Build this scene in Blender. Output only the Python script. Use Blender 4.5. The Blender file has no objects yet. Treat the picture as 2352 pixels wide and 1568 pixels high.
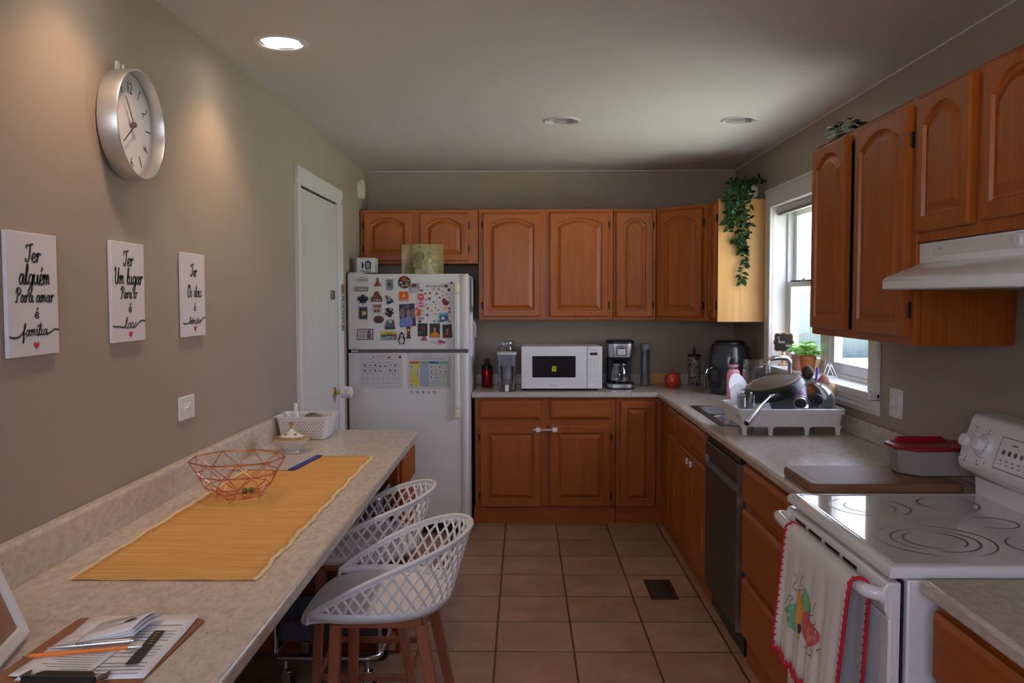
import bpy, bmesh, math, random
from mathutils import Vector, Matrix
from math import sin, cos, pi, radians, sqrt

S = bpy.context.scene
COL = S.collection
random.seed(7)

# ------------------------------------------------------------------ camera
PITCH, YAW, ROLL, FPX = .0509, .0141, -.0022, 1942.5
fwd = Vector((-sin(YAW) * cos(PITCH), cos(YAW) * cos(PITCH), -sin(PITCH)))
rt = Vector((cos(YAW), sin(YAW), 0))
up = rt.cross(fwd)
r2 = rt * cos(ROLL) + up * sin(ROLL)
u2 = up * cos(ROLL) - rt * sin(ROLL)
cd = bpy.data.cameras.new('camera')
cd.sensor_fit = 'HORIZONTAL'
cd.sensor_width = 36.0
cd.lens = FPX / 2352 * 36.0
cd.clip_start = .05
cam = bpy.data.objects.new('camera', cd)
COL.objects.link(cam)
cam.matrix_world = Matrix(((r2.x, u2.x, -fwd.x, 0), (r2.y, u2.y, -fwd.y, 0), (r2.z, u2.z, -fwd.z, 1.55), (0, 0, 0, 1)))
S.camera = cam

# ------------------------------------------------------------------ world, sun, exposure
W = bpy.data.worlds.new('sky')
S.world = W
W.use_nodes = True
wn, wl = W.node_tree.nodes, W.node_tree.links
wn.clear()
wo = wn.new('ShaderNodeOutputWorld')
wb = wn.new('ShaderNodeBackground')
wt = wn.new('ShaderNodeTexCoord')
ws = wn.new('ShaderNodeSeparateXYZ')
wr = wn.new('ShaderNodeValToRGB')
wl.new(wt.outputs['Generated'], ws.inputs[0])
wl.new(ws.outputs['Z'], wr.inputs[0])
wr.color_ramp.elements[0].position = 0.0
wr.color_ramp.elements[0].color = (.84, .84, 1.0, 1)
wr.color_ramp.elements[1].position = .7
wr.color_ramp.elements[1].color = (.66, .68, 1.0, 1)
wl.new(wr.outputs[0], wb.inputs[0])
wb.inputs[1].default_value = 8.0
wl.new(wb.outputs[0], wo.inputs[0])

sd = bpy.data.lights.new('sun', 'SUN')
sd.energy = 215.0
sd.color = (1, .98, .95)
sd.angle = .01
sun = bpy.data.objects.new('sun', sd)
COL.objects.link(sun)
sun.rotation_euler = Vector((-.35, .55, .76)).to_track_quat('Z', 'Y').to_euler()

S.view_settings.view_transform = 'Standard'
S.view_settings.look = 'None'
S.view_settings.gamma = 1.0
S.view_settings.exposure = 0.25
S.cycles.max_bounces = 10
S.cycles.diffuse_bounces = 6
S.cycles.glossy_bounces = 4
S.cycles.transmission_bounces = 10
S.cycles.transparent_max_bounces = 16
S.cycles.sample_clamp_indirect = 6.0
S.cycles.caustics_reflective = False
S.cycles.caustics_refractive = False

# ------------------------------------------------------------------ room constants (metres)
XL, XR, YB, ZC, YR = -1.16, 1.56, 6.31, 2.492, -1.0
CT = .91                     # worktop height

def portal(name, loc, rot, sx, sy):
    d = bpy.data.lights.new(name, 'AREA')
    d.shape = 'RECTANGLE'
    d.size, d.size_y = sx, sy
    d.cycles.is_portal = True
    o = bpy.data.objects.new(name, d)
    o.location, o.rotation_euler = loc, rot
    COL.objects.link(o)
portal('window_portal', (1.74, 4.575, 1.62), (0, radians(90), 0), 1.1, 1.7)
portal('rear_portal', (-.3, YR - .1, 1.75), (radians(90), 0, 0), 1.5, 1.15)

# ------------------------------------------------------------------ materials
def rgb(r, g, b):            # sRGB 0-255 -> linear
    f = lambda c: (c / 255 / 12.92) if c / 255 <= .04045 else ((c / 255 + .055) / 1.055) ** 2.4
    return (f(r), f(g), f(b), 1)

def new_mat(name):
    m = bpy.data.materials.new(name)
    m.use_nodes = True
    n = m.node_tree.nodes
    return m, n, m.node_tree.links, n['Principled BSDF']

def mat(name, col, rough=.5, metal=0, coat=0, trans=0, ior=1.45, alpha=1, emit=0, var=0, scale=8, bump=0, spec=None):
    m, n, l, b = new_mat(name)
    c = tuple(col) + (1,) if len(col) == 3 else col
    b.inputs['Base Color'].default_value = c
    b.inputs['Roughness'].default_value = rough
    b.inputs['Metallic'].default_value = metal
    b.inputs['Coat Weight'].default_value = coat
    b.inputs['Coat Roughness'].default_value = .1
    b.inputs['Transmission Weight'].default_value = trans
    b.inputs['IOR'].default_value = ior
    b.inputs['Alpha'].default_value = alpha
    if spec is not None:
        b.inputs['Specular IOR Level'].default_value = spec
    if emit:
        b.inputs['Emission Color'].default_value = c
        b.inputs['Emission Strength'].default_value = emit
    tc = n.new('ShaderNodeTexCoord')
    nz = n.new('ShaderNodeTexNoise')
    nz.inputs['Scale'].default_value = scale
    nz.inputs['Detail'].default_value = 4
    l.new(tc.outputs['Object'], nz.inputs[0])
    if var:
        mx = n.new('ShaderNodeMix')
        mx.data_type = 'RGBA'
        mx.inputs[6].default_value = tuple(max(0, x * (1 - var)) for x in c[:3]) + (1,)
        mx.inputs[7].default_value = tuple(x * (1 + var) for x in c[:3]) + (1,)
        l.new(nz.outputs[0], mx.inputs[0])
        l.new(mx.outputs[2], b.inputs['Base Color'])
    if bump:
        bp = n.new('ShaderNodeBump')
        bp.inputs['Strength'].default_value = bump
        bp.inputs['Distance'].default_value = .002
        l.new(nz.outputs[0], bp.inputs['Height'])
        l.new(bp.outputs[0], b.inputs['Normal'])
    return m

def wood(name, axis, dark, light, rough=.42, coat=.08, sc=1.0):
    m, n, l, b = new_mat(name)
    tc = n.new('ShaderNodeTexCoord')
    oi = n.new('ShaderNodeObjectInfo')
    add = n.new('ShaderNodeVectorMath')
    add.operation = 'MULTIPLY_ADD'
    l.new(oi.outputs['Random'], add.inputs[0])
    add.inputs[1].default_value = (3.1, 2.3, 4.7)
    l.new(tc.outputs['Object'], add.inputs[2])
    def layer(across, along, detail, dist):
        mp = n.new('ShaderNodeMapping')
        s = [across * sc] * 3
        s['xyz'.index(axis)] = along * sc
        mp.inputs['Scale'].default_value = s
        l.new(add.outputs[0], mp.inputs[0])
        nz = n.new('ShaderNodeTexNoise')
        nz.inputs['Scale'].default_value = 1
        nz.inputs['Detail'].default_value = detail
        nz.inputs['Distortion'].default_value = dist
        l.new(mp.outputs[0], nz.inputs[0])
        return nz
    a = layer(22, 1.3, 3, .9)
    f = layer(170, 5, 2, .3)
    mth = n.new('ShaderNodeMath')
    mth.operation = 'MULTIPLY_ADD'
    l.new(a.outputs[0], mth.inputs[0])
    mth.inputs[1].default_value = .5
    m2 = n.new('ShaderNodeMath')
    m2.operation = 'MULTIPLY'
    m2.inputs[1].default_value = .5
    l.new(f.outputs[0], m2.inputs[0])
    l.new(m2.outputs[0], mth.inputs[2])
    rp = n.new('ShaderNodeValToRGB')
    rp.color_ramp.elements[0].position = .28
    rp.color_ramp.elements[0].color = tuple(dark) + (1,)
    rp.color_ramp.elements[1].position = .70
    rp.color_ramp.elements[1].color = tuple(light) + (1,)
    l.new(mth.outputs[0], rp.inputs[0])
    l.new(rp.outputs[0], b.inputs['Base Color'])
    b.inputs['Roughness'].default_value = rough
    b.inputs['Specular IOR Level'].default_value = .35
    b.inputs['Coat Weight'].default_value = coat
    b.inputs['Coat Roughness'].default_value = .15
    bp = n.new('ShaderNodeBump')
    bp.inputs['Strength'].default_value = .15
    bp.inputs['Distance'].default_value = .001
    l.new(f.outputs[0], bp.inputs['Height'])
    l.new(bp.outputs[0], b.inputs['Normal'])
    return m

def laminate(name):
    m, n, l, b = new_mat(name)
    tc = n.new('ShaderNodeTexCoord')
    def nz(sx, sy, sz, d):
        mp = n.new('ShaderNodeMapping')
        mp.inputs['Scale'].default_value = (sx, sy, sz)
        l.new(tc.outputs['Object'], mp.inputs[0])
        t = n.new('ShaderNodeTexNoise')
        t.inputs['Scale'].default_value = 1
        t.inputs['Detail'].default_value = d
        l.new(mp.outputs[0], t.inputs[0])
        return t
    big = nz(60, 30, 60, 5)
    sp = nz(260, 120, 260, 2)
    r1 = n.new('ShaderNodeValToRGB')
    r1.color_ramp.elements[0].position = .35
    r1.color_ramp.elements[0].color = (.50, .43, .37, 1)
    r1.color_ramp.elements[1].position = .65
    r1.color_ramp.elements[1].color = (.61, .54, .47, 1)
    l.new(big.outputs[0], r1.inputs[0])
    r2_ = n.new('ShaderNodeValToRGB')
    r2_.color_ramp.elements[0].position = .27
    r2_.color_ramp.elements[0].color = (.55, .5, .45, 1)
    r2_.color_ramp.elements[1].position = .37
    r2_.color_ramp.elements[1].color = (1, 1, 1, 1)
    l.new(sp.outputs[0], r2_.inputs[0])
    mx = n.new('ShaderNodeMix')
    mx.data_type = 'RGBA'
    mx.blend_type = 'MULTIPLY'
    mx.inputs[0].default_value = 1
    l.new(r1.outputs[0], mx.inputs[6])
    l.new(r2_.outputs[0], mx.inputs[7])
    l.new(mx.outputs[2], b.inputs['Base Color'])
    b.inputs['Roughness'].default_value = .24
    return m

def tiles(name, size, ox, oy, grout=.0045):
    m, n, l, b = new_mat(name)
    tc = n.new('ShaderNodeTexCoord')
    mp = n.new('ShaderNodeMapping')
    mp.inputs['Location'].default_value = (-ox / size, -oy / size, 0)
    mp.inputs['Scale'].default_value = (1 / size, 1 / size, 1 / size)
    l.new(tc.outputs['Object'], mp.inputs[0])
    sep = n.new('ShaderNodeSeparateXYZ')
    l.new(mp.outputs[0], sep.inputs[0])
    def math_(op, a, bb=None):
        k = n.new('ShaderNodeMath')
        k.operation = op
        for i, v in enumerate((a, bb)):
            if v is None:
                continue
            if isinstance(v, (int, float)):
                k.inputs[i].default_value = v
            else:
                l.new(v, k.inputs[i])
        return k.outputs[0]
    d, cells = [], []
    for ax in 'XY':
        fr = math_('FRACT', sep.outputs[ax])
        d.append(math_('MINIMUM', fr, math_('SUBTRACT', 1, fr)))
        cells.append(math_('FLOOR', sep.outputs[ax]))
    dist = math_('MINIMUM', d[0], d[1])
    mr = n.new('ShaderNodeMapRange')
    mr.inputs['From Min'].default_value = grout / size * .6
    mr.inputs['From Max'].default_value = grout / size * 1.3
    l.new(dist, mr.inputs[0])
    cc = n.new('ShaderNodeCombineXYZ')
    l.new(cells[0], cc.inputs[0])
    l.new(cells[1], cc.inputs[1])
    wn_ = n.new('ShaderNodeTexWhiteNoise')
    l.new(cc.outputs[0], wn_.inputs[0])
    nz = n.new('ShaderNodeTexNoise')
    nz.inputs['Scale'].default_value = 5
    nz.inputs['Detail'].default_value = 7
    nz.inputs['Roughness'].default_value = .6
    av = n.new('ShaderNodeVectorMath')
    av.operation = 'ADD'
    l.new(tc.outputs['Object'], av.inputs[0])
    l.new(wn_.outputs['Color'], av.inputs[1])
    l.new(av.outputs[0], nz.inputs[0])
    rp = n.new('ShaderNodeValToRGB')
    rp.color_ramp.elements[0].position = .3
    rp.color_ramp.elements[0].color = (.275, .15, .095, 1)
    rp.color_ramp.elements[1].position = .7
    rp.color_ramp.elements[1].color = (.41, .25, .17, 1)
    l.new(math_('ADD', nz.outputs[0], math_('MULTIPLY', math_('SUBTRACT', wn_.outputs['Value'], .5), .16)), rp.inputs[0])
    mx = n.new('ShaderNodeMix')
    mx.data_type = 'RGBA'
    mx.inputs[6].default_value = (.07, .034, .017, 1)
    l.new(mr.outputs[0], mx.inputs[0])
    l.new(rp.outputs[0], mx.inputs[7])
    l.new(mx.outputs[2], b.inputs['Base Color'])
    b.inputs['Roughness'].default_value = .42
    bp = n.new('ShaderNodeBump')
    bp.inputs['Strength'].default_value = .6
    bp.inputs['Distance'].default_value = .003
    l.new(mr.outputs[0], bp.inputs['Height'])
    l.new(bp.outputs[0], b.inputs['Normal'])
    return m

def woven(name):
    m, n, l, b = new_mat(name)
    tc = n.new('ShaderNodeTexCoord')
    wv = n.new('ShaderNodeTexWave')
    wv.bands_direction = 'Y'
    wv.inputs['Scale'].default_value = 75
    wv.inputs['Distortion'].default_value = 1.2
    wv.inputs['Detail'].default_value = 2
    wv.inputs['Detail Scale'].default_value = 6
    l.new(tc.outputs['Object'], wv.inputs[0])
    mp = n.new('ShaderNodeMapping')
    mp.inputs['Scale'].default_value = (4, 170, 4)
    l.new(tc.outputs['Object'], mp.inputs[0])
    nz = n.new('ShaderNodeTexNoise')
    nz.inputs['Scale'].default_value = 1
    nz.inputs['Detail'].default_value = 5
    l.new(mp.outputs[0], nz.inputs[0])
    rp = n.new('ShaderNodeValToRGB')
    rp.color_ramp.elements[0].position = .3
    rp.color_ramp.elements[0].color = (.55, .27, .065, 1)
    rp.color_ramp.elements[1].position = .62
    rp.color_ramp.elements[1].color = (.74, .41, .125, 1)
    l.new(nz.outputs[0], rp.inputs[0])
    l.new(rp.outputs[0], b.inputs['Base Color'])
    b.inputs['Roughness'].default_value = .85
    bp = n.new('ShaderNodeBump')
    bp.inputs['Strength'].default_value = .7
    bp.inputs['Distance'].default_value = .002
    l.new(wv.outputs[0], bp.inputs['Height'])
    l.new(bp.outputs[0], b.inputs['Normal'])
    return m

OD, OL = (.225, .048, .0035), (.36, .092, .009)
M = dict(
    wall=mat('taupe_wall_paint', (.35, .285, .235), .75, var=.04, scale=2, bump=.05),
    ceil=mat('ceiling_paint', (.72, .695, .68), .85, var=.02, scale=3),
    trim=mat('white_trim_paint', (.72, .72, .70), .4),
    doorp=mat('white_door_paint', (.64, .64, .60), .45),
    oakz=wood('oak_vertical', 'z', OD, OL), oakx=wood('oak_along_x', 'x', OD, OL), oaky=wood('oak_along_y', 'y', OD, OL),
    maple=wood('pale_maple_ply', 'z', (.43, .21, .065), (.58, .32, .11), .45, .1, .5),
    lam=laminate('beige_speckled_laminate'),
    tile=tiles('terracotta_floor_tile', .3453, -.1264, 5.3699),
    black=mat('black_plastic', (.012, .012, .013), .35), blackm=mat('matte_black', (.015, .014, .014), .7),
    dark=mat('gap_shade_black', (.01, .009, .008), .8),  # near-black that paints shade into gaps and the cabinet interior
    white=mat('white_plastic', (.74, .74, .74), .35), whiteg=mat('white_enamel', (.78, .78, .79), .18, coat=.4),
    fridge=mat('fridge_white', (.74, .735, .72), .38, bump=.06, scale=300),
    grey=mat('grey_plastic', (.22, .23, .25), .45), lgrey=mat('light_grey', (.5, .5, .52), .5),
    mgrey=mat('mid_grey', (.12, .12, .13), .5),
    steel=mat('brushed_steel', (.62, .62, .63), .28, 1, var=.05, scale=40), chrome=mat('chrome', (.85, .85, .87), .08, 1),
    dsteel=mat('dark_steel', (.20, .19, .185), .33, 1), silver=mat('satin_silver', (.62, .62, .62), .38, .85),
    abrass=mat('aged_brass', (.22, .16, .08), .4, 1), brass=mat('brass', (.72, .49, .14), .25, 1), gold=mat('gold_trim', (.60, .42, .16), .35, .8),
    copper=mat('rose_copper_wire', (.80, .40, .28), .22, 1),
    hinge=mat('antique_hinge', (.03, .024, .02), .45, .6),
    paper=mat('white_paper', (.78, .78, .82), .8), cream=mat('cream', (.74, .70, .55), .5),
    red=mat('red', (.55, .02, .02), .4), redm=mat('red_metallic_paint', (.36, .008, .014), .25, .5),
    ink=mat('black_ink', (.02, .018, .02), .6), inkg=mat('grey_ink', (.30, .30, .31), .7), inklg=mat('pale_grey_ink', (.5, .5, .5), .7),
    stoolw=wood('stool_wood', 'z', (.24, .075, .035), (.36, .125, .06), .4, .1),
    stoolp=mat('white_stool_plastic', (.72, .72, .74), .38),
    runner=woven('mustard_woven_cloth'), fringe=mat('cream_thread', (.80, .66, .38), .9),
)
def glassmat(name, col=(1, 1, 1), rough=.02, ior=1.45):
    return mat(name, col, rough, trans=1, ior=ior)


def pane_mat():
    m, n, l, b = new_mat('window_glass')
    out = n['Material Output']
    n.remove(b)
    t = n.new('ShaderNodeBsdfTransparent')
    t.inputs[0].default_value = (.96, .98, .97, 1)
    g = n.new('ShaderNodeBsdfGlossy')
    g.inputs['Roughness'].default_value = .02
    fr = n.new('ShaderNodeFresnel')
    fr.inputs[0].default_value = 1.45
    mx = n.new('ShaderNodeMixShader')
    ge = n.new('ShaderNodeNewGeometry')
    iv = n.new('ShaderNodeMath')
    iv.operation = 'SUBTRACT'
    iv.inputs[0].default_value = 1
    l.new(ge.outputs['Backfacing'], iv.inputs[1])
    ml = n.new('ShaderNodeMath')
    ml.operation = 'MULTIPLY'
    l.new(iv.outputs[0], ml.inputs[0])
    l.new(fr.outputs[0], ml.inputs[1])
    l.new(ml.outputs[0], mx.inputs[0])
    l.new(t.outputs[0], mx.inputs[1])
    l.new(g.outputs[0], mx.inputs[2])
    l.new(mx.outputs[0], out.inputs[0])
    return m
M['pane'] = pane_mat()
def clear_mat(name, tint, base=.08, rough=.04):       # thin clear wall: mostly transparent, bright at grazing angles
    m, n, l, b = new_mat(name)
    out = n['Material Output']
    n.remove(b)
    t = n.new('ShaderNodeBsdfTransparent')
    t.inputs[0].default_value = tint + (1,)
    g = n.new('ShaderNodeBsdfGlossy')
    g.inputs['Roughness'].default_value = rough
    lw = n.new('ShaderNodeLayerWeight')
    lw.inputs[0].default_value = .35
    mr = n.new('ShaderNodeMapRange')
    mr.inputs['To Min'].default_value = base
    mr.inputs['To Max'].default_value = .75
    l.new(lw.outputs['Facing'], mr.inputs[0])
    mx = n.new('ShaderNodeMixShader')
    l.new(mr.outputs[0], mx.inputs[0])
    l.new(t.outputs[0], mx.inputs[1])
    l.new(g.outputs[0], mx.inputs[2])
    l.new(mx.outputs[0], out.inputs[0])
    return m
M['glass'] = clear_mat('clear_glass', (.90, .92, .92), .10)
M['plasticclear'] = clear_mat('clear_plastic', (.86, .88, .90), .12, .12)
_cm = {}
def C(r, g, b, rough=.5):    # plain coloured material by sRGB value
    k = (r, g, b, rough)
    if k not in _cm:
        _cm[k] = mat('colour_%d_%d_%d' % (r, g, b), rgb(r, g, b), rough)
    return _cm[k]

# ------------------------------------------------------------------ mesh builder
class MB:
    def __init__(s):
        s.v, s.f = [], []
    def add(s, vs, fs):
        o = len(s.v)
        s.v += [Vector(p) for p in vs]
        s.f += [tuple(i + o for i in f) for f in fs]
        return s
    def box(s, x0, x1, y0, y1, z0, z1):
        x0, x1 = sorted((x0, x1)); y0, y1 = sorted((y0, y1)); z0, z1 = sorted((z0, z1))
        return s.add([(x0, y0, z0), (x1, y0, z0), (x1, y1, z0), (x0, y1, z0), (x0, y0, z1), (x1, y0, z1), (x1, y1, z1), (x0, y1, z1)],
                     [(0, 3, 2, 1), (4, 5, 6, 7), (0, 1, 5, 4), (1, 2, 6, 5), (2, 3, 7, 6), (3, 0, 4, 7)])
    def prism(s, pts, ax, a, b):
        n = len(pts)
        mk = {'x': lambda p, t: (t, p[0], p[1]), 'y': lambda p, t: (p[0], t, p[1]), 'z': lambda p, t: (p[0], p[1], t)}[ax]
        return s.add([mk(p, a) for p in pts] + [mk(p, b) for p in pts],
                     [tuple(range(n))[::-1], tuple(range(n, 2 * n))] + [(i, (i + 1) % n, n + (i + 1) % n, n + i) for i in range(n)])
    def plate(s, pts, mp, w0, w1):          # outline in a mapped plane, thickness w0..w1
        n = len(pts)
        return s.add([mp(p[0], p[1], w0) for p in pts] + [mp(p[0], p[1], w1) for p in pts],
                     [tuple(range(n))[::-1], tuple(range(n, 2 * n))] + [(i, (i + 1) % n, n + (i + 1) % n, n + i) for i in range(n)])
    def tube(s, pts, r, n=8, closed=False, flat=None):
        P = [Vector(p) for p in pts]
        k = len(P)
        rs = r if isinstance(r, (list, tuple)) else [r] * k
        prev = None
        rings = []
        for i in range(k):
            if closed:
                t = (P[(i + 1) % k] - P[i - 1]).normalized()
            else:
                t = (P[min(i + 1, k - 1)] - P[max(i - 1, 0)]).normalized()
            if prev is None:
                a = Vector((0, 0, 1)) if abs(t.z) < .9 else Vector((1, 0, 0))
                nn = t.cross(a).normalized()
            else:
                nn = (prev - t * prev.dot(t)).normalized()
            prev = nn
            bb = t.cross(nn)
            rings.append([P[i] + (nn * cos(2 * pi * j / n) + bb * sin(2 * pi * j / n)) * rs[i] for j in range(n)])
        fs = []
        for i in range(k if closed else k - 1):
            a, b = i * n, ((i + 1) % k) * n
            fs += [(a + j, a + (j + 1) % n, b + (j + 1) % n, b + j) for j in range(n)]
        if not closed:
            fs += [tuple(range(n))[::-1], tuple(range((k - 1) * n, k * n))]
        return s.add([p for g in rings for p in g], fs)
    def bar(s, a, b, w, h=None, upv=(0, 0, 1)):  # rectangular bar between two points
        a, b = Vector(a), Vector(b)
        h = h or w
        t = (b - a).normalized()
        n = t.cross(Vector(upv))
        if n.length < 1e-4:
            n = t.cross(Vector((1, 0, 0)))
        n.normalize()
        q = n.cross(t)
        vs = [e + n * (sx * w / 2) + q * (sy * h / 2) for e in (a, b) for sx, sy in ((-1, -1), (1, -1), (1, 1), (-1, 1))]
        return s.add(vs, [(0, 3, 2, 1), (4, 5, 6, 7), (0, 1, 5, 4), (1, 2, 6, 5), (2, 3, 7, 6), (3, 0, 4, 7)])
    def lathe(s, prof, c=(0, 0, 0), n=28, mat4=None, arc=None):
        vs, fs = [], []
        k = len(prof)
        for r, z in prof:
            for j in range(n):
                a = 2 * pi * j / n
                vs.append(Vector((r * cos(a), r * sin(a), z)))
        for i in range(k - 1):
            fs += [(i * n + j, i * n + (j + 1) % n, (i + 1) * n + (j + 1) % n, (i + 1) * n + j) for j in range(n)]
        if prof[0][0] > 1e-6:
            fs.append(tuple(range(n))[::-1])
        if prof[-1][0] > 1e-6:
            fs.append(tuple(range((k - 1) * n, k * n)))
        if mat4 is not None:
            vs = [mat4 @ p for p in vs]
        return s.add([p + Vector(c) for p in vs], fs)
    def ball(s, c, r, n=12, sc=(1, 1, 1)):
        pr = [(max(1e-5, r * sin(pi * i / n)), -r * cos(pi * i / n)) for i in range(n + 1)]
        m4 = Matrix.Diagonal((sc[0], sc[1], sc[2], 1))
        return s.lathe(pr, c, n * 2 if n < 10 else 20, m4)
    def grid(s, rows, closed=False):
        k, n = len(rows), len(rows[0])
        fs = []
        for i in range(k - 1):
            for j in range(n if closed else n - 1):
                fs.append((i * n + j, i * n + (j + 1) % n, (i + 1) * n + (j + 1) % n, (i + 1) * n + j))
        return s.add([p for r in rows for p in r], fs)
    def move(s, m4, start=0):
        for i in range(start, len(s.v)):
            s.v[i] = m4 @ s.v[i]
        return s
    def build(s, name, material, parent=None, bevel=0, seg=2, smooth=True, thick=0, toff=-1, sharp=38):
        me = bpy.data.meshes.new(name)
        off = Vector((0, 0, 0))
        p = parent
        while p is not None:
            off += Vector(p.location)
            p = p.parent
        me.from_pydata([v - off for v in s.v], [], s.f)
        bm = bmesh.new()
        bm.from_mesh(me)
        bmesh.ops.remove_doubles(bm, verts=bm.verts, dist=1e-6)
        bmesh.ops.recalc_face_normals(bm, faces=bm.faces)
        bm.to_mesh(me)
        bm.free()
        if smooth:
            me.polygons.foreach_set('use_smooth', [True] * len(me.polygons))
            me.set_sharp_from_angle(angle=radians(sharp))
        me.materials.append(material)
        o = bpy.data.objects.new(name, me)
        o.parent = parent
        COL.objects.link(o)
        if thick:
            md = o.modifiers.new('thickness', 'SOLIDIFY')
            md.thickness = thick
            md.offset = toff
        if bevel:
            md = o.modifiers.new('edge', 'BEVEL')
            md.width = bevel
            md.segments = seg
            md.limit_method = 'ANGLE'
            md.angle_limit = radians(40)
            md.harden_normals = False
        return o

def tag(o, label, cat, group=None, kind=None):
    o['label'] = label
    o['category'] = cat
    if group:
        o['group'] = group
    if kind:
        o['kind'] = kind
    return o
def thing(name, loc, label, cat, group=None, rz=0):
    o = bpy.data.objects.new(name, None)
    o.empty_display_size = .05
    o.location = loc
    o.rotation_euler = (0, 0, rz)
    COL.objects.link(o)
    return tag(o, label, cat, group)
def struct(o):
    o['kind'] = 'structure'
    return o
def bx(*a):
    return MB().box(*a)
def solo(mb, name, material, label, cat, group=None, **k):   # a thing made of one mesh, origin at its base
    lo = [min(v[i] for v in mb.v) for i in range(3)]
    hi = [max(v[i] for v in mb.v) for i in range(3)]
    c = Vector(((lo[0] + hi[0]) / 2, (lo[1] + hi[1]) / 2, lo[2]))
    mb.v = [v - c for v in mb.v]
    o = mb.build(name, material, **k)
    o.location = c
    return tag(o, label, cat, group)
def fmap(o, U, V, Wv):
    o, U, V, Wv = Vector(o), Vector(U), Vector(V), Vector(Wv)
    return lambda u, v, w=0: o + U * u + V * v + Wv * w
def circ(cx, cy, r, n=20, a0=0, a1=2 * pi, ry=None):
    ry = ry or r
    full = abs(a1 - a0 - 2 * pi) < 1e-6
    return [(cx + r * cos(a0 + (a1 - a0) * i / (n if full else n - 1)), cy + ry * sin(a0 + (a1 - a0) * i / (n if full else n - 1))) for i in range(n)]
def rrect(x0, x1, y0, y1, r, n=4):
    out = []
    for cx, cy, a in ((x1 - r, y1 - r, 0), (x0 + r, y1 - r, pi / 2), (x0 + r, y0 + r, pi), (x1 - r, y0 + r, 1.5 * pi)):
        out += [(cx + r * cos(a + pi / 2 * i / n), cy + r * sin(a + pi / 2 * i / n)) for i in range(n + 1)]
    return out
def spline(pts, k=6, closed=False):
    P = [Vector(p) for p in pts]
    n = len(P)
    out = []
    for i in range(n if closed else n - 1):
        g = (lambda j: P[j % n]) if closed else (lambda j: P[min(max(j, 0), n - 1)])
        a, b, c, d = g(i - 1), g(i), g(i + 1), g(i + 2)
        for t in range(k):
            t /= k
            out.append(.5 * (2 * b + (c - a) * t + (2 * a - 5 * b + 4 * c - d) * t * t + (3 * b - a - 3 * c + d) * t ** 3))
    if not closed:
        out.append(P[-1])
    return out

# ------------------------------------------------------------------ lettering
_txt = {}
def txt(mb, s, mp, cu, cv, h, w=None, shear=0, align='C', lift=.0004):
    key = s
    if key not in _txt:
        cu_ = bpy.data.curves.new('t', 'FONT')
        cu_.body = s
        cu_.resolution_u = 2
        o = bpy.data.objects.new('t', cu_)
        COL.objects.link(o)
        bpy.context.view_layer.update()
        me = o.evaluated_get(bpy.context.evaluated_depsgraph_get()).to_mesh()
        _txt[key] = ([tuple(v.co[:2]) for v in me.vertices], [tuple(p.vertices) for p in me.polygons])
        bpy.data.objects.remove(o)
        bpy.data.curves.remove(cu_)
    vs, fs = _txt[key]
    if not vs:
        return mb
    x0, x1 = min(v[0] for v in vs), max(v[0] for v in vs)
    k = h / .7
    kx = (w / (x1 - x0)) if w else k
    cx = {'C': (x0 + x1) / 2, 'L': x0, 'R': x1}[align]
    return mb.add([mp(cu + (x - cx) * kx + shear * y * k, cv + y * k - h / 2, lift) for x, y in vs], fs)
def blurb(mb, mp, cu, cv, h, w, lift=.0004):     # a word too small to read: a row of short marks
    n = max(2, round(w / h / .9))
    q = w / n
    for i in range(n):
        u0 = cu - w / 2 + i * q
        hh = h * (.75 + .25 * ((i * 7) % 3) / 2)
        mb.add([mp(u0, cv - h / 2, lift), mp(u0 + q * .68, cv - h / 2, lift), mp(u0 + q * .68, cv - h / 2 + hh, lift), mp(u0, cv - h / 2 + hh, lift)], [(0, 1, 2, 3)])
    return mb
def stroke(mb, pts, mp, wd, lift=.0005, k=6, calli=0, closed=False):
    P = spline([(p[0], p[1], 0) for p in pts], k, closed)
    n = len(P)
    if n < 2:
        return mb
    L, R = [], []
    for i in range(n):
        t = (P[min(i + 1, n - 1)] - P[max(i - 1, 0)])
        if t.length < 1e-9:
            t = Vector((1, 0, 0))
        t.normalize()
        q = wd / 2 * (1 - calli + calli * abs(t.y * .94 + t.x * .34) * 1.2)
        nn = Vector((-t.y, t.x, 0)) * q
        L.append(mp(P[i].x + nn.x, P[i].y + nn.y, lift))
        R.append(mp(P[i].x - nn.x, P[i].y - nn.y, lift))
    return mb.add(L + R, [(i, i + 1, n + i + 1, n + i) for i in range(n - 1)])
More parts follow.
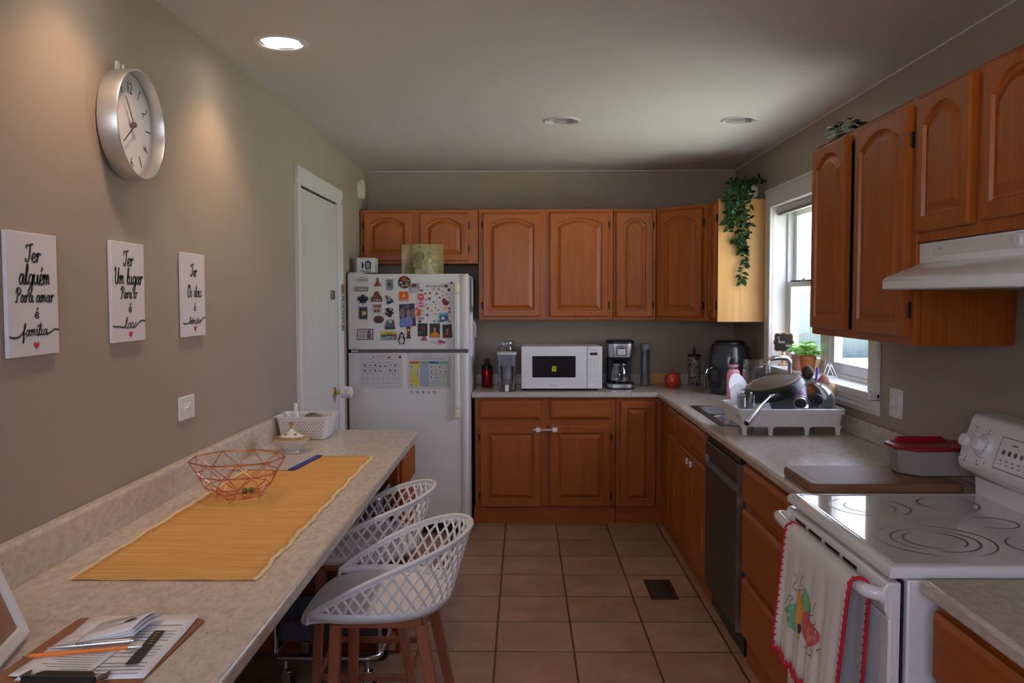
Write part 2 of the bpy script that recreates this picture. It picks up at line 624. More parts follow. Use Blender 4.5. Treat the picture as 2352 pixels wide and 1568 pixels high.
GL = {
 'a': (1.18, [[(.74, .78), (.5, 1), (.16, .7), (.12, .25), (.34, 0), (.6, .2), (.76, .7)], [(.92, 1.0), (.86, .55), (.88, .15), (1.05, .02), (1.28, .25)]]),
 'e': (.85, [[(.0, .3), (.6, .55), (.66, .88), (.42, 1), (.14, .62), (.2, .12), (.52, 0), (.9, .28)]]),
 'r': (.85, [[(0, .7), (.2, 1), (.25, .6), (.2, 0)], [(.23, .5), (.45, .95), (.7, 1), (.85, .8)]]),
 'l': (.6, [[(0, .3), (.42, 1.3), (.42, 1.95), (.22, 1.75), (.15, .6), (.3, 0), (.6, .25)]]),
 'g': (1.08, [[(.9, .85), (.55, 1), (.16, .7), (.2, .15), (.5, .05), (.82, .5), (.9, .95), (.82, -.4), (.5, -.95), (.15, -.75), (.45, -.3), (1.1, .25)]]),
 'u': (1.15, [[(0, .75), (.15, 1), (.15, .3), (.4, 0), (.75, .4), (.82, 1), (.78, .25), (1, 0), (1.2, .25)]]),
 'm': (1.45, [[(0, .7), (.15, 1), (.17, .5), (.15, 0)], [(.16, .5), (.42, 1), (.62, .8), (.62, 0)], [(.62, .5), (.9, 1), (1.08, .8), (1.08, .15), (1.4, .15)]]),
 'n': (1.05, [[(0, .7), (.15, 1), (.17, .5), (.15, 0)], [(.16, .5), (.48, 1), (.7, .8), (.7, .15), (1, .15)]]),
 'i': (.6, [[(.02, .7), (.2, 1), (.2, .2), (.4, 0), (.62, .25)], [(.2, 1.45), (.28, 1.55)]]),
 'o': (.95, [[(.5, 1), (.16, .7), (.2, .12), (.52, 0), (.84, .4), (.76, .9), (.5, 1), (.7, .85), (1, .9)]]),
 's': (.75, [[(.05, .1), (.35, 0), (.56, .25), (.3, .6), (.35, .95), (.62, 1.0)]]),
 'd': (1.15, [[(.85, .85), (.5, 1), (.14, .6), (.25, .05), (.6, .15), (.86, .7), (1.0, 1.95), (.88, .8), (.88, .15), (1.15, .1)]]),
 'T': (1.0, [[(.05, 1.45), (.1, 1.85), (.5, 1.85), (1.2, 2.05)], [(.72, 1.85), (.66, .7), (.4, .05), (.05, .1), (.0, .4)]]),
 'P': (1.15, [[(.48, 1.85), (.42, .8), (.22, 0), (-.1, .1)], [(0, 1.3), (.15, 1.85), (.7, 2.05), (1.12, 1.75), (1.0, 1.2), (.5, 1.0)]]),
 'U': (1.4, [[(0, 1.6), (.22, 2), (.3, 1.3), (.3, .4), (.6, 0), (1, .5), (1.12, 2), (1.08, .4), (1.35, .1)]]),
 'O': (1.25, [[(.7, 2), (.22, 1.6), (.15, .5), (.5, 0), (1, .4), (1.1, 1.5), (.7, 2), (.45, 1.6), (.9, 1.6)]]),
 'f': (.7, [[(0, .5), (.5, 1.4), (.5, 1.95), (.3, 1.8), (.25, .5), (.2, -.9), (.36, -1.0), (.45, -.3), (.2, .2), (.7, .4)]]),
 'b': (.95, [[(0, .4), (.4, 1.5), (.35, 1.95), (.15, 1.6), (.12, .3), (.4, 0), (.75, .4), (.65, .9), (.42, .78), (.95, .9)]]),
 'c': (.85, [[(.75, .85), (.45, 1), (.13, .6), (.2, .1), (.5, 0), (.85, .25)]]),
 'x': (1, []),
 'v': (1.0, [[(0, .8), (.15, 1), (.3, .15), (.5, 0), (.75, .9), (1.1, .9)]]),
}
GL['p'] = (1.0, [[(0, .7), (.2, 1), (.2, 0), (.15, -.9)], [(.2, .6), (.5, 1), (.8, .7), (.6, .05), (.22, .2), (1, .3)]])
ACC = {'é': ('e', [(.35, 1.3), (.62, 1.75)]), 'í': ('i', [(.2, 1.35), (.45, 1.75)]), 'ã': ('a', [(.2, 1.3), (.42, 1.5), (.6, 1.3), (.85, 1.5)]),
       'ê': ('e', [(.2, 1.25), (.42, 1.6), (.65, 1.25)]), 'ç': ('c', [(.45, 0), (.55, -.25), (.3, -.42)])}
def script(mb, s, mp, cu, cv, xh, w, wd, calli=.5, slant=.12):
    """handwritten word centred on cu, baseline at cv, x height xh, total width w"""
    pos, pl = 0, []
    for ch in s:
        if ch == ' ':
            pos += .75
            continue
        ex = None
        if ch in ACC:
            ch, ex = ACC[ch]
        adv, st = GL[ch]
        for k in st + ([ex] if ex else []):
            if ex and ch == 'i' and k is st[1]:
                continue
            pl.append([(pos + x, y) for x, y in k])
        pos += adv
    kx = w / pos
    for st in pl:
        stroke(mb, [(cu - w / 2 + x * kx + slant * y * xh, cv + y * xh) for x, y in st], mp, wd, calli=calli)
    return mb
def heart_pts(n=24):
    out = []
    for i in range(n):
        t = 2 * pi * i / n
        out.append((16 * sin(t) ** 3 / 32, (13 * cos(t) - 5 * cos(2 * t) - 2 * cos(3 * t) - cos(4 * t)) / 32))
    return out
# ------------------------------------------------------------------ setting
T = .15
struct(bx(XL - T, XR + T, YR - T, YB + T, -.08, 0).build('floor', M['tile'], smooth=False))
def cells(xs, ys, ok, z0, z1):
    m = MB()
    X = lambda i: xs[i]
    for i in range(len(xs) - 1):
        for j in range(len(ys) - 1):
            if not ok(i, j):
                continue
            a, b, c, d = (xs[i], ys[j]), (xs[i + 1], ys[j]), (xs[i + 1], ys[j + 1]), (xs[i], ys[j + 1])
            m.add([p + (z1,) for p in (a, b, c, d)], [(0, 1, 2, 3)])
            m.add([p + (z0,) for p in (a, b, c, d)], [(3, 2, 1, 0)])
            for (p, q), (ii, jj) in zip(((a, b), (b, c), (c, d), (d, a)), ((i, j - 1), (i + 1, j), (i, j + 1), (i - 1, j))):
                if not (0 <= ii < len(xs) - 1 and 0 <= jj < len(ys) - 1 and ok(ii, jj)):
                    m.add([p + (z0,), q + (z0,), q + (z1,), p + (z1,)], [(0, 1, 2, 3)])
    return m
LAMPS = [(-.892, 3.155), (.204, 4.55), (1.147, 4.555), (-.892, 2.15)]
hs = .068
cxs = sorted({XL - T, XR + T} | {round(x + q, 4) for x, y in LAMPS for q in (-hs, hs)})
cys = sorted({YR - T, YB + T} | {round(y + q, 4) for x, y in LAMPS for q in (-hs, hs)})
hole = lambda i, j: any(abs((cxs[i] + cxs[i + 1]) / 2 - x) < .01 and abs((cys[j] + cys[j + 1]) / 2 - y) < .04 for x, y in LAMPS)
m = cells(cxs, cys, lambda i, j: not hole(i, j), ZC, ZC + .12)
m.box(XL - T, XR + T, YR - T, YB + T, ZC + .121, ZC + .18)
struct(m.build('ceiling', M['ceil'], smooth=False))
struct(bx(XL - T, XL, YR, YB, 0, ZC).build('wall_left', M['wall'], smooth=False))
struct(bx(XL - T, XR + T, YB, YB + T, 0, ZC).build('wall_back', M['wall'], smooth=False))
WY0, WY1, WZ0, WZ1 = 3.79, 5.36, 1.125, 2.125
w = MB()
w.box(XR, XR + T, YR, WY0, 0, ZC).box(XR, XR + T, WY1, YB, 0, ZC).box(XR, XR + T, WY0, WY1, 0, WZ0).box(XR, XR + T, WY0, WY1, WZ1, ZC)
struct(w.build('wall_right', M['wall'], smooth=False))
w = MB()
RX0, RX1, RZ0, RZ1 = -1.05, .45, 1.2, 2.3
w.box(XL - T, RX0, YR - T, YR, 0, ZC).box(RX1, XR + T, YR - T, YR, 0, ZC).box(RX0, RX1, YR - T, YR, RZ1, ZC).box(RX0, RX1, YR - T, YR, 0, RZ0)
struct(w.build('wall_rear', M['wall'], smooth=False))
# thin cornice bead where paint meets the ceiling
struct(bx(XL, XR, YB - .004, YB, ZC - .006, ZC).build('trim_1', M['ceil'], smooth=False))
struct(bx(XR - .004, XR, YR, YB - .004, ZC - .006, ZC).build('trim_2', M['ceil'], smooth=False))
# unseen window added behind the camera as daylight fill for the near end
d2 = bpy.data.objects.new('rear_fill_window', None)
COL.objects.link(d2)
struct(d2)
m = MB()
for a, b in ((RX0, RX0 + .05), (RX1 - .05, RX1)):
    m.box(a, b, YR - .1, YR - .04, RZ0, RZ1)
m.box(RX0, RX1, YR - .1, YR - .04, RZ0, RZ0 + .05).box(RX0, RX1, YR - .1, YR - .04, RZ1 - .05, RZ1)
m.build('window_frame', M['trim'], d2, bevel=.004)
bx(RX0 + .05, RX1 - .05, YR - .075, YR - .07, RZ0 + .05, RZ1 - .05).build('pane', M['pane'], d2)

# ------------------------------------------------------------------ kitchen window
win = bpy.data.objects.new('window_1', None)
win.location = (XR, (WY0 + WY1) / 2, WZ0)
COL.objects.link(win)
struct(win)
cw = .085
m = MB()
m.box(XR - .02, XR, WY0 - cw, WY0 + .012, WZ0 - .02, WZ1 + .10)
m.box(XR - .02, XR, WY1 - .012, WY1 + cw, WZ0 - .02, WZ1 + .10)
m.box(XR - .02, XR, WY0 + .012, WY1 - .012, WZ1 - .012, WZ1 + .10)
m.box(XR - .03, XR - .02, WY0 - cw, WY1 + cw, WZ1 + .085, WZ1 + .10)
m.build('casing', M['trim'], win, bevel=.006)
m = MB()          # jamb liner
m.box(XR, XR + T + .02, WY1 - .012, WY1, WZ0, WZ1).box(XR, XR + T + .02, WY0, WY0 + .012, WZ0, WZ1)
m.box(XR, XR + T + .02, WY0, WY1, WZ1 - .012, WZ1)
m.build('jamb', M['trim'], win, bevel=.003)
m = MB()
m.box(XR + .001, XR + T + .03, WY0 + .012, WY1 - .012, WZ0 - .02, WZ0 + .0075)
m.box(XR - .05, XR, WY0 - cw, WY1 + cw, WZ0 - .025, WZ0 + .008)
m.build('sill', M['trim'], win, bevel=.006)
ap = [(XR, 1.03), (XR - .012, 1.03), (XR - .016, 1.045), (XR - .024, 1.052), (XR - .024, 1.07), (XR - .035, 1.08), (XR - .035, 1.098), (XR, 1.098)]
m = MB()
n0 = len(ap)
m.prism([(p[0], p[1]) for p in ap], 'y', WY0 - cw, WY1 + cw)
m.build('apron', M['trim'], win, bevel=.002)
ym = 4.64         # mullion between the two double hung units
m = MB()
m.box(XR + .09, XR + T + .01, ym - .04, ym + .04, WZ0, WZ1 - .012)
for a, b in ((WY0 + .012, ym - .04), (ym + .04, WY1 - .012)):
    m.box(XR + .09, XR + T + .01, a, a + .02, WZ0, WZ1 - .012).box(XR + .09, XR + T + .01, b - .02, b, WZ0, WZ1 - .012)
    m.box(XR + .09, XR + T + .01, a + .02, b - .02, WZ0, WZ0 + .028).box(XR + .09, XR + T + .01, a + .02, b - .02, WZ1 - .035, WZ1 - .012)
m.build('window_frame', M['trim'], win, bevel=.003)
zm = 1.635
for a, b in ((WY0 + .032, ym - .06), (ym + .06, WY1 - .032)):
    for lo, hi, xx in ((WZ0 + .028, zm + .018, XR + .098), (zm - .018, WZ1 - .035, XR + .128)):
        m = MB()
        s = .045
        m.box(xx, xx + .028, a, a + s, lo, hi).box(xx, xx + .028, b - s, b, lo, hi)
        m.box(xx, xx + .028, a + s, b - s, lo, lo + (.055 if lo < 1.3 else .036)).box(xx, xx + .028, a + s, b - s, hi - .036, hi)
        sh = m.build('sash', M['trim'], win, bevel=.004)
        bx(xx + .012, xx + .016, a + s - .004, b - s + .004, lo + .03, hi - .03).build('pane', M['pane'], sh)
    m = MB()
    m.box(XR + .085, XR + .1, (a + b) / 2 - .03, (a + b) / 2 + .03, zm + .018, zm + .03)
    m.build('sash_lock', M['white'], win, bevel=.002)
# raised blind with its dark bottom bar
bl = thing('window_blind', (XR + .03, (WY0 + WY1) / 2, 2.055), 'raised white cellular blind at the top of the kitchen window', 'blind')
bx(XR + .03, XR + .055, WY0 + .02, WY1 - .02, 2.098, 2.112).build('headrail', M['white'], bl, bevel=.004)
m = MB()
for i in range(5):
    m.box(XR + .034 + .002 * (i % 2), XR + .050 - .002 * (i % 2), WY0 + .022, WY1 - .022, 2.082 + .003 * i, 2.0848 + .003 * i)
m.build('folded_fabric', M['paper'], bl)
bx(XR + .028, XR + .052, WY0 + .02, WY1 - .02, 2.062, 2.081).build('bottom_bar', C(128, 128, 122), bl, bevel=.003)

# ------------------------------------------------------------------ entry door on the left wall
dr = bpy.data.objects.new('door_1', None)
dr.location = (XL, 4.8, 0)
COL.objects.link(dr)
struct(dr)
m = MB()
a0, a1, b0, b1, zt = 4.285, 4.372, 5.215, 5.335, 2.225
for y0, y1 in ((a0, a1), (b0, b1)):
    m.prism([(XL, y0), (XL + .022, y0), (XL + .024, y0 + .03), (XL + .014, y1), (XL, y1)] if y0 == a0 else
            [(XL, y0), (XL + .014, y0), (XL + .024, y1 - .03), (XL + .022, y1), (XL, y1)], 'z', 0, zt - .09)
m.prism([(XL, zt - .09), (XL + .014, zt - .09), (XL + .024, zt - .03), (XL + .022, zt), (XL, zt)][::-1], 'y', a0, b1)
m.build('casing', M['trim'], dr, bevel=.002)
bx(XL, XL + .002, a1, b0, .01, zt - .09).build('gap_shade', M['dark'], dr)  # dark sheet painting the shaded gap around the door leaf
mp = fmap((XL, 4.385, 0), (0, 1, 0), (0, 0, 1), (1, 0, 0))
LW, LH = .82, 2.122
us = [0, .075, .315, .42, .66, LW]
vs_ = [.012, .19, .86, 1.055, 1.665, 1.775, 1.995, LH]
m = MB()
def dface(u0, u1, v0, v1, w_=.011):
    m.add([mp(u0, v0, w_), mp(u1, v0, w_), mp(u1, v1, w_), mp(u0, v1, w_)], [(0, 1, 2, 3)])
for i in range(5):
    for j in range(7):
        u0, u1, v0, v1 = us[i], us[i + 1], vs_[j], vs_[j + 1]
        if i in (1, 3) and j in (1, 3, 5):
            lv = [(0, .011), (.012, .005), (.022, .005), (.055, .0105)]
            rg = [[mp(u0 + d, v0 + d, q), mp(u1 - d, v0 + d, q), mp(u1 - d, v1 - d, q), mp(u0 + d, v1 - d, q)] for d, q in lv]
            m.grid(rg, True)
            d, q = lv[-1]
            dface(u0 + d, u1 - d, v0 + d, v1 - d, q)
        else:
            dface(u0, u1, v0, v1)
m.add([mp(0, .012, .002), mp(LW, .012, .002), mp(LW, LH, .002), mp(0, LH, .002), mp(0, .012, .011), mp(LW, .012, .011), mp(LW, LH, .011), mp(0, LH, .011)],
      [(0, 3, 7, 4), (1, 5, 6, 2), (3, 2, 6, 7), (0, 4, 5, 1)])
leaf = m.build('door_leaf', M['doorp'], dr)
ky, kz = 5.085, .985
mx = Matrix.Rotation(radians(90), 4, 'Y')
m = MB().lathe([(.033, 0), (.033, .006), (.027, .011), (.013, .014), (.012, .04), (.02, .045), (.02, .05)], (XL + .011, ky, kz), 24, mx)
kn = m.build('door_knob', M['brass'], leaf)
m = MB().lathe([(.03, .0), (.036, .006), (.038, .03), (.034, .062), (.022, .07), (.001, .071)], (XL + .052, ky, kz), 28, mx)
kc = m.build('knob_cover', M['white'], leaf)
kc['label'] = 'white child proof cover over the brass knob'
MB().ball((XL + .09, ky - .03, kz + .006), .012, 8, (1, .6, 1.1)).build('brass_button', M['brass'], leaf)
# chain lock
m = MB()
m.box(XL + .011, XL + .02, 5.04, 5.10, 1.545, 1.60)
m.build('chain_slide', M['abrass'], leaf, bevel=.002)
m = MB().box(XL + .024, XL + .032, 5.275, 5.30, 1.585, 1.64)
for k in range(9):
    zz = 1.585 - .022 * k - .012
    pts = [(XL + .03, 5.287 + (.005 if k % 2 else 0) * cos(t), zz + .016 * sin(t)) if k % 2 else (XL + .03 + .005 * cos(t), 5.287, zz + .016 * sin(t)) for t in [2 * pi * q / 10 for q in range(10)]]
    m.tube(pts, .0016, 5, True)
m.box(XL + .024, XL + .034, 5.28, 5.294, 1.35, 1.385)
m.build('security_chain', M['abrass'], dr)
mp = fmap((XL + .0118, 4.385, 0), (0, 1, 0), (0, 0, 1), (1, 0, 0))
m = MB()
for i in range(7):
    blurb(m, mp, .035, 1.93 - .024 * i, .014, .018)
m.build('sticker_lettering', C(110, 150, 120), leaf)

# ------------------------------------------------------------------ outdoors seen through the window
gr = MB().grid([[(XR + T + .02 + 40 * (i / 12) ** 2, -12 + 50 * j / 14, -.15) for j in range(15)] for i in range(13)])
g = gr.build('lawn', mat('sunlit_grass', (.44, .48, .36), .9, var=.2, scale=3), smooth=False)
g['kind'] = 'stuff'
tag(g, 'short bright sunlit lawn outside the kitchen window', 'grass')
gr = MB().grid([[(-20 + 18.8 * i / 6 + .0, -30 + 28.6 * j / 6, -.15) for j in range(7)] for i in range(11)])
struct(gr.build('patio_ground', mat('patio_paving', (.42, .40, .37), .9, var=.1), smooth=False))
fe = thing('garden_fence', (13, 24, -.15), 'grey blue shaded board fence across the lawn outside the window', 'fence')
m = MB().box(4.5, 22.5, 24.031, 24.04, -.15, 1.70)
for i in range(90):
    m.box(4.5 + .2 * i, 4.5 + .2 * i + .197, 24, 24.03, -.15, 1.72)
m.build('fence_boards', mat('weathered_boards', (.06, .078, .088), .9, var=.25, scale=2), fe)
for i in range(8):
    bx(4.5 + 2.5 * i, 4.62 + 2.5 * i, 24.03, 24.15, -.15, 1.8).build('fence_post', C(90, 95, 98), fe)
# ------------------------------------------------------------------ cabinets
NA = 19
def dloop(u0, u1, v0, v1, A):
    pts = [(u0, v0), (u1, v0)]
    for i in range(NA):
        t = 1 - 2 * i / (NA - 1)
        sh = max(0, 1 - (abs(t) / .94) ** 2) ** .9
        pts.append(((u0 + u1) / 2 + t * (u1 - u0) / 2, v1 - A + A * sh))
    return pts
def cab_door(mp, u0, u1, v0, v1, A, material, parent, name='door', fw=.045, hinge=None, th=.021):
    lv = [(0, 0, 0), (0, th - .006, 0), (.006, th, 0), (fw, th, A), (fw + .004, th - .010, A), (fw + .013, th - .0115, A), (fw + .036, th - .001, A * .95)]
    m = MB()
    rings = []
    for d, w_, a in lv:
        top = v1 - d + (.008 if a else 0)
        rings.append([mp(p[0], p[1], w_) for p in dloop(u0 + d, u1 - d, v0 + d, top, a)])
    m.grid(rings, True)
    n = 2 + NA
    k = len(rings)
    m.f.append(tuple(range(n))[::-1])
    m.f.append(tuple(range((k - 1) * n, k * n)))
    o = m.build(name, material, parent, sharp=14)
    if hinge:
        side, vs2 = hinge
        for v in vs2:
            hu = u0 - .004 if side == 'L' else u1 + .004
            h = MB()
            h.plate(rrect(hu - .007, hu + .007, v - .026, v + .026, .005, 3), mp, .001, .006)
            h.tube([mp(hu, v - .022, .008), mp(hu, v + .022, .008)], .004, 6)
            h.build('hinge', M['hinge'], o)
    return o
def drawer(mp, u0, u1, v0, v1, material, parent, name='drawer_front', th=.021):
    lv = [(0, 0), (0, th - .011), (.012, th - .002), (.02, th)]
    m = MB()
    rg = [[mp(u0 + d, v0 + d, q), mp(u1 - d, v0 + d, q), mp(u1 - d, v1 - d, q), mp(u0 + d, v1 - d, q)] for d, q in lv]
    m.grid(rg, True)
    m.f.append((3, 2, 1, 0))
    m.f.append((12, 13, 14, 15))
    return m.build(name, material, parent, sharp=14)

YF = 5.99
bk = fmap((0, YF, 0), (1, 0, 0), (0, 0, 1), (0, -1, 0))
# --- wall cabinets on the back wall
t = thing('wall_cabinet', (-.74, 6.15, 1.795), 'short oak wall cabinet with two arched doors above the fridge', 'cabinet', 'oak wall cabinets')
bx(XL + .004, -.322, YF, YB - .002, 1.795, 2.173).build('carcass', M['oakz'], t, bevel=.002)
cab_door(bk, -1.127, -.793, 1.815, 2.155, .045, M['oakz'], t, hinge=('L', (1.9, 2.06)))
cab_door(bk, -.734, -.392, 1.815, 2.15, .045, M['oakz'], t, hinge=('R', (1.9, 2.06)))
t = thing('wall_cabinet', (.16, 6.15, 1.397), 'wide oak wall cabinet with two arched doors above the microwave', 'cabinet', 'oak wall cabinets')
bx(-.318, .628, YF - .004, YB - .002, 1.397, 2.177).build('carcass', M['oakz'], t, bevel=.002)
bk2 = fmap((0, YF - .004, 0), (1, 0, 0), (0, 0, 1), (0, -1, 0))
cab_door(bk2, -.288, .119, 1.422, 2.147, .042, M['oakz'], t, hinge=('L', (1.5, 2.065)))
cab_door(bk2, .182, .594, 1.422, 2.15, .042, M['oakz'], t, hinge=('R', (1.5, 2.062)))
t = thing('wall_cabinet', (.78, 6.15, 1.395), 'narrow single door oak wall cabinet between the wide one and the corner', 'cabinet', 'oak wall cabinets')
bx(.631, .930, YF, YB - .002, 1.395, 2.175).build('carcass', M['oakz'], t, bevel=.002)
cab_door(bk, .648, .907, 1.417, 2.152, .04, M['oakz'], t, fw=.05, hinge=('R', (1.5, 2.06)))
# diagonal corner
t = thing('wall_cabinet', (1.25, 6.0, 1.395), 'diagonal oak corner wall cabinet with one arched door', 'cabinet', 'oak wall cabinets')
P0, P1 = Vector((.933, YF, 0)), Vector((1.245, 5.70, 0))
m = MB().prism([(P0.x, P0.y), (P1.x, P1.y), (XR - .003, 5.70), (XR - .003, YB - .003), (P0.x, YB - .003)], 'z', 1.395, 2.178)
m.build('carcass', M['oakz'], t, bevel=.002)
U = (P1 - P0).normalized()
dl = (P1 - P0).length
Wd = Vector((U.y, -U.x, 0))
dg = fmap(P0, U, (0, 0, 1), Wd)
cab_door(dg, .03, dl - .05, 1.42, 2.155, .042, M['oakz'], t, fw=.05, hinge=('R', (1.5, 2.06)))
# small side cabinet with pale end panel
t = thing('wall_cabinet', (1.4, 5.57, 1.39), 'slim oak wall cabinet with pale end panel beside the window', 'cabinet', 'oak wall cabinets')
bx(1.245, XR - .003, 5.462, 5.697, 1.398, 2.178).build('carcass', M['oakz'], t, bevel=.002)
sf = fmap((1.245, 5.697, 0), (0, -1, 0), (0, 0, 1), (-1, 0, 0))
cab_door(sf, .015, .215, 1.42, 2.155, .03, M['oakz'], t, fw=.04, hinge=('R', (1.5, 2.06)))
e = bx(1.243, XR - .002, 5.45, 5.462, 1.396, 2.18).build('end_panel', M['maple'], t, bevel=.001)
e['label'] = 'pale maple end panel'
# --- wall cabinets on the right wall
XF = 1.24
rf = fmap((XF, 0, 0), (0, -1, 0), (0, 0, 1), (-1, 0, 0))       # u = -y
t = thing('wall_cabinet', (1.4, 3.17, 1.40), 'tall oak wall cabinet with two arched doors between window and range hood', 'cabinet', 'oak wall cabinets')
m = MB()
m.box(XF, XF + .02, 2.70, 2.745, 1.397, 2.178).box(XF, XF + .02, 3.61, 3.655, 1.397, 2.178)
m.box(XF, XF + .02, 2.745, 3.61, 2.14, 2.178).box(XF, XF + .02, 2.745, 3.61, 1.397, 1.43)
m.build('face_frame', M['oakz'], t, bevel=.002)
m = MB()
m.box(XF + .02, XR - .003, 2.70, 2.716, 1.397, 2.178).box(XF + .02, XR - .003, 3.64, 3.655, 1.397, 2.178)
m.box(XF + .02, XR - .003, 2.716, 3.64, 2.16, 2.178).box(XF + .02, XR - .003, 2.716, 3.64, 1.40, 1.415)
m.build('carcass', M['oakz'], t)
bx(XF + .025, XR - .004, 2.717, 3.639, 1.415, 2.159).build('interior_shade', M['dark'], t)  # solid near-black block, paints the unlit inside between the doors
cab_door(rf, -3.612, -3.245, 1.425, 2.163, .045, M['oakz'], t, th=.026)
cab_door(rf, -3.152, -2.735, 1.425, 2.158, .045, M['oakz'], t, hinge=('R', (1.51, 2.05)), th=.026)
t = thing('wall_cabinet', (1.4, 2.3, 1.72), 'oak wall cabinet with two arched doors directly above the range hood', 'cabinet', 'oak wall cabinets')
bx(XF, XR - .003, 1.935, 2.697, 1.722, 2.178).build('carcass', M['oakz'], t, bevel=.002)
cab_door(rf, -2.668, -2.352, 1.752, 2.163, .05, M['oakz'], t, th=.024)
cab_door(rf, -2.292, -1.965, 1.757, 2.166, .05, M['oakz'], t, th=.024)
t = thing('wall_cabinet', (1.4, 1.7, 1.40), 'tall oak wall cabinet nearest the camera beyond the hood', 'cabinet', 'oak wall cabinets')
bx(XF, XR - .003, 1.4, 1.93, 1.397, 2.178).build('carcass', M['oakz'], t, bevel=.002)

# --- base cabinets
FB = 5.757
bb = fmap((0, FB, 0), (1, 0, 0), (0, 0, 1), (0, -1, 0))
t = thing('base_cabinet', (.14, 6.0, 0), 'oak base cabinet with two drawers and two doors under the microwave', 'cabinet', 'oak base cabinets')
bx(-.336, .625, FB, YB - .025, .12, .868).build('carcass', M['oakz'], t, bevel=.002)
bx(-.345, .625, FB + .004, FB + .03, 0, .118).build('toe_board', M['oakx'], t, bevel=.002)
drawer(bb, -.302, .115, .726, .856, M['oakx'], t)
drawer(bb, .178, .592, .728, .858, M['oakx'], t)
cab_door(bb, -.300, .115, .118, .678, 0, M['oakz'], t, fw=.05, hinge=('L', (.2, .6)))
cab_door(bb, .173, .590, .122, .684, 0, M['oakz'], t, fw=.05, hinge=('R', (.2, .6)))
t = thing('base_cabinet', (1.1, 6.0, 0), 'oak corner base cabinet with one tall narrow door', 'cabinet', 'oak base cabinets')
m = MB().box(.628, XR - .025, FB, YB - .025, .12, .868).box(.938, XR - .025, 5.43, FB, .12, .868)
m.build('carcass', M['oakz'], t, bevel=.002)
m = MB().box(.628, .95, FB + .004, FB + .03, 0, .118).box(.95, .975, 5.43, FB + .004, 0, .118)
m.build('toe_board', M['oakx'], t)
cab_door(bb, .656, .900, .12, .848, 0, M['oakz'], t, fw=.045)
XB = .938
rb = fmap((XB, 0, 0), (0, -1, 0), (0, 0, 1), (-1, 0, 0))
t = thing('base_cabinet', (1.2, 5.26, 0), 'narrow oak base cabinet with a drawer, next to the corner', 'cabinet', 'oak base cabinets')
bx(XB, XR - .025, 5.09, 5.427, .12, .868).build('carcass', M['oakz'], t, bevel=.002)
bx(XB + .012, XB + .035, 5.09, 5.427, 0, .118).build('toe_board', M['oaky'], t)
drawer(rb, -5.40, -5.11, .726, .856, M['oaky'], t)
cab_door(rb, -5.40, -5.11, .122, .684, 0, M['oakz'], t, fw=.045, hinge=('R', (.2, .6)))
t = thing('base_cabinet', (1.2, 4.66, 0), 'oak sink base cabinet with two doors held by a child latch', 'cabinet', 'oak base cabinets')
m = MB().box(XB, XB + .02, 4.235, 5.087, .12, .868).box(XB + .02, XR - .025, 4.235, 4.25, .12, .868).box(XB + .02, XR - .025, 5.07, 5.087, .12, .868).box(XB + .02, XR - .025, 4.25, 5.07, .12, .14)
m.build('carcass', M['oakz'], t, bevel=.002)
bx(XB + .012, XB + .035, 4.235, 5.087, 0, .118).build('toe_board', M['oaky'], t)
drawer(rb, -5.065, -4.67, .726, .856, M['oaky'], t, 'false_drawer_front')
drawer(rb, -4.655, -4.255, .726, .856, M['oaky'], t, 'false_drawer_front')
cab_door(rb, -5.065, -4.665, .122, .684, 0, M['oakz'], t, fw=.05, hinge=('L', (.2, .6)))
cab_door(rb, -4.655, -4.255, .122, .684, 0, M['oakz'], t, fw=.05, hinge=('R', (.2, .6)))
t = thing('base_cabinet', (1.2, 3.15, 0), 'oak base cabinet with three wide drawers between dishwasher and stove', 'cabinet', 'oak base cabinets')
bx(XB, XR - .025, 2.722, 3.555, .12, .868).build('carcass', M['oakz'], t, bevel=.002)
bx(XB + .012, XB + .035, 2.722, 3.555, 0, .118).build('toe_board', M['oaky'], t)
for v0, v1 in ((.69, .852), (.395, .665), (.125, .37)):
    drawer(rb, -3.538, -2.74, v0, v1, M['oaky'], t, th=.024)
t = thing('base_cabinet', (1.2, 1.7, 0), 'oak base cabinet nearest the camera beside the stove', 'cabinet', 'oak base cabinets')
bx(XB, XR - .025, 1.51, 1.90, .12, .868).build('carcass', M['oakz'], t, bevel=.002)
bx(XB + .012, XB + .035, 1.51, 1.90, 0, .118).build('toe_board', M['oaky'], t)
drawer(rb, -1.885, -1.535, .69, .845, M['oaky'], t, th=.024)
cab_door(rb, -1.885, -1.535, .125, .665, 0, M['oakz'], t, fw=.05, th=.024)
# left counter base unit with drawers at the far end
t = thing('base_cabinet', (-.85, 3.85, 0), 'oak drawer base cabinet under the far end of the left worktop', 'cabinet', 'oak base cabinets')
bx(XL + .004, -.565, 3.62, 4.09, .10, .868).build('carcass', M['oakz'], t, bevel=.002)
bx(XL + .004, -.60, 3.635, 4.09, 0, .10).build('toe_board', M['oaky'], t)
m = MB().box(-.565, -.545, 3.62, 3.66, 0, .868)
m.build('face_stile', M['oakz'], t, bevel=.002)
lf = fmap((-.562, 0, 0), (0, 1, 0), (0, 0, 1), (1, 0, 0))
for v0, v1 in ((.695, .852), (.41, .665), (.12, .385)):
    drawer(lf, 3.685, 4.08, v0, v1, M['oaky'], t, th=.034)
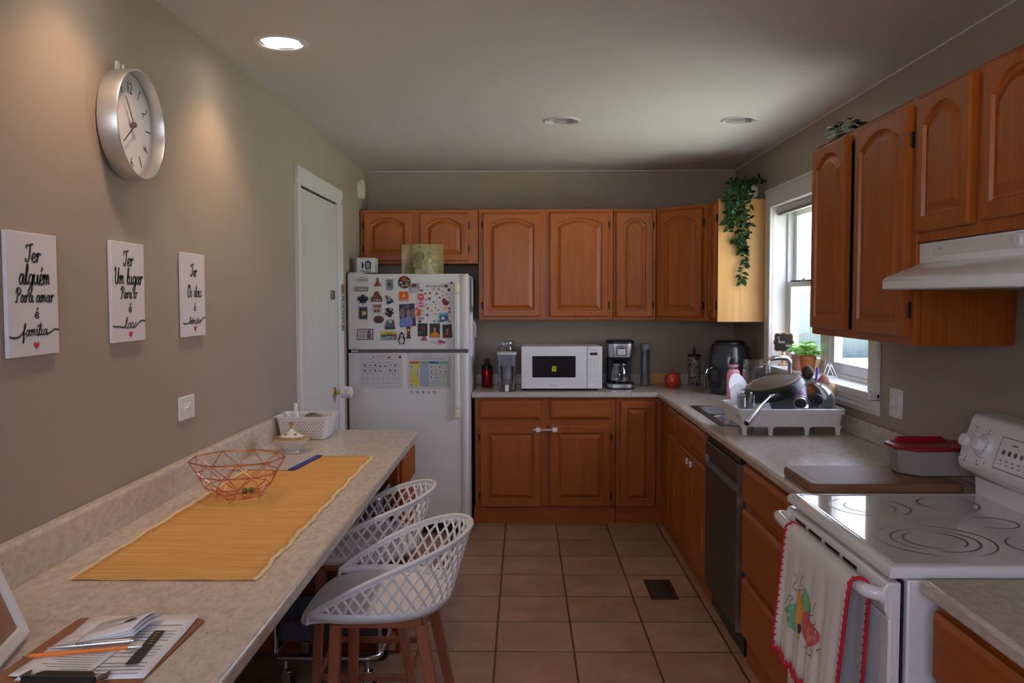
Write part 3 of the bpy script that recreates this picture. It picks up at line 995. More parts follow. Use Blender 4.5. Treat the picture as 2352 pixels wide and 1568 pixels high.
# ------------------------------------------------------------------ worktops
SX0, SX1, SY0, SY1 = .985, 1.475, 4.21, 5.0
wt = thing('worktop', (1.0, 5.5, CT - .038), 'beige speckled L shaped worktop running under the window and microwave', 'worktop')
xs = [-.358, .912, SX0 + .02, SX1 - .02, XR - .002]
ys = [2.715, SY0 + .02, SY1 - .02, 5.728, YB - .002]
m = cells(xs, ys, lambda i, j: not (i == 0 and j < 3) and not (i == 2 and j == 1), CT - .038, CT)
m.build('slab', M['lam'], wt, bevel=.010, seg=3)
m = MB().box(-.358, XR - .022, YB - .022, YB - .002, CT + .0003, .99).box(XR - .022, XR - .002, 2.715, YB - .022, CT + .0003, .99)
solo(m, 'backsplash', M['lam'], 'beige laminate upstand behind the L shaped worktop under the window', 'backsplash', bevel=.003)
wt = thing('worktop', (1.2, 1.7, CT - .038), 'short piece of beige worktop nearest the camera beside the stove', 'worktop')
bx(.905, XR - .002, 1.492, 1.915, CT - .038, CT).build('slab', M['lam'], wt, bevel=.010, seg=3)
solo(bx(XR - .022, XR - .002, 1.492, 1.915, CT, .99), 'backsplash', M['lam'], 'short beige laminate upstand beside the stove nearest the camera', 'backsplash', bevel=.006)
wt = thing('worktop', (-.85, 2.4, CT - .04), 'long beige speckled worktop along the left wall with a yellow runner', 'worktop')
m = MB().prism([(XL + .002, .75), (-.512, .75), (-.512, 4.06), (-.565, 4.115), (XL + .002, 4.115)], 'z', CT - .042, CT)
m.build('slab', M['lam'], wt, bevel=.012, seg=3)
def upstand(x0, x1, top, r):      # cross-section with a rounded top
    return [(x0, CT + .0003), (x1, CT + .0003), (x1, top - r)] + [(x1 - r + r * cos(a), top - r + r * sin(a)) for a in (.5, 1.05)] + [(x1 - r, top), (x0, top)]
m = MB().prism(upstand(XL + .002, XL + .032, CT + .1, .010), 'y', .75, 3.98)
solo(m, 'backsplash', M['lam'], 'long beige laminate upstand along the left wall behind the runner', 'backsplash')
# ------------------------------------------------------------------ recessed ceiling lights
WARM = (1.0, .60, .36)
emit_mat = mat('lit_bulb', (1, .93, .82), .5, emit=25)
def downlight(x, y, lit, label):
    t = thing('recessed_light', (x, y, ZC), label, 'ceiling light', 'recessed ceiling lights')
    m = MB().lathe([(.079, .005), (.079, -.004), (.092, -.008), (.100, -.003), (.100, .0)], (x, y, ZC), 40)
    m.f = [f for f in m.f if len(f) == 4]
    m.build('trim_ring', M['white'], t)
    m = MB().lathe([(.0785, -.003), (.072, .05), (.06, .095), (.001, .098)], (x, y, ZC), 40)
    m.f = [f for f in m.f if len(f) == 4]
    m.build('can', M['lgrey'] if not lit else M['white'], t)  # unlit cans get a greyer copy of the white, shade painted in
    if lit:
        MB().lathe([(.001, .030), (.035, .032), (.056, .042), (.058, .06), (.03, .09), (.001, .092)], (x, y, ZC), 28).build('bulb', emit_mat, t)
        d = bpy.data.lights.new('downlight_beam', 'SPOT')
        d.energy = 16
        d.color = WARM
        d.spot_size = radians(110)
        d.spot_blend = .6
        d.shadow_soft_size = .05
        o = bpy.data.objects.new('downlight_beam', d)
        o.location = (0, 0, .022)
        o.parent = t
        COL.objects.link(o)
    else:
        MB().lathe([(.001, .075), (.03, .077), (.05, .083), (.05, .094)], (x, y, ZC), 24).build('bulb', M['lgrey'], t)
    return t
downlight(-.892, 3.155, True, 'glowing recessed ceiling light, the only lit one in view')
downlight(.204, 4.55, False, 'unlit recessed ceiling light in the middle of the ceiling')
downlight(1.147, 4.555, False, 'unlit recessed ceiling light nearest the window')
downlight(-.892, 2.15, True, 'lit recessed ceiling light nearer the camera above the clock')

# ------------------------------------------------------------------ fridge
FX0, FX1, FY = -1.150, -.362, 5.50
fr = thing('fridge', ((FX0 + FX1) / 2, 5.9, 0), 'white top freezer fridge covered in magnets and charts', 'fridge')
bx(FX0 + .002, FX1, FY + .078, 6.26, .03, 1.702).build('cabinet', M['fridge'], fr, bevel=.006)
bx(FX0 + .01, FX1 - .01, FY + .07, FY + .079, .07, 1.69).build('gasket', M['mgrey'], fr)
def fdoor(z0, z1, name):
    m = MB().prism(rrect(FX0, FX1, FY, FY + .07, .012, 4), 'z', z0, z1)
    m.prism([(FX1 - .052, FY + .002), (FX1 - .045, FY - .006), (FX1 - .026, FY - .012), (FX1 - .008, FY - .008), (FX1 - .002, FY + .003)], 'z', z0 + .002, z1 - .002)
    return m.build(name, M['fridge'], fr, bevel=.006)
fd1 = fdoor(1.219, 1.711, 'freezer_door')
fd2 = fdoor(.07, 1.196, 'fridge_door')
bx(FX0 + .06, FX1 - .004, FY + .012, FY + .07, 1.196, 1.219).build('divider_strip', M['mgrey'], fr)
bx(FX0 + .02, FX0 + .062, FY + .002, FY + .06, 1.2, 1.214).build('middle_hinge', M['lgrey'], fr, bevel=.002)
bx(FX0 + .005, FX0 + .10, FY + .02, FY + .16, 1.7025, 1.722).build('top_hinge_cover', M['white'], fr, bevel=.006)
def fhandle(z0, z1, zc0, zc1, par):
    m = MB().prism([(FX1 - .096, FY - .001), (FX1 - .094, FY - .026), (FX1 - .086, FY - .034), (FX1 - .066, FY - .034), (FX1 - .058, FY - .026), (FX1 - .056, FY - .001)], 'z', z0, z1)
    h = m.build('handle', M['fridge'], par, bevel=.003)
    c = MB().prism([(FX1 - .096, FY - .001), (FX1 - .095, FY - .028), (FX1 - .086, FY - .036), (FX1 - .066, FY - .036), (FX1 - .057, FY - .028), (FX1 - .056, FY - .001)], 'z', zc0, zc1).build('handle_cap', M['cream'], h, bevel=.003)
    c['label'] = 'cream end cap'
fhandle(1.222, 1.583, 1.585, 1.652, fd1)
fhandle(.838, 1.193, .772, .836, fd2)
m = MB()
for i in range(4):
    m.box(FX0 + .02, FX1 - .02, FY + .02, FY + .03, .018 + .012 * i, .024 + .012 * i)
m.box(FX0 + .015, FX1 - .015, FY + .03, FY + .08, .005, .065)
m.build('kick_grille', M['black'], fr)
for x in (FX0 + .06, FX1 - .06):
    MB().lathe([(.018, 0), (.018, .03)], (x, FY + .15, 0), 12).build('foot', M['black'], fr)
    MB().lathe([(.018, 0), (.018, .03)], (x, 6.2, 0), 12).build('foot', M['black'], fr)

# ------------------------------------------------------------------ stove
G0, G1 = 1.948, 2.702
st = thing('stove', (1.18, 2.325, 0), 'white electric stove with smooth glass cooktop and a towel on its door', 'stove')
bx(.893, 1.53, G0 + .004, G1 - .004, .04, .892).build('body', M['whiteg'], st, bevel=.004)
m = MB()
for i in range(2):
    m.box(1.0 + .2 * i, 1.12 + .2 * i, G0 + .003, G0 + .006, .5, .503)
m.box(.90, .915, G0, G0 + .006, .06, .88)
m.build('side_flange', M['whiteg'], st)
fxm = [(.838, G0), (.838, G1), (1.455, G1), (1.455, G0)]
m = MB()
rg = []
for d, z in ((.012, .893), (0, .898), (0, .914), (.006, .922), (.014, .9255), (.026, .9255), (.030, .9235)):
    rg.append([(.850 + d, G0 + d, z), (.846 + d, G1 - d, z), (1.455 - d * .3, G1 - d, z), (1.455 - d * .3, G0 + d, z)])
m.grid(rg, True)
m.f.append((3, 2, 1, 0))
m.f.append(tuple(range(len(m.v) - 4, len(m.v))))
m.build('cooktop_frame', M['whiteg'], st, bevel=.002)
gl = mat('grey_white_cooktop_glass', (.66, .65, .67), .05, coat=.3)
bx(.882, 1.443, G0 + .033, G1 - .033, .9225, .9242).build('glass_top', gl, st)
mk = mat('burner_print', (.11, .11, .12), .35)
def arcs(cx, cy, lst):
    m = MB()
    for r, a0, a1 in lst:
        P = circ(0, 0, r, 40, radians(a0), radians(a1))
        n = len(P)
        wd = [  .0034 * (.35 + .65 * sin(pi * i / (n - 1))) for i in range(n)]
        o = [(cx + p[0] * (1 + w_ / r), cy + p[1] * (1 + w_ / r), .9246) for p, w_ in zip(P, wd)]
        q = [(cx + p[0] * (1 - w_ / r), cy + p[1] * (1 - w_ / r), .9246) for p, w_ in zip(P, wd)]
        m.add(o + q, [(i, i + 1, n + i + 1, n + i) for i in range(n - 1)])
    m.build('burner_marking', mk, st)
arcs(1.035, 2.52, [(.112, -60, 80), (.112, 120, 260), (.072, -50, 70), (.072, 130, 250)])
arcs(1.285, 2.555, [(.085, -80, 70), (.085, 100, 250)])
arcs(1.06, 2.17, [(.142, -70, 80), (.142, 110, 250), (.105, -110, 60), (.105, 90, 230), (.075, -60, 70), (.075, 110, 260)])
arcs(1.305, 2.34, [(.06, -150, 150)])
arcs(1.31, 2.12, [(.085, -60, 80), (.085, 120, 250)])
# back guard with controls
m = MB().prism([(1.53, .9), (1.448, .9), (1.443, .925), (1.440, .985), (1.402, 1.002), (1.388, 1.018), (1.386, 1.04), (1.398, 1.08), (1.428, 1.168), (1.436, 1.178), (1.448, 1.181), (1.53, 1.181)], 'y', G0, G1)
bg = m.build('control_panel', M['whiteg'], st, bevel=.006)
pu = Vector((.03, 0, .088)).normalized()
cp = fmap((1.3985, 0, 1.08), (0, -1, 0), pu, (-pu.z, 0, pu.x))
for i, y in enumerate((2.652, 2.578)):
    D = Matrix.Translation(cp(-y, .018, 0)) @ Matrix(((0, pu.x, -pu.z, 0), (-1, 0, 0, 0), (0, pu.z, pu.x, 0), (0, 0, 0, 1)))
    k = MB().lathe([(.040, 0), (.040, .006), (.036, .012), (.022, .013)], (0, 0, 0), 32, D).build('dial', M['white'], bg)
    MB().lathe([(.020, .013), (.021, .026), (.018, .034), (.001, .035)], (0, 0, 0), 24, D).build('knob', M['white'], k)
    m = MB()
    for q in range(9):
        a = radians(-110 + 27 * q)
        m.add([D @ Vector((r * cos(a + s_), r * sin(a + s_), .0134)) for r, s_ in ((.026, -.05), (.034, -.05), (.034, .05), (.026, .05))], [(0, 1, 2, 3)])
    m.build('dial_marking', M['inkg'], k)
m = MB()
q = .0012
for a, b, c, d in ((-2.505, -2.01, .06, .062), (-2.505, -2.01, -.035, -.033), (-2.505, -2.503, -.035, .062)):
    m.add([cp(a, c, q), cp(b, c, q), cp(b, d, q), cp(a, d, q)], [(0, 1, 2, 3)])
for i in range(6):
    m.add([cp(x, y, q) for x, y in circ(-2.475 + .03 * i, .018, .008, 14)], [tuple(range(14))])
    blurb(m, cp, -2.476 + .03 * i, -.006, .004, .014, lift=q)
    blurb(m, cp, -2.47 + .03 * i, -.018, .004, .012, lift=q)
blurb(m, cp, -2.43, .044, .006, .03, lift=q)
for y in (2.69, 2.655, 2.59, 2.55):
    m.add([cp(-y + a, -.032 + b, q) for a, b in circ(0, 0, .003, 10)], [tuple(range(10))])
for y in (2.652, 2.578):
    m.add([cp(-y + a, .067 + b, q) for a, b in ((-.0015, -.005), (.0015, -.005), (.0015, .006), (-.0015, .006))], [(0, 1, 2, 3)])
    blurb(m, cp, -y - .005, -.042, .004, .018, lift=q)
m.build('panel_print', M['mgrey'], bg)
# oven door
m = MB()
m.box(.852, .880, G0 + .006, G1 - .006, .30, .80)
ovd = m.build('oven_door', M['whiteg'], st, bevel=.005)
m = MB()
vy = [(2.51, 2.60), (2.376, 2.479), (2.24, 2.345), (2.122, 2.213)]
m.prism([(.880, .885), (.848, .885), (.842, .875), (.842, .82), (.852, .797), (.880, .797)], 'y', G0 + .006, G1 - .006)
cap = m.build('door_top_rail', M['whiteg'], ovd, bevel=.004)
m = MB()
for a, b in vy:
    for z in (.8655, .8525):
        m.box(.8405, .8425, a, b, z - .0042, z + .0042)
m.build('vent_slot', M['black'], cap)
bx(.8505, .8530, 2.13, 2.52, .47, .765).build('oven_window', mat('dark_oven_glass', (.02, .02, .022), .08), ovd, bevel=.001)
hz = .853
pts = spline([(.842, 2.682, hz), (.822, 2.678, hz + .004), (.806, 2.65, hz + .006), (.800, 2.50, hz + .006), (.798, 2.325, hz + .006), (.800, 2.15, hz + .006), (.806, 2.0, hz + .006), (.822, 1.971, hz + .004), (.842, 1.967, hz)], 5)
m = MB().tube(pts, [.017 + .005 * (1 if i in (0, 1, len(pts) - 1, len(pts) - 2) else 0) for i in range(len(pts))], 14)
m.build('handle', M['whiteg'], ovd)
m = MB()
for z0, z1 in ((.32, .50), (.53, .66), (.69, .84)):
    m.prism(rrect(.858, .866, z0, z1, .003, 3), 'y', G0 + .003, G0 + .0065)
    m.prism(rrect(.869, .876, z0, z1, .003, 3), 'y', G0 + .003, G0 + .0065)
m.build('door_edge_rib', M['whiteg'], ovd)
bx(.8805, .892, G0 + .02, G1 - .02, .30, .885).build('door_gap_shade', M['black'], st)  # black block painting the shade between oven door and body
bx(.855, .893, G0 + .006, G1 - .006, .075, .285).build('bottom_drawer', M['whiteg'], st, bevel=.006)
bx(.90, 1.5, G0 + .03, G1 - .03, 0, .04).build('plinth', M['black'], st)

# ------------------------------------------------------------------ range hood
hd = thing('range_hood', (1.35, 2.32, 1.572), 'white range hood under the wall cabinets above the stove', 'range hood')
def plan(x, c=0):
    return [(XR - .003, 2.695), (x, 2.695), (x, 2.04), (x + .07, 1.942), (XR - .003, 1.942)]
m = MB()
rg = [[(p[0], p[1], z) for p in plan(x)] for x, z in ((1.15, 1.572), (1.132, 1.576), (1.132, 1.604), (1.142, 1.613), (1.247, 1.655), (1.247, 1.72))]
m.grid(rg, True)
m.f.append(tuple(range(25, 30)))
m.build('hood_shell', M['whiteg'], hd, bevel=.003)
bx(1.17, 1.54, 2.0, 2.67, 1.571, 1.574).build('filter', M['dsteel'], hd)
hp = fmap((1.2468, 0, 0), (0, -1, 0), (0, 0, 1), (-1, 0, 0))
m = MB().plate(rrect(-2.60, -2.0, 1.676, 1.712, .004, 3), hp, 0, .0025)
sp = m.build('switch_panel', M['white'], hd)
m = MB()
blurb(m, hp, -2.555, 1.697, .006, .024, lift=.003)
m.build('badge', M['inkg'], sp)
D = Matrix.Translation(hp(-2.135, 1.694, .0025)) @ Matrix.Rotation(radians(-90), 4, 'Y')
MB().lathe([(.019, 0), (.019, .014), (.016, .018), (.001, .018)], (0, 0, 0), 24, D).build('knob', M['white'], sp)
D = Matrix.Translation(hp(-2.075, 1.694, .0025)) @ Matrix.Rotation(radians(-90), 4, 'Y')
MB().lathe([(.019, 0), (.019, .014), (.016, .018), (.001, .018)], (0, 0, 0), 24, D).build('knob', M['white'], sp)

# ------------------------------------------------------------------ dishwasher
dw = thing('dishwasher', (1.2, 3.9, 0), 'dark stainless dishwasher under the worktop beside the sink base', 'dishwasher')
bx(.945, XR - .03, 3.595, 4.225, .09, .865).build('tub', M['black'], dw)
ds = mat('dark_stainless', (.10, .085, .072), .40, .8, var=.03, scale=60)
m = MB().prism([(.944, .11), (.914, .11), (.912, .125), (.912, .715), (.930, .735), (.930, .76), (.912, .772), (.912, .835), (.916, .84), (.944, .84)], 'y', 3.592, 4.228)
m.build('door_panel', ds, dw, bevel=.002)
bx(.9105, .9445, 3.588, 3.5925, .11, .84).build('edge_trim', M['steel'], dw)
bx(.913, .931, 4.226, 4.229, .725, .772).build('handle_end_cap', M['grey'], dw)
bx(.925, .945, 3.592, 4.228, .842, .868).build('control_strip', M['black'], dw)
bx(.95, .98, 3.60, 4.22, 0, .10).build('toe_panel', M['black'], dw)

# ------------------------------------------------------------------ sink and tap
sk = thing('sink', ((SX0 + SX1) / 2, (SY0 + SY1) / 2, CT), 'double bowl stainless sink set in the worktop, partly under the dish rack', 'sink')
B1 = (SX0 + .032, SX1 - .095, 4.625, SY1 - .03)
B2 = (SX0 + .032, SX1 - .095, SY0 + .03, 4.59)
m = MB()
def ring(o_, i_, z):
    n = len(o_)
    m.add([(p[0], p[1], z) for p in o_] + [(p[0], p[1], z) for p in i_], [(k, (k + 1) % n, n + (k + 1) % n, n + k) for k in range(n)])
mid = 4.6075
for (a, b, c, d), (e0, e1) in ((B1, (mid, SY1)), (B2, (SY0, mid))):
    inn = rrect(a, b, c, d, .06, 6)
    out = []
    cx_, cy_ = (a + b) / 2, (c + d) / 2
    for x, y in inn:
        dx, dy = x - cx_, y - cy_
        k = min(((SX1 if dx > 0 else SX0) - cx_) / dx if abs(dx) > 1e-6 else 9e9, ((e1 if dy > 0 else e0) - cy_) / dy if abs(dy) > 1e-6 else 9e9)
        out.append((cx_ + dx * k, cy_ + dy * k))
    ring(out, inn, CT + .004)
m.build('rim', M['dsteel'], sk, smooth=False)  # stainless rim in darker steel, its dark reflection put into the colour
m = MB().prism(rrect(SX0 - .004, SX1 + .004, SY0 - .004, SY1 + .004, .03, 5), 'z', CT + .0005, CT + .0035)
n_ = 24
m.f = [f for f in m.f if len(f) == 4]
m.build('rim_edge', M['dsteel'], sk)  # same darker steel, dark reflection painted in
for a, b, c, d in (B1, B2):
    m = MB()
    rg = [[(p[0], p[1], z) for p in rrect(a + q, b - q, c + q, d - q, .06, 6)] for q, z in ((0, CT + .004), (.004, CT), (.010, CT - .13), (.02, CT - .155), (.05, CT - .165))]
    m.grid(rg, True)
    m.f.append(tuple(range(len(m.v) - 28, len(m.v))))
    bw = m.build('bowl', M['steel'], sk, thick=.0012)
    MB().lathe([(.001, 0), (.04, .0), (.042, .003)], ((a + b) / 2, (c + d) / 2, CT - .1645), 20).build('drain', M['chrome'], bw)
fa = thing('tap', (1.452, 4.62, CT + .005), 'chrome tap with a squared arched spout behind the sink', 'tap')
MB().lathe([(.027, 0), (.027, .012), (.018, .02), (.016, .05)], (1.452, 4.62, CT + .004), 24).build('base', M['chrome'], fa)
pts = [(1.452, 4.62, .95), (1.452, 4.62, 1.195)] + [(1.452 - .028 * (1 - cos(a)), 4.62, 1.195 + .028 * sin(a)) for a in (.4, .8, 1.2, 1.57)] + [(1.385, 4.62, 1.224), (1.362, 4.62, 1.221)] + [(1.362 - .026 * sin(a), 4.62, 1.195 + .026 * cos(a)) for a in (.4, .8, 1.2, 1.5)] + [(1.333, 4.62, 1.165), (1.332, 4.62, 1.152)]
MB().tube(pts, .0135, 14).build('spout', M['chrome'], fa)
MB().tube([(1.332, 4.62, 1.152), (1.332, 4.62, 1.138)], .0145, 14).build('aerator', M['chrome'], fa)
MB().tube([(1.452, 4.60, .955), (1.452, 4.56, .975), (1.435, 4.50, .985)], .007, 10).build('lever', M['chrome'], fa)

# ------------------------------------------------------------------ microwave
mw = thing('microwave', (.26, 6.0, CT), 'white microwave oven with a small yellow sticker on its window', 'microwave')
MX0, MX1, MY, MZ0, MZ1 = -.019, .540, 5.815, .925, 1.219
bx(MX0, MX1, MY + .025, 6.2, MZ0, MZ1).build('housing', M['white'], mw, bevel=.006)
mp = fmap((0, MY + .024, 0), (1, 0, 0), (0, 0, 1), (0, -1, 0))
m = MB().plate(rrect(MX0 + .001, .432, MZ0 + .002, MZ1 - .001, .005, 3), mp, 0, .022)
md = m.build('door', M['whiteg'], mw, bevel=.003)
MB().plate([(.058, 1.005), (.356, 1.005), (.356, 1.153), (.058, 1.153)], mp, .0215, .0228).build('window', mat('microwave_window', (.014, .014, .015), .12), md)
m = MB().plate([(.193, 1.047), (.222, 1.047), (.222, 1.083), (.200, 1.083), (.193, 1.077)], mp, .0228, .0233)
sk_ = m.build('sticker', C(200, 190, 40), md)
m = MB()
for i in range(3):
    blurb(m, mp, .209, 1.056 + .009 * i, .006, .007, lift=.0236)
m.build('sticker_print', M['ink'], sk_)
m = MB()
txt(m, 'Panasonic', mp, .207, .951, .007, w=.052, lift=.0225)
m.build('brand_lettering', M['ink'], md)
m = MB().box(MX0 + .004, .43, MY + .0015, MY + .0025, .970, .9712)
m.build('seam', M['lgrey'], md)
pn = MB().plate(rrect(.436, MX1 - .001, MZ0 + .002, MZ1 - .001, .005, 3), mp, 0, .022).build('control_panel', M['whiteg'], mw, bevel=.003)
MB().plate([(.455, 1.158), (.506, 1.158), (.506, 1.176), (.455, 1.176)], mp, .0215, .0226).build('display', M['black'], pn)
m = MB()
txt(m, ':', mp, .481, 1.167, .009, lift=.0229)
m.build('display_digit', mat('lit_digits', (.8, .95, 1), .5, emit=.6), pn)
m = MB()
blurb(m, mp, .483, 1.195, .004, .05, lift=.0225)
lab = ['POPCORN', 'POWER', 'QUICK', 'REHEAT', 'COOK', 'DEFROST', 'MORE', 'LESS', 'TIMER', '1', '2', '3', '4', '5', '6', '7', '8', '9', 'CLOCK', '0', 'WARM', 'STOP', '', 'START']
for i, s_ in enumerate(lab):
    x, y = .459 + .0235 * (i % 3), 1.135 - .0172 * (i // 3)
    if s_:
        if len(s_) == 1:
            txt(m, s_, mp, x, y, .005, lift=.0225)
        else:
            blurb(m, mp, x, y, .0038, .014, lift=.0225)
    m.add([mp(x + a, y + b, .0224) for a, b in ((-.009, -.0062), (.009, -.0062), (.009, -.0056), (-.009, -.0056))], [(0, 1, 2, 3)])
blurb(m, mp, .523, .977, .003, .02, lift=.0225)
m.build('key_print', M['inkg'], pn)
for x in (MX0 + .04, MX1 - .04):
    for y in (MY + .06, 6.15):
        MB().lathe([(.012, 0), (.012, .016)], (x, y, CT), 10).build('foot', M['black'], mw)

# ------------------------------------------------------------------ coffee maker
cx, cy = .683, 6.02
cm = thing('coffee_maker', (cx, cy, CT), 'black and steel drip coffee maker beside the microwave', 'coffee maker')
m = MB().prism([(cx + p[0], cy + p[1]) for p in rrect(-.098, .098, -.105, .11, .05, 6)], 'z', CT, CT + .012)
m.prism([(cx + p[0], cy + p[1]) for p in rrect(-.095, .095, -.10, .108, .048, 6)], 'z', CT + .036, CT + .045)
m.build('base', M['black'], cm, bevel=.003)
MB().prism([(cx + p[0], cy + p[1]) for p in rrect(-.097, .097, -.103, .109, .05, 6)], 'z', CT + .012, CT + .036).build('base_band', M['steel'], cm)
bx(cx - .085, cx + .085, cy + .045, cy + .11, CT + .045, CT + .22).build('column', M['black'], cm, bevel=.01)
m = MB()
rg = [[(cx + p[0], cy + p[1], CT + z) for p in rrect(-w_, w_, -d, .108, .05, 6)] for w_, d, z in ((.075, .08, .205), (.082, .085, .22), (.086, .092, .228))]
m.grid(rg, True)
m.build('brew_basket', M['black'], cm)
m = MB()
rg = [[(cx + p[0], cy + p[1], CT + z) for p in rrect(-w_, w_, -d, .11, .05, 6)] for w_, d, z in ((.088, .094, .226), (.094, .099, .30), (.094, .099, .322))]
m.grid(rg, True)
hdp = m.build('head', M['steel'], cm)
m = MB()
rg = [[(cx + p[0], cy + p[1], CT + z) for p in rrect(-w_, w_, -w_ - .005, .112, .05, 6)] for w_, z in ((.096, .32), (.096, .333), (.088, .343))]
m.grid(rg, True)
m.f.append(tuple(range(len(m.v) - 28, len(m.v))))
m.build('lid', M['black'], cm)
mp = fmap((cx, cy - .098, 0), (1, 0, 0), (0, 0, 1), (0, -1, 0))
cpn = MB().plate(rrect(-.034, .034, CT + .238, CT + .304, .006, 3), mp, -.004, .004).build('control_panel', M['black'], hdp, bevel=.001)
MB().plate(rrect(-.028, .028, CT + .243, CT + .299, .004, 3), mp, .004, .005).build('panel_face', M['silver'], cpn)
MB().plate([(-.024, CT + .285), (.024, CT + .285), (.024, CT + .296), (-.024, CT + .296)], mp, .005, .0056).build('display', M['black'], cpn)
m = MB()
for i in range(5):
    x, y = ((-.016, .272), (.0, .275), (.016, .272), (-.014, .259), (.014, .259))[i]
    m.plate(circ(x, CT + y, .0055, 12, ry=.0035), mp, .005, .0062)
m.plate(circ(0, CT + .251, .006, 12), mp, .005, .0065)
m.build('button', M['lgrey'], cpn)
ca = MB().lathe([(.05, 0), (.066, .008), (.072, .04), (.066, .085), (.052, .12), (.047, .135)], (cx, cy - .025, CT + .046), 32)
ca.f = [f for f in ca.f if len(f) == 4] + [tuple(range(32))[::-1]]
cao = ca.build('carafe', M['glass'], cm, thick=.002)
MB().lathe([(.05, .134), (.052, .14), (.045, .15), (.001, .152)], (cx, cy - .025, CT + .046), 28).build('carafe_lid', M['black'], cao)
m = MB().tube([(cx, cy - .075, CT + .178), (cx, cy - .108, CT + .175), (cx, cy - .118, CT + .15), (cx, cy - .115, CT + .09), (cx, cy - .103, CT + .07)], [.010, .012, .012, .010, .008], 10)
m.build('carafe_handle', M['black'], cao)
MB().lathe([(.053, .122), (.054, .126), (.053, .13)], (cx, cy - .025, CT + .046), 28).build('carafe_band', M['steel'], cao)
# ------------------------------------------------------------------ clock
CY, CZ = 2.455, 2.052
ck = thing('wall_clock', (XL, CY, CZ), 'round silver rimmed wall clock with white face', 'clock')
D = Matrix.Translation((XL, CY, CZ)) @ Matrix(((0, 0, 1, 0), (1, 0, 0, 0), (0, 1, 0, 0), (0, 0, 0, 1)))
m = MB().lathe([(.150, .003), (.1545, .0045), (.1552, .0575), (.1535, .0602), (.1500, .0602), (.1490, .058), (.1485, .024)], (0, 0, 0), 64, D)
m.f = [f for f in m.f if len(f) == 4] + [tuple(range(64))]
m.build('case', M['silver'], ck)
MB().lathe([(.001, .0255), (.1488, .0255), (.1488, .024)], (0, 0, 0), 64, D).build('face', M['paper'], ck)
fp = fmap((XL + .0255, CY, CZ), (0, 1, 0), (0, 0, 1), (1, 0, 0))
m = MB()
for h in range(1, 13):
    a = radians(30 * h)
    if h % 2:
        m.add([fp(sin(a) * r + cos(a) * q, cos(a) * r - sin(a) * q, .0006) for r, q in ((.094, -.0021), (.129, -.0021), (.129, .0021), (.094, .0021))], [(0, 1, 2, 3)])
    else:
        ar = 0 if h in (12, 6) else a
        rm = lambda u, v, w=0, ar=ar, a=a: fp(sin(a) * .106 + u * cos(ar) + v * sin(ar), cos(a) * .106 - u * sin(ar) + v * cos(ar), w)
        txt(m, str(h), rm, 0, 0, .033, w=.027 if h in (12, 10) else .015, lift=.0006)
m.build('numerals', M['ink'], ck)
def hand(ang, L, tail, w, z):
    a = radians(ang)
    return MB().plate([(sin(a) * r + cos(a) * q, cos(a) * r - sin(a) * q) for r, q in ((-tail, -w), (L, -w * .7), (L, w * .7), (-tail, w))], fp, z, z + .0012)
hand(326, .085, .0, .0025, .010).build('hour_hand', M['dsteel'], ck)
hand(232, .098, .0, .0022, .014).build('minute_hand', M['dsteel'], ck)
MB().lathe([(.007, .0255), (.007, .042), (.001, .043)], (0, 0, 0), 14, D).build('hand_hub', M['dsteel'], ck)
hk = thing('adhesive_hook', (XL, 2.43, 2.205), 'small white adhesive hook holding the clock', 'hook')
MB().plate(rrect(-.012, .012, -.035, .022, .008, 4), fmap((XL, 2.43, 2.205), (0, 1, 0), (0, 0, 1), (1, 0, 0)), .0, .006).build('back_plate', M['white'], hk, bevel=.002)
MB().tube(spline([(XL + .006, 2.43, 2.19), (XL + .016, 2.43, 2.186), (XL + .02, 2.43, 2.2), (XL + .018, 2.43, 2.216)], 4), .004, 8).build('prong', M['white'], hk)

# ------------------------------------------------------------------ three canvas signs
def sign(y0, z0, label, rows, last, hv):
    t = thing('wall_sign', (XL, y0 + .102, z0), label, 'wall sign', 'family quote signs on the left wall')
    Ws, Hs = .204, .287
    bx(XL + .001, XL + .0115, y0, y0 + Ws, z0, z0 + Hs).build('canvas', C(214, 212, 220, .8), t, bevel=.0015)
    mp = fmap((XL + .0117, y0, z0 + Hs), (0, Ws, 0), (0, 0, -Hs), (1, 0, 0))
    mq = fmap((XL + .0117, y0, z0), (0, 1, 0), (0, 0, 1), (1, 0, 0))
    m = MB()
    for s_, uc, vb, xh, w in rows:      # text, centre u, baseline v (down), x height fraction, width fraction
        script(m, s_, mq, uc * Ws, (1 - vb) * Hs, xh * Hs, w * Ws, .0058 if xh > .065 else .0048)
    m.build('quote_lettering', M['ink'], t)
    s_, uc, vb, xh, w, vl, vr = last
    m = MB()
    script(m, s_, mq, uc * Ws, (1 - vb) * Hs, xh * Hs, w * Ws, .0036, .35, .2)
    x0, x1 = (uc - w / 2) * Ws, (uc + w / 2) * Ws
    b = (1 - vb) * Hs
    stroke(m, [(.0005, (1 - vl) * Hs), (x0 * .25, (1 - vl - .012) * Hs), (x0 * .6, (1 - vl - .012) * Hs), (x0 * .9, b + .003), (x0 + .008, b + .012)], mq, .0044)
    stroke(m, [(x1 - .006, b + .002), (x1 + (Ws - x1) * .3, (1 - vr) * Hs - .004), (x1 + (Ws - x1) * .6, (1 - vr) * Hs + .002), (Ws - .0005, (1 - vr) * Hs)], mq, .0044)
    m.build('word_with_line', M['ink'], t)
    MB().add([mq(.52 * Ws + x * .024, (1 - hv) * Hs + y * .021, .0006) for x, y in heart_pts()], [tuple(range(24))]).build('heart', C(190, 25, 35), t)
sign(1.868, 1.418, 'largest looking white canvas sign, nearest the camera, last word família', [('Ter', .5, .236, .072, .30), ('alguém', .52, .418, .082, .62), ('Para amar', .52, .562, .056, .76), ('é', .54, .692, .048, .085)],
     ('família', .5, .835, .05, .5, .83, .80), .915)
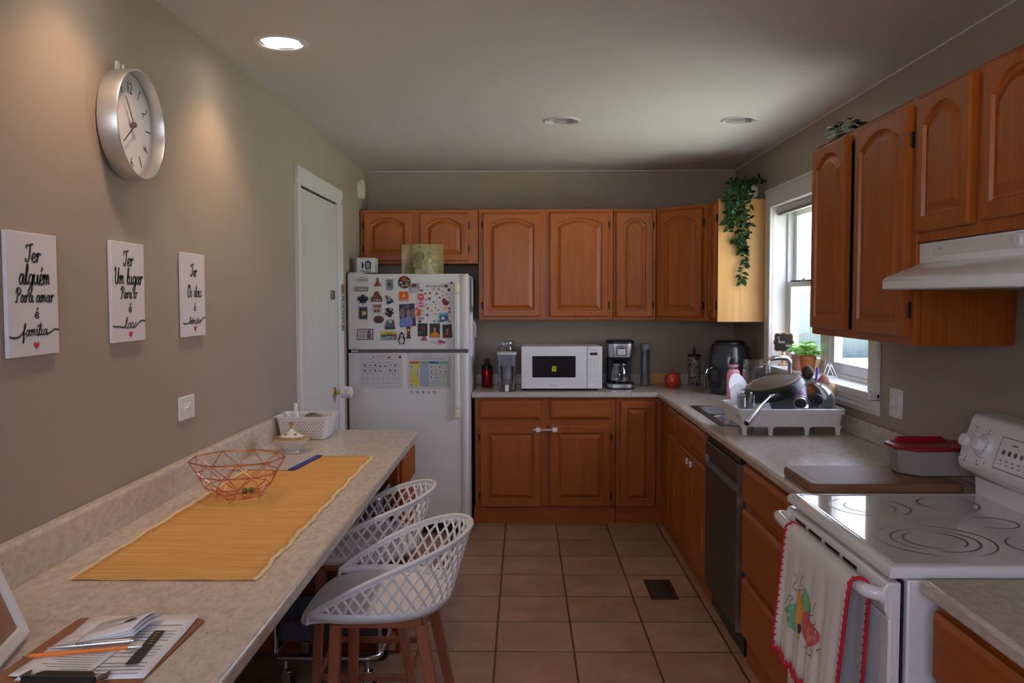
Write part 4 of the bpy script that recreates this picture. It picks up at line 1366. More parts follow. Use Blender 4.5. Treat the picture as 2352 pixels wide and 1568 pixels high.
sign(2.346, 1.427, 'middle white canvas sign on the left wall, last word lar', [('Ter', .5, .236, .076, .30), ('Um lugar', .5, .42, .082, .86), ('Para ir', .5, .562, .058, .50), ('é', .52, .70, .052, .085)],
     ('lav', .52, .865, .055, .34, .83, .80), .925)
sign(2.832, 1.421, 'white canvas sign nearest the door, last word bênção', [('Ter', .5, .278, .074, .28), ('Os dois', .52, .525, .072, .62), ('é', .52, .69, .055, .085)],
     ('bênção', .52, .845, .042, .48, .83, .79), .905)

# ------------------------------------------------------------------ wall plates
def wallplate(loc, U, Wv, w, h, label, kind):
    t = thing('wall_outlet', loc, label, 'outlet')
    mp = fmap(loc, U, (0, 0, 1), Wv)
    MB().plate(rrect(-w / 2, w / 2, -h / 2, h / 2, .006, 4), mp, 0, .006).build('cover_plate', M['white'], t, bevel=.002)
    def outlet(cu, cv, s=1):
        MB().plate(rrect(cu - .017, cu + .017, cv - .014, cv + .014, .010, 4), mp, .006, .0085).build('socket', M['white'], t, bevel=.001)
        m = MB()
        for du, dv, ww, hh in ((-.006, .003, .0012, .004), (.006, .003, .0012, .0032), (0, -.006, .002, .002)):
            if s < 0:
                du, dv, ww, hh = dv, du, hh, ww
            m.add([mp(cu + du + a * ww, cv + dv + b * hh, .0088) for a, b in ((-1, -1), (1, -1), (1, 1), (-1, 1))], [(0, 1, 2, 3)])
        m.build('socket_slot', M['black'], t)
    if kind == 'L':
        outlet(.024, .0, -1)
        MB().plate(rrect(-.035, -.005, -.017, .017, .010, 4), mp, .006, .0085).build('switch_base', M['white'], t, bevel=.001)
        MB().tube([mp(-.02, 0, .008), mp(-.016, .004, .018)], [.005, .004], 8).build('toggle', M['white'], t)
    else:
        for cv in (.024, -.024):
            outlet(-.027, cv)
        MB().plate(rrect(.011, .043, -.034, .034, .002, 3), mp, .006, .0075).build('switch_surround', M['white'], t)
        m = MB().add([mp(.014, -.03, .0075), mp(.040, -.03, .0075), mp(.040, .03, .0075), mp(.014, .03, .0075), mp(.014, -.03, .011), mp(.040, -.03, .011), mp(.040, .03, .0078), mp(.014, .03, .0078)],
                     [(0, 3, 2, 1), (4, 5, 6, 7), (0, 1, 5, 4), (1, 2, 6, 5), (2, 3, 7, 6), (3, 0, 4, 7)])
        m.build('rocker_switch', M['whiteg'], t)
    for a in (-1, 1):
        MB().lathe([(.003, .0), (.003, .0012)], mp((a * .058 if kind == 'L' else 0), (0 if kind == 'L' else a * .05), .006), 8).build('screw', M['lgrey'], t)
wallplate((XL, 2.868, 1.179), (0, 1, 0), (1, 0, 0), .132, .080, 'white switch and socket plate on the left wall above the worktop', 'L')
wallplate((XR, 3.543, 1.108), (0, -1, 0), (-1, 0, 0), .118, .122, 'white socket and rocker switch plate right of the window', 'R')
sm = thing('smoke_alarm', (XL, 5.99, 2.32), 'round white alarm high on the left wall past the door', 'alarm')
D = Matrix.Translation((XL, 5.99, 2.32)) @ Matrix(((0, 0, 1, 0), (1, 0, 0, 0), (0, 1, 0, 0), (0, 0, 0, 1)))
MB().lathe([(.072, 0), (.072, .018), (.066, .032), (.04, .038), (.001, .039)], (0, 0, 0), 36, D).build('housing', M['cream'], sm)
MB().lathe([(.012, .036), (.012, .041), (.001, .042)], (0, .03, .03), 12, D).build('test_button', M['lgrey'], sm)

# ------------------------------------------------------------------ runner
ru = thing('table_runner', (-.822, 2.635, CT), 'mustard yellow woven table runner with cream edging on the left worktop', 'table runner')
m = MB()
rows = []
ny = 60
for j in range(ny + 1):
    y = 1.882 + 1.508 * j / ny
    wob = .003 * sin(j * .7) + .002 * sin(j * 1.9)
    rows.append([(-1.03 + .415 * i / 16 + (wob if i == 16 else wob * .6 if i == 0 else 0), y, CT + .0022 + .0009 * sin(i * 1.3 + j * .9)) for i in range(17)])
m.grid(rows)
m.build('cloth', M['runner'], ru, thick=.0022, toff=1)
for side in (0, 16):
    m = MB()
    pts = []
    for k in range(300):
        f = k / 299 * ny
        j = min(int(f), ny - 1)
        a, b = Vector(rows[j][side]), Vector(rows[j + 1][side])
        p = a.lerp(b, f - j)
        pts.append(p + Vector(((.0035 if side else -.0035) + .0036 * (1 if k % 2 else -1), 0, .0022)))
    m.tube(pts, .0030, 5)
    m.build('edging', M['fringe'], ru)

# ------------------------------------------------------------------ wire bowl and the two little green balls
bx0, by0, bz0 = -.915, 2.665, CT + .0055
wbw = thing('wire_bowl', (bx0, by0, bz0), 'rose copper geometric wire fruit bowl on the yellow runner', 'bowl')
n = 9
lev = [(.148, .128, 0), (.128, .083, .5), (.101, .042, 0), (.070, .009, .5)]
R_ = []
for r, z, o in lev:
    R_.append([Vector((bx0 + r * cos(2 * pi * (i + o + .2) / n), by0 + r * sin(2 * pi * (i + o + .2) / n), bz0 + z)) for i in range(n)])
for k, g in enumerate(R_):
    MB().tube(g, .0019 if k else .0024, 6, True).build('wire_ring', M['copper'], wbw)
m = MB()
for k in range(3):
    for i in range(n):
        o = 0 if k % 2 == 0 else 1
        m.tube([R_[k][i], R_[k + 1][(i + o) % n]], .0016, 6)
        m.tube([R_[k][i], R_[k + 1][(i + o - 1) % n]], .0016, 6)
for i in range(4):
    m.tube([R_[3][i], R_[3][(i + 4) % n]], .0016, 6)
m.build('wire_lattice', M['copper'], wbw)
for i in range(0, n, 3):
    MB().ball(R_[3][i] + Vector((0, 0, -.005)), .0045, 8).build('ball_foot', M['copper'], wbw)
for i, (dx, dy) in enumerate(((.018, .012), (.036, .022))):
    b = MB().ball((bx0 + dx, by0 + dy, bz0 + .0205), .0098, 10, (1, 1, .95))
    solo(b, 'green_ball', C(70, 105, 30, .35), ('tiny green round fruit in the wire bowl, the left of two', 'tiny green round fruit in the wire bowl, the right of two')[i], 'fruit', 'tiny green fruits in the wire bowl')

# ------------------------------------------------------------------ sugar bowl
sx, sy = -.972, 3.502
sb = thing('sugar_bowl', (sx, sy, CT), 'white porcelain lidded bowl with gold rim and gold knob behind the runner', 'lidded bowl')
por = mat('porcelain', (.76, .76, .73), .15, coat=.4)
MB().lathe([(.030, 0), (.029, .004), (.032, .006), (.075, .058), (.079, .061)], (sx, sy, CT), 36).build('bowl', por, sb)
MB().lathe([(.0792, .0605), (.0795, .0625), (.0525, .068)], (sx, sy, CT), 36).build('gold_rim', M['gold'], sb)
ld = MB().lathe([(.0525, .0675), (.045, .072), (.022, .082), (.008, .092), (.006, .099)], (sx, sy, CT), 36).build('lid', por, sb)
MB().lathe([(.005, .098), (.006, .104), (.010, .121), (.0105, .123), (.001, .1225)], (sx, sy, CT), 18).build('finial', M['brass'], ld)
for a in range(5):
    c_, s_ = cos(a * 1.257 + .4), sin(a * 1.257 + .4)
    MB().add([(sx + r * c_ - q * s_, sy + r * s_ + q * c_, CT + z) for r, q, z in ((.026, -.006, .0812), (.038, -.004, .0762), (.042, .004, .0745), (.03, .007, .0797))], [(0, 1, 2, 3)]).build('painted_leaf', M['mgrey'], ld)

# ------------------------------------------------------------------ perforated basket
kb = thing('storage_basket', (-1.0, 3.88, CT), 'white perforated plastic basket at the far end of the left worktop', 'basket')
bo = (-1.108, -.903, 3.802, 3.962)
to = (-1.124, -.884, 3.786, 3.982)
H = .108
m = MB()
rg = []
for f, q, z in ((0, .006, 0), (0, 0, .004), (1, 0, H - .008), (1, -.007, H - .007), (1, -.008, H), (1, 0, H), (.03, .003, .006)):
    a = [bo[i] + (to[i] - bo[i]) * f for i in range(4)]
    rg.append([(p[0], p[1], CT + z) for p in rrect(a[0] + q, a[1] - q, a[2] + q, a[3] - q, .02, 4)])
m.grid(rg, True)
m.f += [tuple(range(20))[::-1], tuple(range(120, 140))]
m.build('tub', M['white'], kb)
def side(f0, f1, s_, w=-.0006):
    return lambda u, v: (Vector(f0) + (Vector(f1) - Vector(f0)) * u) * (1 - v) + (Vector(f0) + (Vector(f1) - Vector(f0)) * u + Vector(s_)) * v
def dots(A, B, Ct, Dt, nu, nv, nrm):
    hm = MB()
    A, B, Ct, Dt, nrm = map(Vector, (A, B, Ct, Dt, nrm))
    for j in range(nv):
        for i in range(nu):
            u = (i + .5 + (.5 if j % 2 else 0)) / (nu + .5)
            v = (j + .8) / (nv + 1.4)
            c = (A.lerp(B, u)).lerp(Ct.lerp(Dt, u), v)
            e1 = (B - A).normalized()
            e2 = (Ct - A).normalized()
            hm.add([c + e1 * (.0025 * cos(t)) + e2 * (.0025 * sin(t)) + nrm for t in [q * pi / 4 for q in range(8)]], [tuple(range(8))])
    hm.build('hole_shade_dots', M['mgrey'], kb)  # dark discs on the surface paint the shade inside the perforations
dots((bo[0] + .015, bo[2], CT), (bo[1] - .015, bo[2], CT), (to[0] + .015, to[2], CT + H), (to[1] - .015, to[2], CT + H), 14, 9, (0, -.0009, 0))
dots((bo[1], bo[2] + .015, CT), (bo[1], bo[3] - .015, CT), (to[1], to[2] + .015, CT + .05), (to[1], to[3] - .015, CT + .05), 6, 4, (.0009, 0, 0))
dots((bo[0] + .015, bo[3] + .003, CT), (bo[1] - .015, bo[3] + .003, CT), (to[0] + .015, to[3] - .0045, CT + H), (to[1] - .015, to[3] - .0045, CT + H), 12, 9, (0, -.002, 0))
yc = (to[2] + to[3]) / 2
MB().plate(rrect(-.028, .028, .066, .092, .010, 4), fmap((-.8868, yc, CT), (0, 1, 0), (-.10, 0, 1), (1, 0, 0)), -.0004, .0012).build('handle_hole_shade', C(120, 120, 112), kb)  # grey patch painting the shaded handle opening
solo(MB().ball((-.985, 3.90, CT + .062), .05, 10, (1, .9, 1.0)), 'crumpled_bag', C(110, 110, 112), 'grey crumpled bag inside the white perforated basket', 'bag')
pb = thing('pump_bottle', (-1.075, 3.955, CT + .006), 'white bottle top standing up in the back of the white basket', 'bottle')
MB().lathe([(.02, 0), (.02, .08), (.012, .098), (.011, .108)], (-1.075, 3.945, CT + .006), 16).build('bottle', M['white'], pb)
MB().lathe([(.009, .108), (.0095, .14), (.005, .146), (.001, .147)], (-1.075, 3.945, CT + .006), 14).build('cap', M['white'], pb)

# ------------------------------------------------------------------ zip bag
zb = thing('zip_bag', (-.97, 3.24, CT + .005), 'empty clear zip bag with a blue seal on the far end of the runner', 'bag')
m = MB()
rows = []
q0, q1, q2, q3 = Vector((-1.118, 3.11, 0)), Vector((-.858, 3.088, 0)), Vector((-.822, 3.378, 0)), Vector((-1.085, 3.375, 0))
for j in range(13):
    row = []
    for i in range(13):
        p = q0.lerp(q1, i / 12).lerp(q3.lerp(q2, i / 12), j / 12)
        row.append((p.x, p.y, CT + .0075 + .004 * abs(sin(i * .9 + j * .6)) * (sin(pi * i / 12) * sin(pi * j / 12)) ** .5))
    rows.append(row)
m.grid(rows)
mm, n_, l_, b_ = new_mat('clear_film')
b_.inputs['Base Color'].default_value = (.62, .62, .68, 1)
b_.inputs['Alpha'].default_value = .72
b_.inputs['Roughness'].default_value = .25
m.build('film', mm, zb)
e = [q1.lerp(q2, t / 12) + Vector((-.004, 0, CT + .0095)) for t in range(13)]
m = MB()
for a, b in zip(e, e[1:]):
    m.bar(a, b, .022, .003)
z_ = m.build('zip_seal', C(35, 55, 150), zb)

# ------------------------------------------------------------------ clipboard, papers, pen, pencil, booklet
cb = thing('clipboard', (-.765, 1.5, CT), 'brown clipboard with loose papers at the near end of the left worktop', 'clipboard')
R4 = lambda cx_, cy_, a: Matrix.Translation((cx_, cy_, 0)) @ Matrix.Rotation(radians(a), 4, 'Z')
m = MB().prism(rrect(-.128, .128, -.168, .158, .012, 4), 'z', CT + .0002, CT + .0035)
m.move(R4(-.765, 1.492, -1))
m.build('board', wood('hardboard', 'y', (.20, .08, .035), (.30, .13, .06), .5, 0), cb)
m = MB()
m.prism([(-.055, -.155), (.055, -.155), (.05, -.118), (.04, -.108), (-.04, -.108), (-.05, -.118)], 'z', CT + .012, CT + .016)
m.tube([(-.06, -.14, CT + .013), (.06, -.14, CT + .013)], .008, 10)
m.move(R4(-.765, 1.492, -1))
cl = m.build('clip', M['black'], cb, bevel=.001)
for s_ in (-1, 1):
    MB().prism([(s_ * .065, -.135), (s_ * .075, -.125), (s_ * .068, -.10), (s_ * .058, -.125)], 'z', CT + .0115, CT + .014).move(R4(-.765, 1.492, -1)).build('clip_end', M['dsteel'], cl)
def sheet(name, cx_, cy_, w, h, ang, z, label, curl=0, material=None, lines=(), flip=True):
    t = thing(name, (cx_, cy_, z), label, 'paper')
    rows = []
    for j in range(9):
        rows.append([Matrix.Translation((cx_, cy_, z)) @ Matrix.Rotation(radians(ang), 4, 'Z') @ Vector((-w / 2 + w * i / 8, -h / 2 + h * j / 8, .0006 + curl * (max(0, j / 8 - .6) ** 2 + .4 * max(0, i / 8 - .7) ** 2))) for i in range(9)])
    MB().grid(rows).build('page', material or M['paper'], t, thick=.0004, toff=1)
    rot = Matrix.Rotation(radians(ang + (180 if flip else 0)), 4, 'Z')
    mp = lambda u, v, w_=0: Vector((cx_, cy_, z + .0012 + curl * (max(0, -(v if flip else -v) / h + .5 - .6) ** 2 + .4 * max(0, -(u if flip else -u) / w + .5 - .7) ** 2))) + (rot @ Vector((u, v, w_)))
    return t, mp
t, mp = sheet('paper_sheet', -.752, 1.515, .215, .28, 2.5, CT + .004, 'printed white sheet under the booklet on the clipboard', .02)
m = MB()
rd = random.Random(3)
for i in range(16):
    y = .12 - .014 * i
    if i % 5 == 4:
        continue
    x0 = -.09
    L = rd.uniform(.06, .15)
    m.add([mp(x0 + a, y + b, .0003) for a, b in ((0, 0), (L, 0), (L, .0028), (0, .0028))], [(0, 1, 2, 3)])
blurb(m, mp, -.045, -.035, .006, .04)
m.build('printed_lines', M['inkg'], t)
t, mp = sheet('paper_sheet', -.80, 1.465, .13, .175, -3, CT + .0065, 'smaller printed page with sketch under the pencil on the clipboard', .0)
m = MB()
for i in range(12):
    y = .075 - .0095 * i
    L = rd.uniform(.04, .10)
    m.add([mp(-.055 + a, y + b, .0003) for a, b in ((0, 0), (L, 0), (L, .002), (0, .002))], [(0, 1, 2, 3)])
blurb(m, mp, .01, .082, .006, .04)
m.build('printed_lines', M['inkg'], t)
m = MB()
for cx_, cy_, r in ((-.03, -.052, .010), (-.01, -.058, .008), (.01, -.05, .009)):
    stroke(m, [(cx_ + x, cy_ + y) for x, y in circ(0, 0, r, 10, ry=r * .7)], mp, .0012, .0004, 4, 0, True)
m.build('pen_sketch', M['ink'], t)
t = thing('paper_strip', (-.69, 1.49, CT + .0055), 'black printed strip on the right edge of the papers on the clipboard', 'paper')
m = MB().prism([(-.705, 1.575), (-.686, 1.575), (-.672, 1.43), (-.692, 1.425)], 'z', CT + .0082, CT + .0088)
m.build('strip', C(22, 21, 24), t)
m = MB()
for i in range(5):
    m.add([(-.699 + .0018 * i + a, 1.56 - .012 * i + b, CT + .0091) for a, b in ((0, 0), (.008, 0), (.008, .005), (0, .005))], [(0, 1, 2, 3)])
m.build('gold_print', C(150, 125, 60), t)
# folded booklet
bk_ = thing('booklet', (-.77, 1.57, CT + .008), 'folded white booklet with grey print and round black logo on the papers', 'booklet')
m = MB()
A, B, Cc, Dd = Vector((-.825, 1.505, 0)), Vector((-.728, 1.528, 0)), Vector((-.712, 1.635, 0)), Vector((-.825, 1.612, 0))
def fold(zf, name, sh):
    rows = []
    for j in range(9):
        v = j / 8
        rows.append([A.lerp(B, i / 8).lerp(Dd.lerp(Cc, i / 8), v) + Vector((sh, 0, CT + .0085 + zf * (.10 + .90 * i / 8) * (1 - .3 * (2 * v - 1) ** 2))) for i in range(9)])
    MB().grid(rows).build(name, M['paper'], bk_, thick=.0005, toff=1)
    return rows
fold(.012, 'inner_page', .003)
fold(.020, 'inner_page', .0015)
rw = fold(.028, 'cover', 0)
def onb(u, v, w=0):
    i, j = min(int(u * 8), 7), min(int(v * 8), 7)
    a, b = Vector(rw[j][i]).lerp(Vector(rw[j][i + 1]), u * 8 - i), Vector(rw[j + 1][i]).lerp(Vector(rw[j + 1][i + 1]), u * 8 - i)
    return a.lerp(b, v * 8 - j) + Vector((0, 0, .0012))
m = MB()
for j in range(10):
    for i in range(8):
        u0, u1, v0, v1 = .06 + .11 * i, .06 + .11 * (i + 1), .62 + .03 * j, .62 + .03 * j + .018
        m.add([onb(u0, v0), onb(u1, v0), onb(u1, v1), onb(u0, v1)], [(0, 1, 2, 3)])
for j in range(8):
    for i in range(4):
        u0, u1, v0, v1 = .08 + .1 * i, .08 + .1 * (i + 1), .34 + .03 * j, .34 + .03 * j + .016
        m.add([onb(u0, v0), onb(u1, v0), onb(u1, v1), onb(u0, v1)], [(0, 1, 2, 3)])
m.build('grey_print', M['inklg'], bk_)
m = MB().add([onb(.72 + .1 * x, .46 + .07 * y) + Vector((0, 0, .0003)) for x, y in circ(0, 0, 1, 18)], [tuple(range(18))])
fl = lambda u, v, w=0: onb(.72 - u, .37 - v) + Vector((0, 0, .0003))
blurb(m, fl, .02, 0, .03, .42)
m.build('logo', M['ink'], bk_)
# pen and pencil
pn_ = thing('pen', (-.79, 1.492, CT + .013), 'silver ballpoint pen lying on the papers above the pencil', 'pen')
a, b = Vector((-.858, 1.478, CT + .0145)), Vector((-.722, 1.512, CT + .0145))
d_ = b - a
MB().tube([a + d_ * t for t in (0, .04, .12, .3, .7, .97, 1)], [.0007, .0015, .0035, .005, .0054, .0048, .0042], 14).build('barrel', M['silver'], pn_)
dn = d_.normalized()
vn = Vector((-dn.y, dn.x, 0))
pc = a + d_ * .44
m = MB()
pm = lambda u, v, w=0: pc + dn * u + (Vector((0, 0, 1)) * cos(v / .0054 - .55) - vn * -sin(v / .0054 - .55)) * (.0054 + w)
txt(m, 'eastlink', pm, 0, 0, .0062, lift=.0003)
m.build('printed_name', M['ink'], pn_)
MB().tube([b, b + dn * .005], .0028, 10).build('button', M['steel'], pn_)
pe = thing('pencil', (-.79, 1.472, CT + .01), 'orange pencil with white eraser lying on the papers below the pen', 'pencil')
a, b = Vector((-.872, 1.449, CT + .0125)), Vector((-.715, 1.488, CT + .0125))
dn = (b - a).normalized()
MB().tube([a, b], .0038, 6).build('barrel', C(225, 125, 40), pe)
MB().tube([a - dn * .009, a], [.001, .0037], 10).build('sharpened_tip', C(165, 120, 85), pe)
MB().tube([a - dn * .012, a - dn * .008], [.0004, .0012], 8).build('lead', M['ink'], pe)
MB().tube([b, b + dn * .014], .004, 12).build('ferrule', M['steel'], pe)
MB().tube([b + dn * .014, b + dn * .021, b + dn * .023], [.0037, .0036, .002], 12).build('eraser', M['paper'], pe)

# ------------------------------------------------------------------ white picture frame
pf = thing('framed_photo', (-.93, 1.48, CT), 'white photo frame standing at the near left end of the worktop', 'photo frame')
c0 = Vector((-.944, 1.553, CT + .005))
Ud = Vector((.233, -.972, 0)).normalized()
Nn = Vector((.972, .233, 0))
Vd = (Vector((0, 0, 1)) - Nn * .38).normalized()
Wn = Ud.cross(Vd).normalized()
if Wn.x < 0:
    Wn = -Wn
mp = fmap(c0, Ud, Vd, Wn)
m = MB()
w_, h_, fw = .16, .21, .026
lv = [(0, 0), (0, .010), (.006, .016), (fw - .004, .012), (fw, .006)]
m.grid([[mp(d, d, q), mp(w_ - d, d, q), mp(w_ - d, h_ - d, q), mp(d, h_ - d, q)] for d, q in lv], True)
m.f.append((3, 2, 1, 0))
m.build('frame', M['white'], pf, bevel=.001)
MB().plate([(fw - .002, fw - .002), (w_ - fw + .002, fw - .002), (w_ - fw + .002, h_ - fw + .002), (fw - .002, h_ - fw + .002)], mp, .005, .0065).build('picture', mat('brown_picture', (.30, .15, .08), .4, var=.6, scale=25), pf)
MB().add([mp(.07, .0, 0), mp(.09, 0, 0), mp(.09, .12, 0), mp(.07, .12, 0), mp(.07, .0, -.07), mp(.09, 0, -.07)], [(0, 1, 5, 4), (4, 5, 2, 3), (0, 4, 3), (1, 2, 5)]).move(Matrix.Translation((0, 0, .012))).build('easel_back', M['black'], pf)

# ------------------------------------------------------------------ bar stools
def make_stool(x0, y0, label):
    t = thing('bar_stool', (0, 0, 0), label, 'bar stool', 'white lattice bar stools')
    half = [(-.205, -.20), (-.13, -.216), (-.03, -.216), (.05, -.20), (.115, -.16), (.155, -.092), (.170, 0)]
    ctl = half + [(x, -y) for x, y in half[:-1][::-1]]
    path = spline([(x, y, 0) for x, y in ctl], 8)
    N = len(path)
    arc = [0]
    for i in range(1, N):
        arc.append(arc[-1] + (path[i] - path[i - 1]).length)
    Ltot = arc[-1]
    def at(a):
        a = min(max(a, 0), Ltot)
        for i in range(1, N):
            if arc[i] >= a:
                f = (a - arc[i - 1]) / max(1e-9, arc[i] - arc[i - 1])
                p = path[i - 1].lerp(path[i], f)
                tg = (path[min(i + 1, N - 1)] - path[max(i - 2, 0)]).normalized()
                return p, Vector((tg.y, -tg.x, 0))
    Z0 = .662
    def Hh(p):
        return .012 + .205 * max(0, (p.x + .205) / .375) ** .85
    def surf(a, h):
        p, nrm = at(a)
        k = max(0, (p.x + .205) / .375)
        return Vector((p.x, p.y, Z0)) + nrm * (h * (.10 + .20 * k) + .0) + Vector((0, 0, h))
    # seat pan
    front = spline([(-.205, .205, 0), (-.238, .14, 0), (-.25, 0, 0), (-.238, -.14, 0), (-.205, -.205, 0)], 7)[1:-1]
    outl = path + front
    m = MB()
    cen = Vector((-.02, 0, 0))
    rg = []
    for r, z in ((.06, .648), (.35, .645), (.62, .645), (.80, .648), (.9, .653), (.97, .662), (1.0, Z0)):
        row = []
        for q in outl:
            p = cen + (q - cen) * r
            drop = max(0, (-.15 - p.x) / .10)
            row.append((p.x, p.y, z - .022 * drop ** 2 - (.006 if drop else 0) * drop))
        rg.append(row)
    m.grid(rg, True)
    m.f.append(tuple(range(len(outl)))[::-1])
    # closed lower band of the tub
    rows = [[surf(Ltot * i / 90, h) for i in range(91)] for h in (0, .012, .024)]
    rows = [[(lambda p, a: Vector((p.x, p.y, min(p.z, Z0 + Hh(at(a)[0])))))(surf(Ltot * i / 90, h), Ltot * i / 90) for i in range(91)] for h in (0, .012, .024)]
    m.grid(rows)
    m.build('seat', M['stoolp'], t, thick=.006, toff=0)
    # lattice
    m = MB()
    pitch = .0335
    nk = int(Ltot / pitch) + 8
    for sgn in (-1, 1):
        for k in range(-6, nk):
            a0 = k * pitch
            seg = []
            hh = .02
            while hh < .26:
                a = a0 + sgn * (hh - .02) * .62
                if -.005 <= a <= Ltot + .005:
                    if hh > Hh(at(a)[0]) + .004:
                        break
                    seg.append(surf(a, hh))
                elif seg:
                    break
                hh += .012
            if len(seg) > 1:
                m.tube(seg, .0040, 5)
    m.build('lattice_back', M['stoolp'], t)
    # rim
    m = MB()
    rim = [surf(Ltot * i / 80, Hh(at(Ltot * i / 80)[0])) for i in range(81)]
    rim2 = [surf(Ltot * i / 80, max(.004, Hh(at(Ltot * i / 80)[0]) - .016)) for i in range(81)]
    m.tube(rim, .0065, 8)
    m.grid([rim, rim2])
    fr_ = [Vector(rg[-1][len(path) + i]) for i in range(len(front))]
    m.tube([rim[-1]] + fr_ + [rim[0]], .0055, 8)
    m.build('rim', M['stoolp'], t)
    # wooden base
    m = MB()
    m.bar((-.15, -.12, .628), (.10, -.12, .628), .03, .03).bar((-.15, .12, .628), (.10, .12, .628), .03, .03)
    m.bar((-.145, -.12, .629), (-.145, .12, .629), .03, .028).bar((.095, -.12, .629), (.095, .12, .629), .03, .028)
    m.build('base_frame', M['stoolw'], t, bevel=.003)
    lg = []
    for sx_ in (-1, 1):
        for sy_ in (-1, 1):
            a = Vector((-.145 if sx_ < 0 else .095, sy_ * .125, .625))
            b = Vector((-.17 if sx_ < 0 else .215, sy_ * .185, 0))
            m = MB()
            for (p, w_), (p2, w2) in (((a, .034), (b, .024)),):
                vs = [q + Vector((ux * ww / 2, uy * ww / 2, 0)) for q, ww in ((p2, w2), (p, w_)) for ux, uy in ((-1, -1), (1, -1), (1, 1), (-1, 1))]
                m.add(vs, [(0, 3, 2, 1), (4, 5, 6, 7), (0, 1, 5, 4), (1, 2, 6, 5), (2, 3, 7, 6), (3, 0, 4, 7)])
            m.build('leg', M['stoolw'], t, bevel=.004)
            lg.append((a, b))
    for i, j in ((0, 1), (1, 3), (3, 2), (2, 0)):
        f = .60
        MB().bar(lg[i][0].lerp(lg[i][1], f), lg[j][0].lerp(lg[j][1], f), .016, .022).build('stretcher', M['stoolw'], t, bevel=.003)
    t.location = (x0, y0, 0)
    return t
s1 = make_stool(-.392, 2.49, 'nearer white lattice tub bar stool with wooden legs')
def dup(root, loc, label, rz=0):
    r = root.copy()
    COL.objects.link(r)
    r.location = loc
    r.rotation_euler = (0, 0, rz)
    r['label'] = label
    for ch in list(root.children):
        c = ch.copy()
        COL.objects.link(c)
        c.parent = r
        for g in list(ch.children):
            d = g.copy()
            COL.objects.link(d)
            d.parent = c
    return r
dup(s1, (-.556, 3.0, 0), 'farther white lattice tub bar stool tucked under the worktop')

# ------------------------------------------------------------------ utility cart under the worktop
ct = thing('utility_cart', (-.79, 3.40, 0), 'grey rolling utility cart with trays under the left worktop', 'cart')
X0, X1, Y0, Y1 = -1.0, -.575, 3.255, 3.58
for zz in (.135, .76):
    P = [(p[0], p[1], zz) for p in rrect(X0, X1, Y0, Y1, .05, 5)]
    MB().tube(P, .011, 10, True).build('tube_loop', M['steel'], ct)
for x in (X0 + .004, X1 - .004):
    for y in (Y0 + .05, Y1 - .05):
        MB().tube([(x, y, .135), (x, y, .76)], .0105, 10).build('post', M['steel'], ct)
for z in (.19, .42, .66):
    m = MB()
    rg = [[(p[0], p[1], z + dz) for p in rrect(X0 + q, X1 - q, Y0 + q, Y1 - q, .03, 4)] for q, dz in ((.03, 0), (.02, .004), (.014, .085), (.010, .085), (.018, .083), (.028, .006))]
    m.grid(rg, True)
    m.f += [tuple(range(20))[::-1], tuple(range(100, 120))]
    m.build('tray', C(82, 84, 90, .45), ct)
for x in (X0 + .05, X1 - .05):
    for y in (Y0 + .02, Y1 - .02):
        MB().tube([(x, y, .13), (x, y, .075)], .008, 8).build('caster_stem', M['chrome'], ct)
        m = MB().lathe([(.001, -.011), (.026, -.011), (.028, -.006), (.028, .006), (.026, .011), (.001, .011)], (x + .012, y, .028), 18, Matrix.Rotation(radians(90), 4, 'X'))
        w_ = m.build('caster_wheel', M['black'], ct)
        MB().box(x - .01, x + .024, y - .016, y - .0125, .03, .075).box(x - .01, x + .024, y + .0125, y + .016, .03, .075).box(x - .01, x + .024, y - .016, y + .016, .07, .078).build('caster_fork', M['chrome'], w_, bevel=.002)
b = MB()
rg = [[(p[0], p[1], z) for p in rrect(-.97 + q, -.72 - q, 3.30 + q, 3.52 - q, .03, 4)] for q, z in ((.02, .428), (.0, .60), (.006, .60), (.024, .436))]
b.grid(rg, True)
b.f += [tuple(range(20))[::-1], tuple(range(60, 80))]
solo(b, 'storage_bin', M['blackm'], 'black bin standing on the middle tray of the cart', 'bin')
# ------------------------------------------------------------------ cutting board and food container
cbd = thing('cutting_board', (1.19, 2.9, CT), 'thick brown wooden cutting board between stove and sink', 'cutting board')
MB().prism(rrect(.935, 1.436, 2.735, 3.055, .03, 6), 'z', CT + .0005, CT + .034).build('board', wood('brown_board', 'x', (.15, .072, .034), (.25, .13, .066), .5, 0), cbd, bevel=.008, seg=3)
o_, i_ = rrect(.965, 1.406, 2.765, 3.025, .015, 4), rrect(.969, 1.402, 2.769, 3.021, .013, 4)
m = MB().add([(p[0], p[1], CT + .0344) for p in o_] + [(p[0], p[1], CT + .0344) for p in i_], [(k, (k + 1) % 20, 20 + (k + 1) % 20, 20 + k) for k in range(20)])
m.build('juice_groove', C(42, 24, 15), cbd)
fc = thing('food_container', (1.4, 2.91, CT + .034), 'clear plastic food container with dark red lid on the cutting board', 'food container')
def cplan(q, ch=.035):
    x0, x1, y0, y1 = 1.282 - q, 1.525, 2.838 - q, 2.985 + q
    return [(x1, y0), (x1, y1), (x0 + .02, y1), (x0, y1 - .02), (x0, y0 + ch + .02), (x0 + ch + .015, y0)]
mm, n_, l_, b_ = new_mat('frosted_plastic')
b_.inputs['Base Color'].default_value = (.60, .52, .49, 1)
b_.inputs['Roughness'].default_value = .35
b_.inputs['Transmission Weight'].default_value = .45
b_.inputs['IOR'].default_value = 1.1
m = MB()
m.grid([[(p[0], p[1], CT + .0345 + z) for p in cplan(q)] for q, z in ((-.012, 0), (-.004, .006), (.006, .090), (.008, .092))], True)
m.f.append(tuple(range(6))[::-1])
m.build('tub', mm, fc, bevel=.004, thick=.0015)
m = MB()
